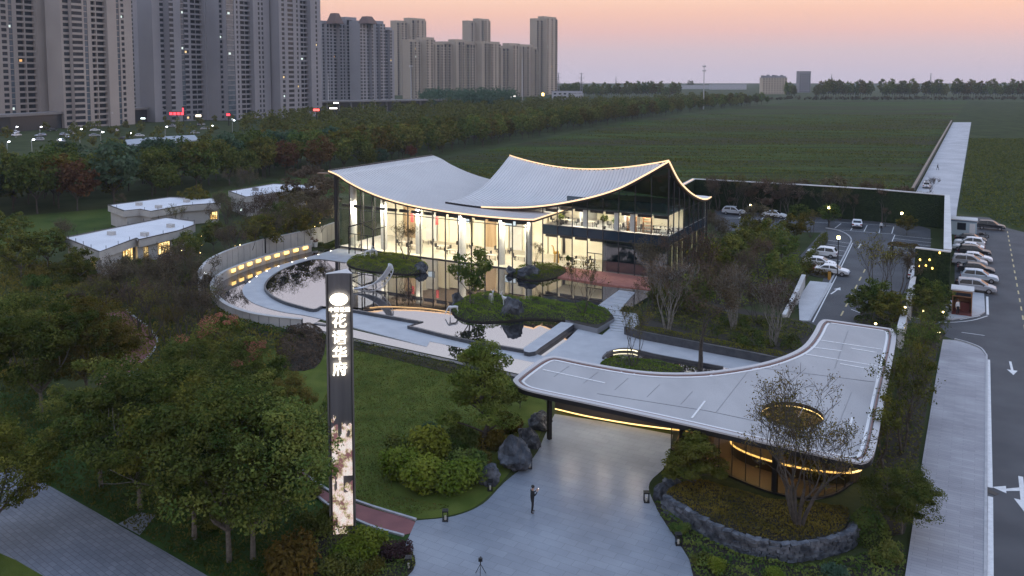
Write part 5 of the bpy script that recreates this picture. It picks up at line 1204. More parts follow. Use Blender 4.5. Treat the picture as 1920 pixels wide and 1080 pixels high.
# terraced bed on the right with the stone wall
bed('golden_ground_cover','golden ground cover on the terrace behind the dry stone wall',[(1250,925),(1297,955),(1355,987),(1413,1005),(1472,1014),(1530,1008),(1580,993),(1590,955),(1540,945),(1440,935),(1330,905),(1280,905)],0.95,0.35,L_gold,0.13,230)
bed('green_border','green border at the foot of the dry stone wall',[(1228,945),(1250,985),(1290,1040),(1330,1100),(1600,1120),(1690,1080),(1690,1020),(1600,1045),(1510,1062),(1430,1052),(1350,1026),(1275,980),(1248,950)],0.0,0.55,L_mid,0.18,75)
for kd, px, py, r, lb in (('lime',1345,1070,30,'lime shrub at the bottom edge right of the drive'),('mid',1275,1000,24,'green shrub on the border beside the drive lantern'),('blue',1560,1090,34,'blue-grey shrub at the bottom edge below the stone wall'),('lime',1450,1085,28,'lime low shrub below the stone wall'),('dark',1320,1060,26,'dark shrub where the border meets the drive'),('mid',1660,1055,40,'green shrub at the corner of the sidewalk bed')):
    bush(kd, px, py, r, lb, 'shrubs below the stone wall')
at(BIGBARE, 1497,988,268,9.0,'multi-stem tree with thin leaves in front of the canopy corner', z=0.95,sq=1.15)
o = plant(BALL, P(1628,1010), 41*P(1628,1010).y/FPX, 'large dark clipped ball shrub beside the stone wall', 'shrub')
at(NEAR[1], 1690,1000,128,10.0,'dense small tree with leaves over the sidewalk edge', sq=1.35)
for k, (px, py, h, v_, lb) in enumerate(((1662,905,190,0,'slim tree nearest on the strip between canopy and sidewalk'),(1690,850,195,1,'slim tree second on the strip between canopy and sidewalk'),(1705,790,170,0,'slim tree third on the strip beside the canopy'),(1722,735,140,1,'slim tree fourth on the strip beside the canopy'),(1735,700,120,0,'slim tree near the gate on the strip beside the canopy'),(1750,660,90,1,'low tree by the side road corner of the sidewalk'))):
    at(SLIM[v_], px, py, h, 7.5, lb, group='slim trees between canopy and sidewalk')
bed('strip_shrubs','dark green shrubs along the strip between canopy and sidewalk',[(1640,880),(1668,800),(1690,690),(1705,625),(1760,640),(1750,690),(1722,860),(1695,1000),(1640,960)],0.0,0.4,L_mid,0.2,30,lump=1.6)
# garden trees
at(BARE[0], 1312,694,215,8.0,'large bare tree with a single dark trunk behind the canopy',sq=1.15)
at(BARE[1], 1190,690,115,8.0,'small sparse tree on the pond island beside the canopy', z=0.2)
at(WHITE, 1252,622,135,6.0,'white-stemmed clump tree left of the large bare tree', z=0.8,sq=1.1); at(WHITE, 1450,648,125,6.0,'white-stemmed clump tree right of the large bare tree', z=0.8,sq=1.1); at(WHITE, 1375,618,120,6.0,'white-stemmed clump tree behind the large bare tree', z=0.8,sq=1.1)
at(BARE[2], 1282,585,150,8.0,'brownish multi-stem tree in front of the dark wing glass',sq=1.1); at(BARE[2], 1230,560,110,8.0,'brown leafy tree beside the red terrace',sq=1.1)
at(MID[0], 882,572,112,6.0,'slender green tree on the pool island beside a boulder', z=0.7,sq=0.85); at(BARE[1], 1093,590,100,8.0,'reddish sparse tree at the right end of the pool island', z=0.8,sq=1.1)
at(BARE[1], 760,492,72,8.0,'leaning lit tree on the island by the entrance', z=0.6,sq=1.2); at(BARE[0], 1003,510,62,8.0,'tiny twisted tree on the island near the wing', z=0.6)
rg_ = random.Random(77)
for k, (px, py, h) in enumerate(((1215,600,95),(1300,600,105),(1345,575,90),(1330,535,95),(1370,520,90),(1425,520,90),(1465,545,85),(1360,480,80),(1400,470,75),(1450,470,70),(1520,445,55),(1245,590,80),(1420,620,100))):
    at((BARE[1],MID[0],BARE[2],MID[1],MID[0])[k % 5], px, py, h*0.9, (8,6,8,6,6)[k % 5], 'garden tree in the planting right of the wing, %s of its cluster' % ORD[k], group='garden trees right of the wing', sq=1.05)
for k in range(34):
    px = random.uniform(1335,1505); py = random.uniform(598,655)
    if py > 598 + (px-1335)*0.36 + 30: continue
    plant(BALLS, P(px,py,0.8), random.uniform(0.4,0.6), 'small dark ball shrub in the bed behind the canopy', 'shrub', 'ball shrubs behind the canopy')
bed('bright_hedge','bright green low hedge along the dark planter wall',[(1195,619),(1262,631),(1336,645),(1400,657),(1470,671),(1474,664),(1400,648),(1336,636),(1262,622),(1200,611)],0.85,0.3,L_lime,0.14,110,edge=0.3)
bed('dark_underplanting','dark leafy planting under the white-stemmed trees',[(1205,590),(1300,625),(1440,652),(1515,630),(1518,612),(1480,600),(1380,590),(1290,570),(1235,565)],0.8,0.4,L_dark,0.2,40)
bed('island_ground_cover','clipped green ground cover on the island by the entrance',[(650,492),(672,480),(720,477),(770,483),(800,495),(798,507),(770,514),(715,511),(668,503)],0.5,0.75,L_hedge,0.13,140,edge=0.9)
bed('island_ground_cover','clipped green ground cover on the long pool island with the deer',[(848,578),(872,560),(905,553),(960,559),(1010,563),(1060,571),(1110,574),(1140,584),(1146,597),(1118,611),(1060,601),(1000,597),(950,601),(900,603),(862,596)],0.5,0.8,L_hedge,0.14,130,edge=0.9)
bed('island_ground_cover','clipped green ground cover on the island near the red terrace',[(962,510),(985,500),(1015,497),(1050,501),(1062,509),(1040,521),(1005,526),(970,520)],0.5,0.9,L_hedge,0.13,140,edge=0.9)
bed('pond_island_cover','clipped green ground cover in front of the canopy pond',[(1126,680),(1150,672),(1200,674),(1245,681),(1282,692),(1260,705),(1180,703),(1135,692)],0.15,0.55,L_hedge,0.14,130,edge=0.7)
bed('lawn_edge_planting','low dark reeds along the foot of the retaining edge',[(600,628),(662,640),(780,667),(860,686),(880,698),(860,704),(780,684),(662,655),(600,642)],0.0,0.5,L_dark,0.16,60,edge=0.3)
bed('wall_foot_planting','dark ferns along the outer foot of the low ring wall',[(395,560),(410,578),(440,596),(500,612),(565,622),(570,640),(500,632),(430,612),(390,585)],0.0,0.6,L_dark,0.2,45)
bed('reddish_shrubs','reddish brown low shrubs at the open end of the ring wall',[(555,612),(600,616),(610,650),(590,690),(530,690),(520,640)],0.0,0.9,L_brown,0.15,170,edge=1.2)
for px, py, r, kd, lb in ((600,462,10,'dark','clipped shrub by the white pots at the wall end'),(618,466,12,'dark','clipped shrub in front of the pavilion corner'),(632,458,12,'mid','clipped shrub against the pavilion corner post')): bush(kd, px, py, r, lb, 'shrubs by the entrance', z=0.1)
# hedges right of the wing, car park planting
bed('wing_lawn_planting','green shrubs and grass right of the wing',[(1330,500),(1400,450),(1480,440),(1500,470),(1490,510),(1440,560),(1380,575),(1310,560),(1290,540)],0.0,0.4,L_lime,0.2,30)
bed('car_park_hedge','tall dark hedge along the left edge of the car park',[(1488,520),(1540,450),(1552,452),(1502,540),(1470,580),(1455,570)],0.0,1.8,L_dark,0.22,70,edge=0.4)
bed('car_park_bed','leafy bed between the two rows of bays at the left of the car park',[(1505,497),(1540,497),(1570,503),(1560,520),(1535,520),(1512,512)],0.0,0.9,L_gold,0.2,60)
bed('bay_divider','yellowish strip planting between the right bays',[(1672,455),(1720,460),(1718,466),(1668,461)],0.0,0.4,L_gold,0.2,60)
for k, (px, py, h, pr, H0, lb) in enumerate(((1350,520,85,MID[0],6,'green garden tree right of the wing'),(1400,505,85,MID[0],6,'green garden tree in the middle of the side lawn'),(1385,560,90,BARE[2],8,'bare clump tree on the side lawn'),(1440,545,110,BARE[0],8,'bare tree beside the car park hedge'),(1468,500,70,MID[0],6,'green tree at the top of the car park hedge'),(1340,470,75,BARE[2],8,'bare tree at the back corner of the wing'),(1420,450,70,MID[2],6,'brown tree behind the side lawn'),(1490,455,60,MID[1],6,'olive tree by the upper car park'),
    (1555,425,45,MID[3],6,'round dark tree at the head of the left bays'),(1500,430,50,MID[3],6,'dark tree beside the upper bays'),(1645,590,140,BARE[1],8,'large bare tree in the middle of the car park'),(1690,585,130,BARE[0],8,'bare tree right of the car park lane'),(1645,605,85,MID[3],6,'round dark tree at the lower end of the car park'),(1670,620,80,MID[1],6,'olive tree at the canopy end of the car park'),(1615,600,60,MID[3],6,'low dark tree beside the canopy roof tip'),
    (1745,590,70,MID[3],6,'dark tree in front of the green wall return'),(1722,595,60,MID[0],6,'green tree left of the guard pad'),(1770,580,50,MID[0],6,'green shrub-like tree between the wall and the guard pad'),(1735,635,55,BARE[1],8,'bare little tree by the side road'),(1700,440,40,MID[1],6,'lit yellow-green tree at the back of the car park'),(1660,425,40,BARE[0],8,'bare tree in front of the back wall by the white car'),
    (1745,360,28,BARE[2],8,'bush poking over the wall by the causeway'),(1700,520,70,BARE[0],8,'bare tree beside the right bays'))):
    at(pr, px, py, h, H0, lb, group='trees round the car park', sq=1.1)
for k in range(26):
    px = 1330 + k*16.5 + random.uniform(-6,6); at((BARE[0],BARE[2],MID[2],BARE[1])[k % 4], px, 394 + (px-1330)*0.055 + random.uniform(-6,6), random.uniform(52,78), (8,8,6,8)[k % 4], 'thin dark tree in front of the green back wall, %s from the wing' % ORD[k], group='trees along the back wall', sq=1.1)
bed('lower_car_park_bed','leafy bed around the trees at the lower end of the car park',[(1600,600),(1625,585),(1655,560),(1690,560),(1705,575),(1690,615),(1640,620)],0.0,0.8,L_dark,0.22,45)
bed('gate_bed','lit green bed at the foot of the green wall return',[(1712,590),(1720,560),(1780,565),(1778,595),(1750,602)],0.0,0.9,L_mid,0.22,50)
bed('gate_bed','lit green bed along the side road by the gate wall',[(1695,640),(1700,612),(1765,618),(1768,634),(1740,648)],0.0,0.7,L_mid,0.22,45)
# ------------------------------------------------------------------ round the villas
rv = random.Random(5)
vil = [(225,405,48,BARE[0],8,'bare tree in front of the upper left villa'),(365,405,60,MID[1],6,'lit tree between the two left villas'),(425,420,62,BARE[2],8,'bare tree right of the villas'),(455,375,60,BARE[2],8,'bare tree in front of the right villa'),(545,400,52,MID[1],6,'warm lit tree beside the right villa'),(578,395,88,MID[2],6,'dense brown tree between the right villa and the pavilion'),(605,410,86,MID[2],6,'brown tree touching the pavilion corner'),
    (520,440,66,MID[3],6,'round clipped tree behind the curved wall'),(480,450,70,BARE[2],6,'dark round tree behind the middle of the curved wall'),(440,455,80,BARE[2],8,'brown tree behind the curved wall'),(400,470,60,MID[3],6,'dark green tree at the bend of the curved wall'),(360,480,50,MID[0],6,'green tree in front of the lit villa windows'),(350,500,60,MID[3],6,'dark tree left of the curved wall bend'),(560,425,66,MID[2],6,'dark shrub tree behind the curved wall near the pavilion'),(330,440,55,BARE[1],8,'sparse tree at the corner of the long villa'),
    (130,470,60,BARE[2],8,'grey bare tree left of the long villa'),(90,500,75,MID[3],6,'dark tree left of the villas'),(40,520,90,MID[3],6,'dark tree at the left edge below the wood'),(15,470,80,MID[0],6,'green tree at the left edge beside the meadow'),(150,530,70,MID[3],6,'dark tree in front of the long villa left corner')]
vil += [(x_, y_, h_, (BARE[2],MID[1],BARE[1])[i_ % 3], (8,6,8)[i_ % 3], 'tree close behind the curved wall, %s from the pavilion' % ORD[i_]) for i_, (x_, y_, h_) in enumerate(((592,457,84),(566,462,78),(545,467,86),(520,473,82),(498,479,84),(468,488,78),(436,497,76)))]
for (px,py,h,pr,H0,lb) in vil: at(pr, px, py, h, H0, lb, group='garden trees round the villas', sq=1.15)
pts = [(245,560),(275,575),(300,555),(330,590),(350,560),(285,620),(315,640),(345,630),(260,600),(370,610),(375,575),(230,540),(200,560),(180,590),(330,530),(395,600)]
for (px,py) in pts: at(BARE[rv.choice((1,2,2))], px, py+15, rv.uniform(75,105), 8.0, 'brown bare tree in the thicket left of the ring wall, %s counted from the right' % ORD[sorted(pts, key=lambda q: -q[0]).index((px,py))], group='bare thicket left of the ring wall', sq=1.2)
for k in range(26):
    px, py = rv.uniform(0,400), rv.uniform(500,660)
    bush(rv.choice(('dark','dark','olive','brown')), px, py, rv.uniform(14,30), 'dark shrub in the thicket left of the ring wall', 'thicket shrubs left of the ring wall')
for k in range(30):
    px = rv.uniform(395,620); py = 470 - (px-395)*0.20 + rv.uniform(-38,-12)
    bush(rv.choice(('dark','olive','mid','brown')), px, py, rv.uniform(8,15), 'small shrub between the villas and the curved wall', 'shrubs between villas and curved wall')
for k in range(16):
    px = rv.uniform(100,380); bush(rv.choice(('dark','mid')), px, 505+rv.uniform(-6,20)-(px-100)*.02, rv.uniform(10,18), 'shrub along the foot of the long villa', 'shrubs along the long villa')
# ------------------------------------------------------------------ woods
rw = random.Random(9)
wood1 = [P(x,y) for x, y in ((-120,420),(60,400),(120,398),(230,385),(330,372),(430,352),(520,335),(600,318),(640,305),(640,288),(520,302),(300,330),(100,350),(-120,366))]
for (x, y) in scatter(wood1, 7.5, rw):
    k = rw.choices(range(7), (5,3,5,3,1,1,4))[0]; plant(FOR[k], Vector((x,y,0)), rw.uniform(0.7,1.12), ('dark green tree in the wood behind the villas','green tree in the wood behind the villas','blue-green tree in the wood behind the villas','olive tree in the wood behind the villas','rust red tree in the wood behind the villas','amber tree in the wood behind the villas','dark green tree in the wood behind the villas')[k], 'tree', 'trees of the wood behind the villas')
for px, py, h, k, lb in ((600,330,78,4,'large rust red tree at the edge of the field left of the pavilion'),(535,330,70,4,'rust coloured tree left of the large rust red tree'),(340,345,62,5,'amber tree in the middle of the dark wood'),(320,342,55,5,'yellow-brown tree left of the amber tree'),(215,385,125,2,'tall pointed blue-green conifer-like tree at the front of the wood'),(70,400,120,0,'broad dark tree at the front left of the wood'),(25,395,110,6,'dark tree at the far left front of the wood'),(145,395,100,4,'dull red tree peeking over the dark wood'),(690,320,45,0,'dark round tree behind the left roof tip'),(715,315,38,2,'blue-green shrub tree behind the left roof'),(770,300,30,4,'small rusty shrub tree beside the field track')):
    at(FOR[k], px, py, h, 11.0, lb)
edge = [P(x,y) for x, y in ((640,322),(760,300),(900,275),(1040,249),(1180,226),(1290,211),(1400,199),(1440,195))]
edl = [0]
for a, b in zip(edge, edge[1:]): edl.append(edl[-1]+(b-a).length)
nrm_ = Vector((-0.87,0.49,0)); ss = 0.0; cnt = 0
for row in range(4):
    ss = rw.uniform(0,4)
    while ss < edl[-1]:
        p = along(edge, edl, ss) + nrm_*(row*7+rw.uniform(-2,2)) + Vector((rw.uniform(-2,2),rw.uniform(-2,2),0))
        plant(POP[rw.randrange(3)], p, rw.uniform(0.62,0.95), 'green tree in the planted belt along the field edge', 'tree', 'trees of the belt along the field edge'); ss += 7.0 if ss < 350 else 14; cnt += 1
def mass(name, label, pts, protos, hs, seed, nleaf=130, ls=1.3):
    rng = np.random.default_rng(seed); V_ = []; 
    for i, (x, y) in enumerate(pts):
        H = rng.uniform(*hs); R_ = H*rng.uniform(.30,.42); nc = 9; cl = []
        for k in range(nc):
            d = rng.normal(size=3); d /= np.linalg.norm(d); cl.append((np.array((x+d[0]*R_*.7, y+d[1]*R_*.7, H*.58+d[2]*H*.3)), (R_*.5,R_*.5,R_*.45)))
        V_.append(clusters_to_leaves(cl, max(4, nleaf//nc), ls, rng))
    v = np.concatenate(V_); o = bpy.data.objects.new(name, raw_mesh(name, v, quads(len(v)//4), protos)); link(o); o['kind'] = 'stuff'; o['label'] = label; return o
reg = [P(x,y) for x, y in ((640,300),(760,285),(900,262),(1040,238),(1180,217),(1290,206),(1400,195),(1330,188),(1180,196),(1040,196),(900,203),(760,212),(640,222),(520,232),(450,245),(520,270))]
a_ = scatter(reg, 11, rw); rw.shuffle(a_); h_ = len(a_)//3
mass('far_wood','green wood spreading between the tree belt and the towers', a_[:h_], L_mid, (7,11), 1, 120, 1.25); mass('far_wood','dark wood spreading between the tree belt and the towers', a_[h_:2*h_], L_dark, (7,11), 2, 120, 1.25); mass('far_wood','olive wood spreading between the tree belt and the towers', a_[2*h_:], L_olive, (6,10), 3, 120, 1.25)
reg2 = [P(x,y) for x, y in ((-150,330),(100,305),(300,285),(520,272),(450,248),(520,234),(640,222),(640,214),(400,226),(200,240),(-150,262))]
a_ = scatter(reg2, 21, rw); h_ = len(a_)//2
mass('street_trees','dark street trees among the parked cars below the towers', a_[::2], L_dark, (4,7), 4, 120, 1.0); mass('street_trees','olive street trees among the parked cars below the towers', a_[1::2], L_olive, (4,7), 5, 110, 1.0)
hump = [(P(x,y).x, P(x,y).y) for x, y in zip(np.linspace(800,960,60), 203+4*np.random.rand(60))]
mass('dark_grove','dark rounded grove rising in front of the sand towers', hump + [(x+rw.uniform(-15,15), y+rw.uniform(5,40)) for x, y in hump], L_blue, (13,18), 6, 130, 1.5)
# far tree lines on the horizon
fw = []
for x in np.arange(1050,1275,4.2): fw.append((x, 183+rw.uniform(-1.5,1.5)))
for x in np.arange(1475,1990,4.6):
    if 1490 < x < 1528 or 1632 < x < 1650 or 1722 < x < 1730 or 1778 < x < 1786: continue
    fw.append((x, 184+rw.uniform(-1.0,1.0)))
for (x, y) in fw:
    p = P(x, y); plant(dict(POP[rw.randrange(3)], name='horizon_tree'), p, rw.uniform(0.9,1.5)*(1.25 if x > 1300 else 1.1), 'tall thin tree in the hazy tree line on the horizon', 'tree', 'trees on the horizon', sq=0.8)
a_ = [(P(x,y).x, P(x,y).y) for x, y in [(rw.uniform(1240,2000), rw.uniform(186,188.5)) for _ in range(330)]]
mass('horizon_scrub','low dark scrub along the far edge of the field', a_, L_brown, (2.5,4.5), 7, 60, 1.2)
at(FOR[0], 1294,166,16,11.0,'lone round tree in the haze left of the telecom mast')
# grass tufts and rough growth near the field edges
def tufts(name, label, poly, n, ls, lm, h, seed):
    rng = np.random.default_rng(seed); xs = [p.x for p in poly]; ys = [p.y for p in poly]; out = []
    while len(out) < n:
        x, y = rng.uniform(min(xs),max(xs)), rng.uniform(min(ys),max(ys))
        if in_poly(x, y, poly): out.append((x, y, rng.uniform(0.02,h)))
    v = leaf_quads(np.array(out), ls, rng, 0.15, 0.45); o = bpy.data.objects.new(name, raw_mesh(name, v, quads(n), lm)); link(o); o['kind'] = 'stuff'; o['label'] = label
rf_ = np.random.default_rng(12); cs_ = []
fp = PL([(700,324),(900,286),(1180,232),(1400,203),(1790,203),(1784,232),(1716,352),(1690,357),(1500,345),(1360,338),(1301,335),(1275,345),(800,345)])
while len(cs_) < 900:
    x, y = rf_.uniform(-40,330), rf_.uniform(130,560)
    if not in_poly(x, y, fp) or rf_.random() < (y-130)/600: continue
    n_ = 70; a = rf_.normal(size=n_)*rf_.uniform(4,14); b = rf_.normal(size=n_)*rf_.uniform(.3,.9)
    cs_.append(np.column_stack([x + U.x*a + V.x*b, y + U.y*a + V.y*b, rf_.uniform(0.02,0.28,n_)]))
cs_ = np.concatenate(cs_); cs_ = cs_[[in_poly(p[0], p[1], fp) for p in cs_]]
v = leaf_quads(cs_, 0.5, rf_, 0.2, 0.5); fw_ = bpy.data.objects.new('field_weeds', raw_mesh('field_weeds', v, quads(len(v)//4), L_dark)); link(fw_); fw_['kind'] = 'stuff'; fw_['label'] = 'rows of rough weeds on the crop field'
tufts('roadside_weeds','rough weeds on the ground right of the causeway', PL([(1800,395),(1818,260),(1990,260),(2050,460),(1895,426),(1850,404)]), 22000, 0.5, L_dark, 0.35, 2)
tufts('verge_weeds','weeds and ivy under the foreground trees', PL([(0,700),(250,780),(430,870),(560,930),(600,1010),(520,1120),(400,1080),(22,868),(0,860)]), 16000, 0.2, L_dark, 0.25, 3)
tufts('thicket_floor','leafy undergrowth left of the ring wall', PL([(0,480),(140,500),(380,520),(400,580),(560,640),(540,700),(420,720),(260,700),(0,720)]), 22000, 0.35, L_olive, 0.5, 4)
tufts('lawn_blades','short grass blades of the lawn', PL([(665,648),(880,697),(960,760),(900,830),(720,840),(740,930),(850,950),(780,966),(660,935),(560,880),(600,760)]), 30000, 0.11, L_mid, 0.05, 5)
# ------------------------------------------------------------------ villas
M_vroof = mat('white flat roof', (0.60,0.61,0.64), 0.7, col2=(0.68,0.69,0.72), scale=0.3, detail=7)
M_vwall = mat('pale villa cladding', (0.40,0.39,0.38), 0.7, col2=(0.46,0.45,0.44), scale=0.5)
M_vwin = bpy.data.materials.new('lit villa room'); M_vwin.use_nodes = True
t = M_vwin.node_tree; t.nodes.clear(); g = NN('ShaderNodeNewGeometry'); nz = NN('ShaderNodeTexNoise'); nz.inputs['Scale'].default_value = 1.6; nz.inputs['Detail'].default_value = 4; t.links.new(g.outputs['Position'], nz.inputs['Vector'])
rp = NN('ShaderNodeValToRGB'); rp.color_ramp.elements[0].position = 0.35; rp.color_ramp.elements[0].color = (0.25,0.13,0.03,1); rp.color_ramp.elements[1].position = 0.62; rp.color_ramp.elements[1].color = (1.0,0.72,0.30,1); t.links.new(nz.outputs['Fac'], rp.inputs[0])
e_ = NN('ShaderNodeEmission'); e_.inputs[1].default_value = 2.2; t.links.new(rp.outputs[0], e_.inputs[0]); o_ = NN('ShaderNodeOutputMaterial'); t.links.new(e_.outputs[0], o_.inputs[0])
def villa(lb, roof_px, H, wins, extra=None):
    "roof_px: roof corners at height H (pixels of the photograph)"
    rf = [P(x, y, H) for x, y in roof_px]; c = sum(rf, Vector())/len(rf); t = thing('villa', lb, 'villa', Vector((c.x,c.y,0)))
    MB().prism(inset(rf, 0.5), 0, H-1.15).build('wall', M_vwall, t)
    MB().prism(rf, H-1.15, H-0.25, m=0).build('fascia', M_conc, t)
    MB().prism(inset(rf, 0.35), H-0.25, H-0.12).build('roof', M_vroof, t)
    ribbon(rf, 0.0, 0.3, H-0.25, H-0.06, 'parapet', M_conc, t); ribbon(rf, -0.05, 0.2, H-0.057, H+0.03, 'coping', M_dark, t)
    for k in range(3):
        p = c.lerp(rf[(k*3) % len(rf)], .45); MB().box(Vector((p.x,p.y,H-.12)), 1.1, .7, .55, TH).build('roof_unit', M_conc, t)
    n = len(rf)
    for i in range(n):
        a, b = inset(rf, 0.15)[i], inset(rf, 0.15)[(i+1) % n]; L = (b-a).length
        for k in range(int(L/3)):
            p = a.lerp(b, (k+.5)*3/L); MB().box(Vector((p.x,p.y,H)), 0.05, 0.05, 0.5).build('roof_post', M_dark, t)
    for (e, f0, f1, z0, z1) in wins:
        w_ = inset(rf, 0.46); a, b = w_[e], w_[(e+1) % n]; p, q = a.lerp(b,f0), a.lerp(b,f1)
        wn_ = MB().add([Vector((p.x,p.y,z0)),Vector((q.x,q.y,z0)),Vector((q.x,q.y,z1)),Vector((p.x,p.y,z1))], [(0,1,2,3)]).build('window', M_vwin, t)
        o2 = inset(rf, 0.40); a, b = o2[e], o2[(e+1) % n]; m = MB()
        for k in range(5):
            r_ = a.lerp(b, f0+(f1-f0)*k/4); m.bar(Vector((r_.x,r_.y,z0)), Vector((r_.x,r_.y,z1)), 0.07, 0.07)
        for z in (z0, (z0+z1)/2, z1): m.bar(Vector((*a.lerp(b,f0).xy,z)), Vector((*a.lerp(b,f1).xy,z)), 0.07, 0.07)
        m.build('window_frame', M_black, wn_)
    return t
villa('long white flat-roofed villa nearest the ring wall with tall lit windows', [(120,445),(186,472),(257,446),(261,449),(336,432),(366,421),(366,414),(310,407)], 3.6, [(0,.72,.82,0.3,2.2),(1,.62,.93,0.2,2.4),(3,.5,.8,0.6,2.3),(3,.15,.25,0.4,2.2)])
villa('white flat-roofed villa behind the long villa', [(202,384),(232,395),(262,392),(283,396),(345,385),(414,380),(398,371),(318,369)], 3.6, [(4,.75,.95,0.6,2.0)])
villa('small white villa with dark door beside the pavilion', [(428,358),(460,369),(520,361),(597,351),(594,347),(513,344)], 3.9, [(2,.72,.95,0.6,2.3)])
# ------------------------------------------------------------------ green wall, gate walls, guard booth, cabin
M_vgreen = mat('artificial hedge wall', (0.010,0.020,0.010), 0.9, col2=(0.028,0.045,0.018), scale=3, detail=8, bump=1.0, bscale=6, spec=0.1)
def coped_wall(lb, tops, H, w, m, cap, name='garden_wall', capm=None):
    path = [P(x, y, H) for x, y in tops]; path = [Vector((p.x,p.y,0)) for p in path]; t = thing(name, lb, 'wall', path[0])
    MB().wall(path, w, -0.05, H-0.12).build('wall_face', m, t); MB().wall(path, w+cap, H-0.117, H+0.02).build('coping', capm or M_offwhite, t); return t
gw = coped_wall('tall dark green hedge wall with pale coping round the car park', [(1280,346),(1301,335),(1360,338),(1500,345.5),(1640,354),(1776,365.5),(1776.5,400),(1777,467)], 6.0, 0.6, M_vgreen, 0.28, 'green_wall')
g2 = coped_wall('dark green return of the hedge wall with wall lamps facing the gate', [(1783,471),(1717,463.5)], 6.0, 0.5, M_vgreen, 0.1, 'green_wall')
led([p+Z*0.06 for p in [P(1280,347,6.0), P(1300,336,6.0)]], 0.05, 'light_strip', M_led, gw)
for k, (x, y) in enumerate(((1725,487),(1743,487),(1736,498),(1724,499),(1762,474),(1748,503))):
    c = P(1750,467.5,6.0); p = PY(x, y, c.y-0.4-(x-1750)*0.02); o = thing('wall_lamp', 'small amber lamp on the green wall return', 'wall lamp', p, 0, 'amber lamps on the green wall')
    MB().lathe([(0.05,-0.12),(0.12,0),(0.05,0.12)], p, 8).build('bulb', emission('amber bulb', (1.0,0.6,0.12), 5.0), o); MB().bar(p, p+V*0.3, 0.05, 0.05).build('bracket', M_black, o)
coped_wall('low stone wall running back beside the car park exit', [(1704,560),(1716,503)], 2.4, 0.5, M_conc, 0.1); coped_wall('low pale gate wall with lamps beside the canopy tip', [(1688,616),(1697,581)], 2.0, 0.55, M_conc, 0.1); coped_wall('pale low wall at the left of the car park entry', [(1492,548),(1507,515)], 1.5, 0.4, M_conc, 0.1); coped_wall('dark parapet wall behind the car park hedge', [(1470,590),(1490,550)], 1.2, 0.3, M_conc, 0.1)
def garden_lamp(x, y, lb, z=0.35, r=0.08, st='lamp glow', g_='garden lamps'):
    b = P(x, y, z); b.z = 0; o = thing('garden_lamp', lb, 'garden lamp', b, 0, g_); MB().tube([b, b+Z*(z-.05)], 0.03, 5).build('stem', M_black, o)
    MB().lathe([(r*.5,-r*.6),(r,0),(r*.5,r*.6)], b+Z*z, 8).build('globe', MATS[st], o)
for x, y, z in ((1697,576,2.2),(1731,583,.8),(1768,585,.8),(1642,607,.8),(1694,614,1.5),(1721,617,1.0),(1760,623,.8),(1693,600,1.2)): garden_lamp(x, y, 'bright amber lamp in the gate beds', z, 0.13, g_='amber lamps in the gate beds')
emission('soft lamp glow', (1.0,0.66,0.25), 9.0)
for x, y in ((378,443),(395,437),(340,470),(375,474),(300,452),(475,437),(467,443),(450,459),(440,461),(498,434),(574,432),(590,425),(548,415),(505,425),(600,418),(378,460),(463,428)): garden_lamp(x, y, 'small warm lamp in the shrubs behind the curved wall', 0.5, 0.085, 'soft lamp glow', 'warm garden lamps behind the curved wall')
sgn = thing('lit_box', 'white glowing lit box among shrubs by the small villa', 'lit box', P(466,402)); MB().box(P(466,402), 3.2, 0.5, 0.8).build('base', M_conc, sgn); MB().box(P(466,402)+Z*.8, 3.0, 0.4, 0.35).build('glowing_top', emission('cool white glow', (0.8,1.0,0.95), 3.5), sgn)
# guard booth
b0 = P(1803,588,0.13); t = thing('guard_booth', 'open brown guard booth with red floor on the paved pad', 'guard booth', b0)
M_wood = mat('brown wood panel', (0.22,0.11,0.05), 0.6, col2=(0.30,0.15,0.07), scale=2, stretch=(1,1,6)); M_red = mat('red carpet', (0.14,0.04,0.035), 0.9)
def bx(parent, name, m, c, dx, dy, sx_, sy_, sz_, z, rz=TH): p = Vector(c) + U*dx + V*dy; return MB().box(Vector((p.x,p.y,c.z+z)), sx_, sy_, sz_, rz).build(name, m, parent)
bx(t,'platform',M_red,b0,0,0.6,2.0,2.6,0.12,0); bx(t,'rear_wall',M_wood,b0,0,1.85,2.0,0.12,2.5,0.12); bx(t,'side_wall',M_wood,b0,-0.95,0.9,0.1,1.9,2.5,0.12); bx(t,'side_wall',M_wood,b0,0.95,0.9,0.1,1.9,2.5,0.12); bx(t,'header',M_wood,b0,0,-0.05,2.0,0.12,0.7,1.92); bx(t,'roof',M_offwhite,b0,0,0.9,2.3,2.3,0.15,2.63); bx(t,'counter',M_red,b0,0.3,0.9,0.9,0.5,1.0,0.12); bx(t,'window_band',M_twin,b0,0,-0.125,1.7,0.02,0.35,2.05)
c0 = P(1806,441); t = thing('site_cabin', 'pale blue and white site cabin beside the parked cars', 'cabin', c0)
bx(t,'body',mat('pale blue cabin panel', (0.42,0.52,0.58), 0.5),c0,0,1.5,3.9,3.0,2.5,0); bx(t,'roof',M_offwhite,c0,0,1.5,4.1,3.3,0.15,2.5); bx(t,'window',M_twin,c0,-0.3,-0.02,1.3,0.06,1.2,0.9); bx(t,'door',M_white,c0,1.3,-0.02,0.85,0.06,2.0,0.05); bx(t,'frame',mat('blue cabin frame', (0.08,0.16,0.28), 0.5),c0,0,-0.03,3.95,0.05,0.15,2.3)
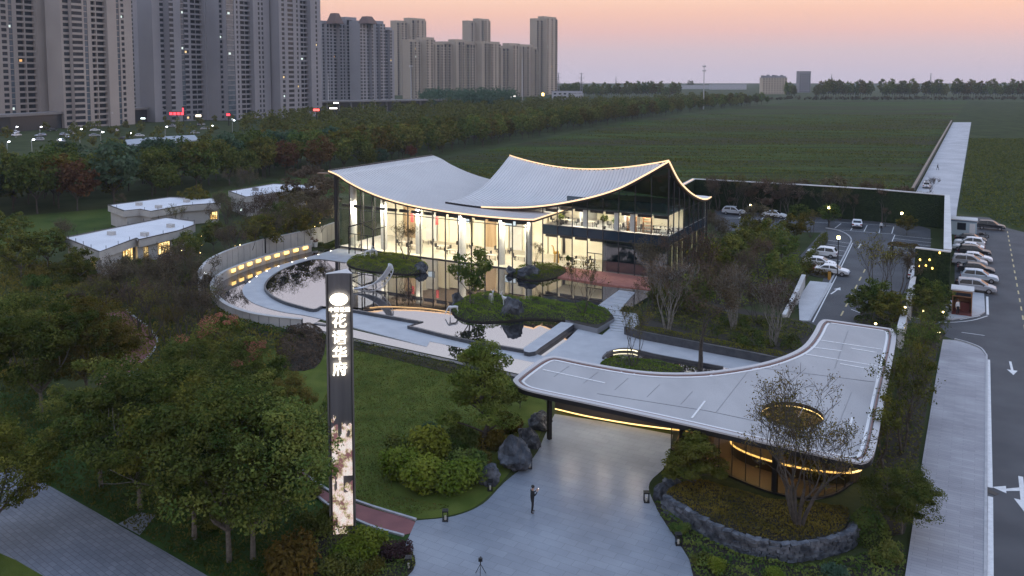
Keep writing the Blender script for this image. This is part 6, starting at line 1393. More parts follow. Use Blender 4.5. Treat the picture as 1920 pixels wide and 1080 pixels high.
# ------------------------------------------------------------------ cars
def car_proto(kind):
    d = dict(sedan=(4.6,1.80,[(-2.30,.45),(-2.28,.78),(-2.1,.92),(-1.5,.97),(-0.95,1.0),(1.05,.95),(1.7,.86),(2.15,.72),(2.3,.52),(2.3,.35),(-2.3,.32)],[(-1.75,.97),(-1.05,1.40),(-0.2,1.46),(0.45,1.40),(1.2,.93)]),
             suv=(4.5,1.84,[(-2.25,.5),(-2.25,.95),(-2.1,1.05),(1.0,1.02),(1.65,.97),(2.1,.85),(2.25,.6),(2.25,.4),(-2.25,.38)],[(-2.15,1.04),(-1.75,1.60),(-0.3,1.68),(0.35,1.60),(1.15,1.0)]),
             mpv=(4.6,1.78,[(-2.3,.5),(-2.3,.98),(-2.2,1.05),(1.1,1.0),(1.8,.90),(2.2,.74),(2.3,.5),(2.3,.36),(-2.3,.35)],[(-2.24,1.04),(-2.05,1.62),(-0.3,1.70),(0.45,1.62),(1.4,.98)]))[kind]
    L, W, low, cab = d; hw = W/2
    def body_loft(prof, ws, tops=None):
        m = MB(); n = len(prof); vs = []
        for s, k in ((-1,1.0),(-1,0.93),(1,0.93),(1,1.0)): pass
        rows = []
        for s in (-1, 1):
            rows.append([(x*(0.985 if True else 1), s*ws(x,z), z) for x, z in prof])
        mid = []
        for s in (-0.86, 0.86): mid.append([(x, s*ws(x,z), z+(0.03 if z > .6 else 0)) for x, z in prof])
        order = [rows[0], mid[0], mid[1], rows[1]]; vs = [p for r_ in order for p in r_]; fs = []
        for j in range(3):
            for i in range(n): fs.append((j*n+i, j*n+(i+1) % n, (j+1)*n+(i+1) % n, (j+1)*n+i))
        fs.append(tuple(range(n-1,-1,-1))); fs.append(tuple(3*n+i for i in range(n))); m.add(vs, fs); return m
    wl = lambda x, z: hw*(1-0.10*max(0,(abs(x)-1.5)/0.8)**2)*(1 - 0.05*max(0,(.5-z)/.2))
    wc = lambda x, z: hw*(0.95 - 0.20*max(0,(z-0.95)/.7))
    parts = {}
    parts['body'] = body_loft(low, wl); cb = body_loft(cab + [(1.0,.9),(-1.6,.9)], wc); parts['cabin'] = cb
    # glass: side windows, windscreen, rear window, slightly proud of the cabin
    gl = {'side_window': [], 'windscreen': None, 'rear_window': None}
    def ins(p, c, f): return (c[0]+(p[0]-c[0])*f, c[1]+(p[1]-c[1])*f)
    c = (sum(x for x,_ in cab)/len(cab), sum(z for _,z in cab)/len(cab)); poly = [ins(p, c, .82) for p in cab]
    sides = []
    for s in (-1, 1):
        xm = (poly[0][0]+poly[-1][0])/2; f = [p for p in poly]; top = poly[1:-1]
        zt_ = lambda x: np.interp(x, [p[0] for p in poly], [p[1] for p in poly])
        for (xa, xb) in ((poly[0][0]+.08, xm-.05), (xm+.05, poly[-1][0]-.1)):
            zb = min(poly[0][1], poly[-1][1])+.02; pts = [(xa,zb),(xb,zb)]; 
            xs_ = np.linspace(xb, xa, 6); pts += [(x, max(zb+.01, float(zt_(x)))) for x in xs_]
            m = MB(); vs = [(x, s*(wc(x,z)+.012), z) for x, z in pts]; m.add(vs, [tuple(range(len(vs)) if s < 0 else reversed(range(len(vs))))]); sides.append(m)
    parts['side_window'] = sides
    def scr(a, b, inw):
        (x0,z0),(x1,z1) = a, b; dx, dz = x1-x0, z1-z0; l = math.hypot(dx,dz); nx, nz_ = -dz/l*inw, dx/l*inw
        pa = (x0+dx*.1+nx*.03, z0+dz*.1+nz_*.03); pb = (x0+dx*.92+nx*.03, z0+dz*.92+nz_*.03); m = MB()
        ya, yb = wc(*pa)*.84, wc(*pb)*.84; m.add([(pa[0],-ya,pa[1]),(pa[0],ya,pa[1]),(pb[0],yb,pb[1]),(pb[0],-yb,pb[1])], [(0,1,2,3)]); return m
    parts['windscreen'] = scr(cab[-1], cab[-2], -1); parts['rear_window'] = scr(cab[0], cab[1], 1)
    return parts, L, W
M_cglass = mat('car glass', (0.012,0.014,0.018), 0.08); M_tyre = mat('tyre rubber', (0.014,0.014,0.015), 0.85); M_rim = mat('alloy rim', (0.40,0.40,0.42), 0.35, 0.7)
M_head = mat('headlamp lens', (0.60,0.62,0.65), 0.15); M_tail = mat('tail lamp lens', (0.28,0.015,0.015), 0.2)
CARP = {}
wm = MB().lathe([(0.20,-.11),(0.30,-.11),(0.325,-.07),(0.325,.07),(0.30,.11),(0.20,.11)], (0,0,0), 16); wm.v = [(x, z_, y) for x, y, z_ in wm.v]; W_me = wm.mesh('tyre', M_tyre)
rm_ = MB().lathe([(0.20,-.105),(0.20,.105)], (0,0,0), 10); rm_.v = [(x, z_, y) for x, y, z_ in rm_.v]; R_me = rm_.mesh('rim', M_rim)
for kd in ('sedan','suv','mpv'):
    ps, L, W = car_proto(kd); cm_ = {}
    for nm in ('windscreen','rear_window'): cm_[nm] = ps[nm].mesh(nm, M_cglass)
    cm_['side_window'] = [m.mesh('side_window', M_cglass) for m in ps['side_window']]
    hl = []; tl = []
    for s in (-1, 1):
        hl.append(MB().hexa([(L/2-.28,s*W*.30,.66),(L/2-.03,s*W*.30,.60),(L/2-.12,s*W*.46,.62),(L/2-.42,s*W*.475,.68),(L/2-.30,s*W*.30,.78),(L/2-.10,s*W*.30,.72),(L/2-.2,s*W*.455,.74),(L/2-.45,s*W*.472,.80)]).mesh('headlight', M_head))
        tl.append(MB().box((-L/2+.03,s*W*.38,.72),.10,.34,.2).mesh('tail_light', M_tail))
    CARP[kd] = (ps, cm_, hl, tl, L, W)
MIRR = MB().box((0,0,0),.12,.2,.13).mesh('door_mirror', M_black); PLATE = MB().box((0,0,0),.02,.44,.13).mesh('number_plate', mat('blue plate', (0.03,0.07,0.25), 0.4))
BUMP = {}
for kd in CARP: L_c, W_c = CARP[kd][4:]; BUMP[kd] = (MB().box((L_c/2-.02,0,.36),.08,W_c*.8,.14).mesh('bumper', M_tyre), MB().box((-L_c/2+.02,0,.36),.08,W_c*.8,.16).mesh('bumper', M_tyre))
PAINT = {n_: mat('car paint '+n_, c_, 0.28, 0.0) for n_, c_ in (('white',(0.80,0.80,0.82)),('black',(0.014,0.014,0.016)),('silver',(0.44,0.45,0.48)),('blue',(0.58,0.65,0.72)),('dark',(0.03,0.032,0.038)))}
BODY = {}
def car(kd, paint, loc, rz, label, group=None, sc=1.0):
    ps, cm_, hl, tl, L, W = CARP[kd]
    if (kd,paint) not in BODY: BODY[kd,paint] = (ps['body'].mesh('body', PAINT[paint], False), ps['cabin'].mesh('cabin', PAINT[paint], False))
    r_ = thing('parked_car', label, 'car', loc, rz, group); r_.scale = (sc*.97, sc*.97, sc*.92)
    bd = part('body', BODY[kd,paint][0], r_); cb = part('cabin', BODY[kd,paint][1], r_)
    for o in (bd, cb):
        bv = o.modifiers.new('bevel', 'BEVEL'); bv.width = 0.05; bv.segments = 2; bv.limit_method = 'ANGLE'; bv.angle_limit = R(25)
    for m in cm_['side_window']: part('side_window', m, cb)
    part('windscreen', cm_['windscreen'], cb); part('rear_window', cm_['rear_window'], cb)
    for s_ in (-1,1): part('door_mirror', MIRR, cb, (.78, s_*(W/2+.06), 1.0))
    part('bumper', BUMP[kd][0], bd); part('bumper', BUMP[kd][1], bd); part('number_plate', PLATE, bd, (L/2+.012,0,.46)); part('number_plate', PLATE, bd, (-L/2-.012,0,.62))
    for m in hl: part('headlight', m, bd)
    for m in tl: part('tail_light', m, bd)
    for x in (-1.38, 1.42):
        for s in (-1, 1): w_ = part('wheel', W_me, r_, (x, s*(W/2-.10), .325)); part('rim', R_me, w_, (0, s*.02, 0))
    return r_
RU = TH
CG = 'cars parked in a row beside the right road'
for (x, y, kd, pt, lb) in ((1830,546,'mpv','silver','silver grey compact people carrier nearest the guard booth'),(1836,527,'suv','blue','pale blue-white hatchback second from the guard booth'),(1830,511,'sedan','dark','dark sedan third from the guard booth'),(1818,498,'mpv','silver','silver van fourth from the guard booth, parked further in'),(1828,490,'sedan','white','white sedan just behind the silver van'),(1827,479,'suv','dark','dark grey car in the middle of the parked row'),(1815,470,'sedan','white','white sedan with a red tail lamp in the parked row'),(1817,462,'suv','white','white car second from the cabin end of the row'),(1820,454,'sedan','black','black car at the cabin end of the row')):
    car(kd, pt, P(x,y), RU + (PI if 'red tail' in lb or 'second from the cabin' in lb else 0), lb, CG)
car('suv','dark',P(1858,430),RU-R(4),'dark pickup-like car parked on the gravel beside the field')
car('suv','white',P(1541,481),RU+PI,'white hatchback in the left bays of the car park'); car('sedan','white',P(1536,499),RU,'white sedan beside the planted bed of the car park'); car('sedan','white',P(1607,425),TH+PI/2+R(6),'white sedan parked facing the back wall')
car('mpv','white',P(1717,520),TH+PI/2,'white van half hidden behind the low wall of the car park'); car('sedan','white',P(1560,514),RU,'white car nose just below the planted bed of the car park'); car('suv','silver',P(1376,402),RU,'silver car in the upper car park near the wing'); car('sedan','white',P(1452,408),RU,'white car in the upper car park'); car('sedan','silver',P(1530,400),RU,'silver car at the right end of the upper car park'); car('mpv','white',P(1738,352),TH+PI/2,'white van at the near end of the causeway')
mt = thing('motorbike', 'dark motorbike parked between the cabin and the cars', 'motorbike', P(1842,446)); mb_ = P(1842,446)
for s in (-.62,.62):
    tp_ = [mb_ + U*s + Z*.3 + (U*math.cos(a)+Z*math.sin(a))*.28 for a in np.linspace(0,2*PI,15)]; MB().tube(tp_, .06, 5).build('wheel', M_tyre, mt)
MB().bar(mb_-U*.5+Z*.55, mb_+U*.3+Z*.6, .25, .28).build('body', M_dark, mt); MB().bar(mb_-U*.6+Z*.8, mb_+U*.05+Z*.8, .28, .12).build('seat', M_black, mt); MB().tube([mb_+U*.6+Z*.3, mb_+U*.35+Z*1.0], .04, 5).build('fork', M_dark, mt); MB().bar(mb_+U*.35+Z*1.0-V*.35, mb_+U*.35+Z*1.0+V*.35, .04, .04).build('handlebar', M_black, mt)
# cars under the towers: small, in haze
rc_ = random.Random(4)
for k in range(22):
    x = rc_.uniform(5,400); y = rc_.uniform(246,272) - x*0.03
    car(rc_.choice(('sedan','suv')), rc_.choice(('white','white','silver','dark')), P(x,y), rc_.uniform(0,6.28), 'small car parked among the street trees below the towers', 'cars parked below the towers')
def street_lamp(x, y, hpx, lb, st, g_='street lamps below the towers', arm=1.2):
    b = P(x, y); H = ztop(x, y, y-hpx); o = thing('street_lamp', lb, 'street lamp', b, 0, g_); MB().tube([b, b+Z*H], [0.09,0.05], 6).build('pole', MATS['galvanised steel'], o)
    MB().tube([b+Z*H, b+Z*(H+.3)+U*arm*.5, b+Z*(H+.2)+U*arm], 0.04, 5).build('arm', MATS['galvanised steel'], o); MB().lathe([(.25,-.12),(.4,0),(.2,.15)], b+Z*(H+.1)+U*arm, 8).build('lamp_head', st, o)
M_wl = emission('street lamp glow', (0.85,0.92,1.0), 22.0)
for x, y, h in ((14,290,24),(190,282,34),(110,278,16),(30,258,20),(75,250,12),(150,268,26),(242,262,12),(310,262,24),(436,252,26),(395,248,12),(60,284,22),(330,243,10)): street_lamp(x, y, h, 'glowing white street lamp among the trees below the towers', M_wl)
for x, y, h in ((205,238,26),(300,228,24),(478,216,22),(530,216,18)): street_lamp(x, y, h, 'unlit street lamp in front of the shop podium', M_white, 'unlit street lamps by the podium', 3)
t = thing('market_roof', 'pale market roof among the street trees below the towers', 'roof', P(300,262)); MB().prism(PL([(235,262),(300,256),(365,253),(372,262),(300,268),(240,272)], 4.0), 3.6, 4.0).build('roof', mat('grey tin roof', (0.33,0.36,0.40), 0.6), t)
for x, y in ((240,272),(370,262),(300,268)): MB().box(P(x,y,4.0)-Z*4.0, .3, .3, 3.6).build('post', M_dark, t)
t = thing('market_roof', 'small white lit stall roof below the towers', 'roof', P(307,268)); MB().prism(PL([(296,266),(318,264),(321,268),(298,270)], 3.2), 3.0, 3.2).build('roof', emission('lit stall roof', (0.85,1.0,0.9), 1.2), t); MB().box(P(308,270), .3, .3, 3.0).build('post', M_dark, t)
# parking lamps
for x, y, h, lb in ((1570,518,70,'black lamp post with lantern by the left bays'),(1553,425,34,'black lamp post at the head of the left bays'),(1690,424,22,'amber lamp post by the back bays'),(1407,405,18,'small lamp post in the upper car park')):
    b = P(x, y); H = ztop(x, y, y-h); o = thing('lamp_post', lb, 'lamp post', b); MB().tube([b, b+Z*H], .06, 6).build('pole', M_black, o); MB().box(b+Z*H, .28, .28, .42).build('lantern', M_lamp, o); MB().lathe([(.26,0),(.04,.18)], b+Z*(H+.42), 8).build('cap', M_black, o)
o = thing('barrier_post', 'orange barrier post at the car park kerb', 'barrier', P(1555,524)); MB().box(P(1555,524), .35, .35, 1.1, TH).build('cabinet', mat('orange cabinet', (0.5,0.24,0.03), 0.5), o); MB().box(P(1555,524)+Z*1.1, .4, .4, .08, TH).build('cap', M_black, o)
p_ = P(386,560); o = thing('lamp_post', 'black lamp post with a white head at the left end of the curved wall', 'lamp post', p_); MB().box(p_, .3, .3, 3.0).build('pole', M_black, o); MB().lathe([(.1,0),(.18,.15),(.1,.3)], p_+Z*3.0, 8).build('lamp_head', emission('pale lamp head', (0.9,0.95,1.0), 1.5), o)
# ------------------------------------------------------------------ rocks
M_rock = mat('blue-grey boulder', (0.035,0.04,0.05), 0.85, col2=(0.17,0.18,0.20), scale=1.6, detail=10, bump=1.0, bscale=3, coord='obj', lo=0.42, hi=0.75)
def rock_mesh(seed):
    import bmesh
    bm = bmesh.new(); bmesh.ops.create_icosphere(bm, subdivisions=4, radius=1.0); rn = random.Random(seed)
    cuts = [(Vector((rn.gauss(0,1), rn.gauss(0,1), rn.gauss(0,.8))).normalized(), rn.uniform(.62,.92)) for _ in range(16)]
    from mathutils import noise
    for v_ in bm.verts:
        for n_, d_ in cuts:
            e = v_.co.dot(n_) - d_
            if e > 0: v_.co -= n_*e*0.92
        v_.co += v_.co.normalized()*(noise.noise(v_.co*2.1+Vector((seed,0,0)))*.16 + noise.noise(v_.co*5.3)*.11 + noise.noise(v_.co*11)*.06)
    me = bpy.data.meshes.new('boulder'); bm.to_mesh(me); bm.free(); me.materials.append(M_rock); return me
ROCKS = [rock_mesh(k+3) for k in range(5)]
for k, (x, y, wpx, hpx, lb) in enumerate(((917,905,46,48,'lowest boulder at the lawn corner of the drive'),(968,872,80,66,'largest angular boulder beside the drive'),(1000,838,30,34,'small boulder between the large boulder and the canopy column'),(990,832,46,44,'boulder left of the canopy column'),(1012,800,50,36,'boulder behind the canopy column'),
    (1240,935,36,40,'pale grey boulder at the start of the dry stone wall'),(1262,915,44,30,'dark boulder under the small pine'),(960,595,46,54,'tall dark boulder on the long pool island'),(858,572,26,32,'boulder at the left end of the long pool island'),(788,510,30,24,'dark boulder at the right end of the entrance island'),(990,520,48,28,'pale flat boulder on the island near the wing'),(958,514,22,20,'small boulder at the left of the island near the wing'))):
    b = P(x, y, 0.35 if k in (7,8,9,10,11) else 0.0); o = bpy.data.objects.new('boulder', ROCKS[k % 5]); link(o); tag(o, lb, 'boulder', 'boulders'); s = b.y/FPX; o.scale = (wpx*s*.54, wpx*s*.45, hpx*s*.56); o.location = b + Z*hpx*s*.26; o.rotation_euler = (0,0,k*1.3)
# dry stone retaining wall: every stone a part
dsp = PS([(1246,924.6),(1297,955.6),(1355,987),(1413,1006),(1472,1016),(1530,1010),(1584.6,994.6),(1600,975)], 1.0, 5)
dsp = [Vector((p.x,p.y,0)) for p in dsp]; ddl = [0]
for a, b in zip(dsp, dsp[1:]): ddl.append(ddl[-1]+(b-a).length)
t = thing('dry_stone_wall', 'curved dry stone wall of dark blue-grey stones holding the golden bed', 'wall', dsp[len(dsp)//2])
MB().wall(dsp, .3, 0, .93).build('wall_core', M_darkstone, t)
SM = []
for k in range(6):
    m = MB(); rr = random.Random(k); vs = [Vector((x*(.5+rr.uniform(-.1,.02)), y*(.5+rr.uniform(-.08,.02)), z_*(.5+rr.uniform(-.1,.02)))) for z_ in (-1,1) for x, y in ((-1,-1),(0,-1.15),(1,-1),(1,1),(0,1.1),(-1,1))]
    m.add(vs, [(5,4,3,2,1,0),(6,7,8,9,10,11)] + [(i,(i+1) % 6,6+(i+1) % 6,6+i) for i in range(6)]); SM.append(m.mesh('stone', mat('wall stone', (0.035,0.042,0.056), 0.85, col2=(0.13,0.142,0.165), scale=2.2, detail=8, bump=.8, bscale=8, rand=0.35)))
rr = random.Random(8); out_n = offset(dsp, 0.26)
side = 1 if (out_n[len(out_n)//2] - Vector((0,0,0))).length < (offset(dsp,-0.26)[len(dsp)//2]).length else -1
op = offset(dsp, 0.2*side); odl = [0]
for a, b in zip(op, op[1:]): odl.append(odl[-1]+(b-a).length)
z = 0.0
while z < 0.98:
    hgt = rr.uniform(.14,.21); s = rr.uniform(0,.3)
    while s < odl[-1]-.2:
        w_ = rr.uniform(.26,.66); p = along(op, odl, min(s+w_/2, odl[-1]-.01)); q = along(op, odl, min(s+w_/2+.1, odl[-1])); o = bpy.data.objects.new('stone', SM[rr.randrange(6)]); link(o, t)
        o.location = Vector((p.x,p.y,z+hgt/2)) - t.location; o.rotation_euler = (rr.uniform(-.25,.25), rr.uniform(-.22,.22), math.atan2(q.y-p.y, q.x-p.x)); o.scale = (w_*1.02, rr.uniform(.26,.40), hgt*rr.uniform(.95,1.35)); s += w_
    z += hgt
# ------------------------------------------------------------------ lanterns, tripod, deer, boat, pots
for x, y, lb in ((835,976,'black floor lantern on the lawn edge by the red path'),(919,919,'black floor lantern beside the lowest boulder'),(993,878,'black floor lantern in front of the largest boulder'),(1212,941,'black floor lantern by the pale boulder'),(1272,1021,'black floor lantern on the green border right of the drive'),(766,1066,'black floor lantern at the bottom edge by the purple shrub')):
    b = P(x, y); o = thing('floor_lantern', lb, 'lantern', b, 0, 'lanterns round the drive'); m = MB().box(b, .34, .34, .05); m.box(b+Z*.6, .36, .36, .07)
    for i, j in ((-1,-1),(1,-1),(1,1),(-1,1)): m.box(b+Vector((i*.15,j*.15,.05)), .035, .035, .55)
    m.build('frame', M_black, o); MB().lathe([(.06,.05),(.06,.3)], b, 8).build('candle', mat('candle wax', (0.5,0.48,0.42), 0.6), o)
    MB().tube([b+Z*.67+Vector((-.1,0,0)), b+Z*.78, b+Z*.67+Vector((.1,0,0))], .012, 4).build('handle', M_black, o)
tb = P(901,1078); o = thing('camera_tripod', 'small black camera on a tripod at the bottom edge of the drive', 'tripod', tb)
for k in range(3): a = k*2.09+.5; MB().tube([tb+Vector((math.cos(a)*.32,math.sin(a)*.32,0)), tb+Z*.62], .018, 5).build('leg', M_black, o)
MB().tube([tb+Z*.55, tb+Z*.78], .03, 6).build('centre_column', M_black, o); cbod = MB().box(tb+Z*.78, .22, .13, .16).build('camera_body', M_black, o); MB().tube([tb+Vector((0,.06,.86)), tb+Vector((0,.22,.86))], .055, 10).build('lens', M_dark, o)
def skinned(name, verts, edges, radii, mats, midx_fn, root=0, sub=1):
    me = bpy.data.meshes.new(name); me.from_pydata([tuple(v_) for v_ in verts], edges, []); o = bpy.data.objects.new(name, me); C.objects.link(o)
    sk = o.modifiers.new('skin', 'SKIN'); sk.use_smooth_shade = True
    for i, r_ in enumerate(radii): me.skin_vertices[0].data[i].radius = (r_, r_) if not isinstance(r_, tuple) else r_
    me.skin_vertices[0].data[root].use_root = True
    sb_ = o.modifiers.new('sub', 'SUBSURF'); sb_.levels = sub; sb_.render_levels = sub
    dg = bpy.context.evaluated_depsgraph_get(); dg.update(); m2 = bpy.data.meshes.new_from_object(o.evaluated_get(dg)); bpy.data.objects.remove(o); m2.name = name
    m2.materials.clear()
    for mm in mats: m2.materials.append(mm)
    for p in m2.polygons: p.material_index = midx_fn(p.center); p.use_smooth = True
    return m2
M_deer = mat('white deer lacquer', (0.70,0.70,0.71), 0.4)
def deer_mesh(pose):
    hd = dict(up=((.62,0,1.30),(.72,0,1.42),(.92,0,1.36)), down=((.75,0,.62),(.85,0,.35),(.98,0,.20)), turn=((.55,.12,1.28),(.6,.22,1.40),(.70,.38,1.34)))[pose]
    v_ = [(0,0,.86),(-.42,0,.88),(.36,0,.88),(.50,0,1.02)] + list(hd) + [(-.56,0,.92)]
    e = [(0,1),(0,2),(2,3),(3,4),(4,5),(5,6),(1,7)]; r_ = [.17,.15,.17,.11,.07,.075,.03,.03]
    for s in (-1,1):
        b = len(v_); v_ += [(.36,s*.10,.66),(.37,s*.10,.36),(.36,s*.10,0)]; e += [(2,b),(b,b+1),(b+1,b+2)]; r_ += [.055,.032,.028]
        b = len(v_); v_ += [(-.42,s*.10,.66),(-.54,s*.10,.38),(-.47,s*.10,0)]; e += [(1,b),(b,b+1),(b+1,b+2)]; r_ += [.075,.035,.028]
        b = len(v_); h5 = Vector(hd[1]); v_ += [tuple(h5+Vector((-.05,s*.10,.14))), tuple(h5+Vector((-.12,s*.20,.32)))]; e += [(5,b),(b,b+1)]; r_ += [.018,.012]
        b = len(v_); v_ += [tuple(h5+Vector((0,s*.13,.04)))]; e += [(5,b)]; r_ += [.028]
    return skinned('deer_statue', v_, e, r_, [M_deer], lambda c: 0)
for x, y, pose, rz, lb, z in ((850,590,'down',PI+.4,'white deer statue bending down to drink at the pool edge',.45),(921,567,'up',-PI/2+.3,'white deer statue standing at the back of the pool island',.95),(950,573,'turn',PI-.2,'white deer statue with turned head beside the tall boulder',.9),(690,482,'up',.6,'white deer statue on the entrance island, left one',.9),(702,480,'down',2.4,'white deer statue on the entrance island, grazing',.9)):
    o = bpy.data.objects.new('deer_statue', deer_mesh(pose)); link(o); tag(o, lb, 'deer statue', 'white deer statues'); o.location = P(x,y,z); o.rotation_euler = (0,0,rz)
# crescent boat sculpture over the pool
bc_ = P(702,546,ZP); o = thing('boat_sculpture', 'white crescent boat sculpture of curved ribs above the upper pool', 'sculpture', bc_)
M_sil = mat('white lacquered steel', (0.68,0.69,0.72), 0.3)
cur = smooth([PY(x,y,bc_.y) for x, y in ((664,541),(685,538),(705,530),(720,518),(731,500),(729,494))], 6)
lowc = smooth([PY(x,y,bc_.y) for x, y in ((664,541),(690,546),(712,541),(728,526),(737,508),(734,499))], 6)
hull = MB(); n = min(len(cur), len(lowc))
for wv in (-.7, .7): MB().tube([p + V*wv*math.sin(PI*(i+1)/(n+1)) for i, p in enumerate(cur[:n])], .05, 6).build('gunwale', M_sil, o)
MB().tube(lowc, .06, 6).build('keel', M_sil, o)
for i in range(2, n-1, 2):
    w_ = .7*math.sin(PI*(i+1)/(n+1)); MB().tube([cur[i]-V*w_, (cur[i]+lowc[i])/2-V*w_*.8, lowc[i], (cur[i]+lowc[i])/2+V*w_*.8, cur[i]+V*w_], .03, 5).build('rib', M_sil, o)
dk = MB()
for i in range(2, n-3): w_ = .6*math.sin(PI*(i+1)/(n+1)); w2 = .6*math.sin(PI*(i+2)/(n+1)); dk.add([cur[i]-V*w_, cur[i+1]-V*w2, cur[i+1]+V*w2, cur[i]+V*w_], [(0,1,2,3)])
dk.build('deck', M_sil, o)
for f in (.25,.6): MB().tube([lowc[int(n*f)], Vector((lowc[int(n*f)].x,lowc[int(n*f)].y,ZP-.1))], .04, 5).build('support', M_dark, o)
for x, y, h, lb in ((584,462,1.3,'left white flower pot at the end of the curved wall'),(592,463,.95,'right white flower pot at the end of the curved wall')):
    b = P(x,y,.1); o = thing('flower_pot', lb, 'flower pot', b); MB().lathe([(.26,0),(.36,h*.75),(.38,h*.8),(.3,h*.8)], b, 12).build('pot', M_white, o)
    rg = np.random.default_rng(int(x)); v = clusters_to_leaves([(np.array(b)+np.array((0,0,h*.8+.25)), (.42,.42,.32))], 160, .16, rg); l_ = bpy.data.objects.new('flowers', raw_mesh('flowers', v, quads(160), L_rust)); link(l_); l_.parent = o; l_.matrix_parent_inverse = Matrix.Translation(-b)
# ------------------------------------------------------------------ people
M_skin = mat('skin', (0.42,0.25,0.17), 0.6); M_hair = mat('black hair', (0.012,0.010,0.009), 0.5); M_blk = mat('black cloth', (0.012,0.012,0.014), 0.8); M_wht = mat('white shirt', (0.66,0.66,0.67), 0.8); M_drk = mat('dark trousers', (0.02,0.02,0.025), 0.8); M_shoe = mat('shoes', (0.10,0.075,0.06), 0.6)
def person(lb, px, py, rz, top, legs, pose, z=0.0, hold=None):
    arms = dict(phone=(((.05,.20,1.18),(.24,.10,1.28),(.36,.06,1.42)),((.05,-.20,1.18),(.24,-.10,1.26),(.36,-.04,1.40))), hang=(((-.02,.24,1.15),(.02,.26,.92),(.06,.25,.76)),((-.02,-.24,1.15),(.02,-.26,.92),(.06,-.25,.76))), walk=(((-.10,.23,1.16),(-.12,.25,.95),(.02,.25,.80)),((.08,-.23,1.16),(.20,-.24,.96),(.34,-.23,.90))))[pose]
    step = dict(phone=.10, hang=.02, walk=.26)[pose]
    v_ = [(0,0,.95),(0,0,1.12),(.01,0,1.38),(.02,0,1.50),(.04,0,1.60),(.05,0,1.70)]; e = [(0,1),(1,2),(2,3),(3,4),(4,5)]; r_ = [(.15,.12),(.145,.11),(.17,.11),(.055,.055),(.095,.085),(.075,.07)]
    for s, st in ((1, step), (-1, -step)):
        b = len(v_); v_ += [(st*.1,s*.10,.88),(st*.75+.03,s*.11,.48),(st*.9-.02,s*.11,.09),(st*.9+.14,s*.12,.04)]; e += [(0,b),(b,b+1),(b+1,b+2),(b+2,b+3)]; r_ += [.10,.07,.048,.04]
    for a in arms:
        s = 1 if a[0][1] > 0 else -1; b = len(v_); v_ += [(0,s*.19,1.40)] + list(a); e += [(2,b),(b,b+1),(b+1,b+2),(b+2,b+3)]; r_ += [.06,.05,.038,.03]
        h = Vector(a[2]); d = (h - Vector(a[1])).normalized(); sd_ = d.cross(Z).normalized(); k0 = b+3
        for q in range(5): # fingers
            b2 = len(v_); o2 = sd_*(q-2)*.02; v_ += [tuple(h + d*.05 + o2), tuple(h + d*(.10 if q else .06) + o2*1.2 - Z*.02)]; e += [(k0,b2),(b2,b2+1)]; r_ += [.012,.009]
    fn = lambda c: 3 if c.z < .10 else (1 if c.z < .97 and abs(c.y) < .2 else (2 if (c.z > 1.48 and c.z < 2) or min((Vector(a[2])-c).length for a in arms) < .13 else 0))
    me = skinned('person', v_, e, r_, [top, legs, M_skin, M_shoe], fn); b = P(px, py, z); o = thing('person', lb, 'person', b, rz)
    part('body', me, o); hr = MB().lathe([(.07,-.04),(.105,.02),(.10,.08),(.06,.125),(.01,.135)], (.035,0,1.66), 12); part('hair', hr.mesh('hair', M_hair, True), o)
    for s in (-1,1): part('eye', MB().box((.142,s*.035,1.635),.012,.025,.012).mesh('eye', M_hair), o)
    part('nose', MB().hexa([(.13,-.014,1.585),(.165,-.012,1.59),(.165,.012,1.59),(.13,.014,1.585),(.13,-.008,1.63),(.14,-.006,1.63),(.14,.006,1.63),(.13,.008,1.63)]).mesh('nose', M_skin), o)
    return o
ph = person('person in black walking on the drive and holding up a phone', 998, 962, R(25), M_blk, M_blk, 'phone')
b = P(998,962); o = thing('phone', 'small lit phone held up by the person in black', 'phone', b + Vector((.40,.22,1.40))); MB().box(b + Vector((.40,.20,1.36)), .02, .08, .15, R(25)).build('case', M_black, o); MB().box(b + Vector((.386,.194,1.37)), .006, .07, .13, R(25)).build('screen', emission('phone screen', (1,.9,.85), 2.0), o)
person('guard in white shirt and dark trousers beside the booth', 1795, 590, R(-70), M_wht, M_drk, 'hang', .13)
person('person in white shirt standing in an empty bay of the car park', 1652, 434, R(-90), M_wht, M_drk, 'hang')
person('person in white shirt walking out of the pavilion entrance', 676, 469, R(160), M_wht, M_drk, 'walk', .1)
person('tiny person in dark clothes walking on the causeway', 1758, 319, R(-60), M_blk, M_drk, 'walk')
person('person in dark clothes beside the right bays of the car park', 1672, 478, R(-90), M_blk, M_drk, 'hang')
person('person in dark clothes standing behind the guard booth by the cars', 1793, 548, R(-80), M_blk, M_drk, 'hang')
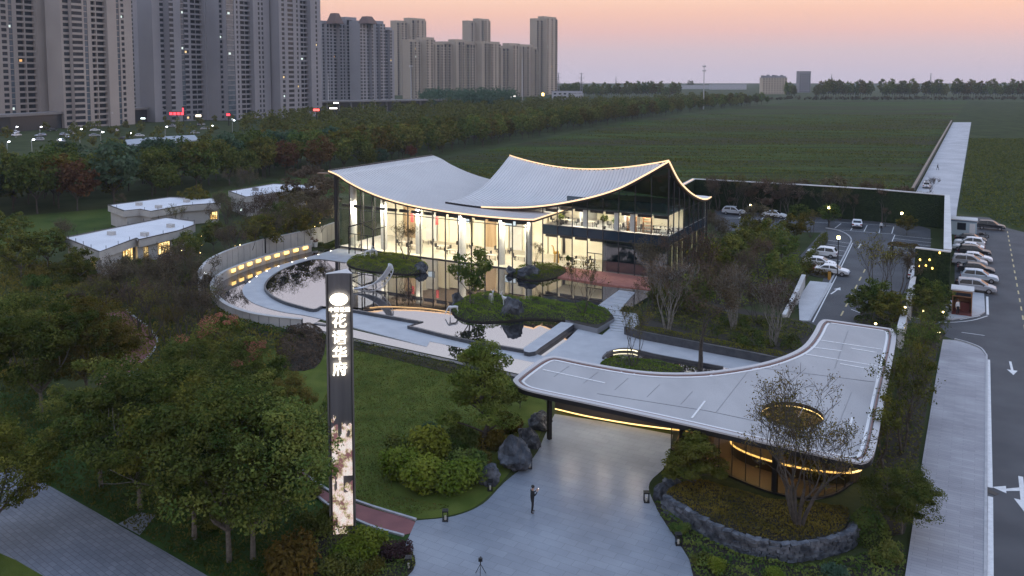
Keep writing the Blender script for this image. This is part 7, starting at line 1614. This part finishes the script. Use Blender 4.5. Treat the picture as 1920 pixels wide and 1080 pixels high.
# ------------------------------------------------------------------ inside the pavilion
def inside(name, lb, cat, u, v, z): return thing(name, lb, cat, B(u,v,z))
M_table = mat('pale table', (0.60,0.55,0.46), 0.4); M_sofa = mat('dark sofa fabric', (0.05,0.05,0.055), 0.9); M_brass = mat('golden sculpture', (0.55,0.33,0.06), 0.35, 0.5)
ri = random.Random(2)
def bbox(u, v, z, a, b_, c, m, name, parent): return MB().hexa([B(u-a/2,v-b_/2,z),B(u+a/2,v-b_/2,z),B(u+a/2,v+b_/2,z),B(u-a/2,v+b_/2,z),B(u-a/2,v-b_/2,z+c),B(u+a/2,v-b_/2,z+c),B(u+a/2,v+b_/2,z+c),B(u-a/2,v+b_/2,z+c)]).build(name, m, parent)
k = 0
for fl_, pts in ((0.06, [(9,5),(12,3.5),(16,5.5),(19,3.6),(23.5,5),(26,3.5),(30,5),(11,8),(18,8.5),(25,8.3),(36,8),(38.5,6.8),(40.5,9)]), (5.76, [(35.2,7),(37,6.4),(40,6.6),(44,7),(46.5,6.5),(49,6.8),(50.8,6.6)])):
    for (u, v) in pts:
        k += 1; where = ('in the bright hall','behind the hall glass')[k % 2] if fl_ < 1 else 'behind the upper windows of the wing'
        o = inside('table', 'pale table with chairs '+where, 'table', u, v, fl_); o['group'] = 'tables inside the pavilion'
        bbox(u,v,fl_+.68,1.6,.9,.06,M_table,'table_top',o)
        for i, j in ((-.7,-.35),(.7,-.35),(.7,.35),(-.7,.35)): bbox(u+i,v+j,fl_,.06,.06,.68,M_black,'leg',o)
        for i in (-1.15, 1.15):
            c_ = inside('chair', 'dark chair at a table '+where, 'chair', u+i, v, fl_); c_['group'] = 'chairs inside the pavilion'; bbox(u+i,v,fl_+.4,.5,.5,.1,M_sofa,'seat',c_); bbox(u+i+.22*(1 if i > 0 else -1),v,fl_+.5,.08,.5,.45,M_sofa,'backrest',c_); bbox(u+i,v,fl_,.1,.1,.4,M_black,'leg',c_)
for u, v, fl_, s, lb in ((42.6,WV+1.0,5.76,1.0,'potted palm behind the upper wing window, left one'),(44.3,WV+1.0,5.76,.85,'potted palm behind the upper wing window, right one'),(36.0,WV+1.0,5.76,.8,'potted plant at the left end of the upper wing windows'),(37.2,WV+.9,.06,.7,'potted plant behind the ground floor wing glass')):
    b = B(u,v,fl_); o = thing('potted_plant', lb, 'plant', b); MB().lathe([(.2,0),(.28,.4),(.25,.4)], b, 10).build('pot', M_dark, o); MB().tube([b+Z*.3, b+Z*1.2*s], .03, 5).build('stem', M_barkd, o)
    rg = np.random.default_rng(int(u)); v_ = clusters_to_leaves([(np.array(b+Z*1.5*s), (.55*s,.55*s,.5*s))], 140, .28, rg); l_ = bpy.data.objects.new('leaves', raw_mesh('leaves', v_, quads(140), L_mid)); link(l_); l_.parent = o; l_.matrix_parent_inverse = Matrix.Translation(-b)
o = inside('gold_sculpture','golden animal sculpture behind the left glass of the wing','sculpture',35.0,WV+1.6,.06); b = B(35.0,WV+1.6,.06)
for i, j in ((-.3,-.15),(.3,-.15),(.3,.15),(-.3,.15)): MB().tube([b+U*i+V*j, b+U*i*.8+V*j+Z*1.3], .06, 5).build('leg', M_brass, o)
MB().tube([b-U*.4+Z*1.35, b+U*.3+Z*1.5], .22, 8).build('body', M_brass, o); MB().tube([b-U*.35+Z*1.5, b-U*.55+Z*2.3, b-U*.8+Z*2.4], [.12,.08,.06], 6).build('neck', M_brass, o)
for u, lb in ((46.6,'shelf unit behind the right upper windows, left one'),(48.8,'shelf unit behind the right upper windows, right one')):
    o = inside('shelf_unit', lb, 'shelf', u, WV+1.2, 5.76)
    for z in (0,.5,1.0,1.5,2.0): bbox(u,WV+1.2,5.76+z,1.2,.4,.05,M_wood,'shelf',o)
    for s in (-.6,.6): bbox(u+s,WV+1.2,5.76,.05,.4,2.05,M_wood,'side_panel',o)
for u, z, w_, h_, v, lb in ((10.2,5.0,1.3,1.0,BWV-.4,'lit picture screen high on the hall wall near the entrance'),(16.5,3.6,2.4,1.3,BWV-.5,'lit white model board on the hall wall'),(24.8,3.8,2.6,1.2,BWV-.5,'second lit model board on the hall wall')):
    o = inside('wall_screen', lb, 'screen', u, v, z); bbox(u,v,z,w_,.08,h_,M_black,'frame',o); bbox(u,v-.06,z+.06,w_-.12,.03,h_-.12,emission('cool screen', (0.8,0.9,1.0), 0.9),'lit_face',o)
for u, lb in ((13.5,'red banner hanging in the hall, left one'),(18.0,'red banner hanging in the hall, right one')):
    o = inside('banner', lb, 'banner', u, 1.0, 4.9); bbox(u,1.0,4.9,.5,.04,1.2,mat('red banner', (0.5,0.06,0.06), 0.8),'cloth',o); bbox(u,1.0,6.1,.6,.06,.06,M_black,'rod',o)
# glazed double door of the wing
bbox(W0+3.5*dW,WV-.06,2.4,dW-.2,.08,.1,M_black,'door_head',pav); bbox(W0+3.5*dW,WV-.06,0,.07,.08,2.4,M_black,'door_stile',pav)
for s in (-.12,.12): bbox(W0+3.5*dW+s,WV-.14,.7,.04,.04,1.0,M_white,'door_handle',pav)

hb = Vector((hole_c.x, hole_c.y, 0.02)); o = plant(SHR['gold'], hb + V*2.2, 1.5, 'golden lit shrub seen through the oval opening of the canopy', 'shrub'); o2 = plant(SHR['olive'], hb + V*1.0 + U*1.2, 1.2, 'olive shrub under the oval opening of the canopy', 'shrub')
plant(BARE[1], hb + V*1.6 - U*.6, .5, 'small bare tree standing under the oval opening of the canopy', 'tree')
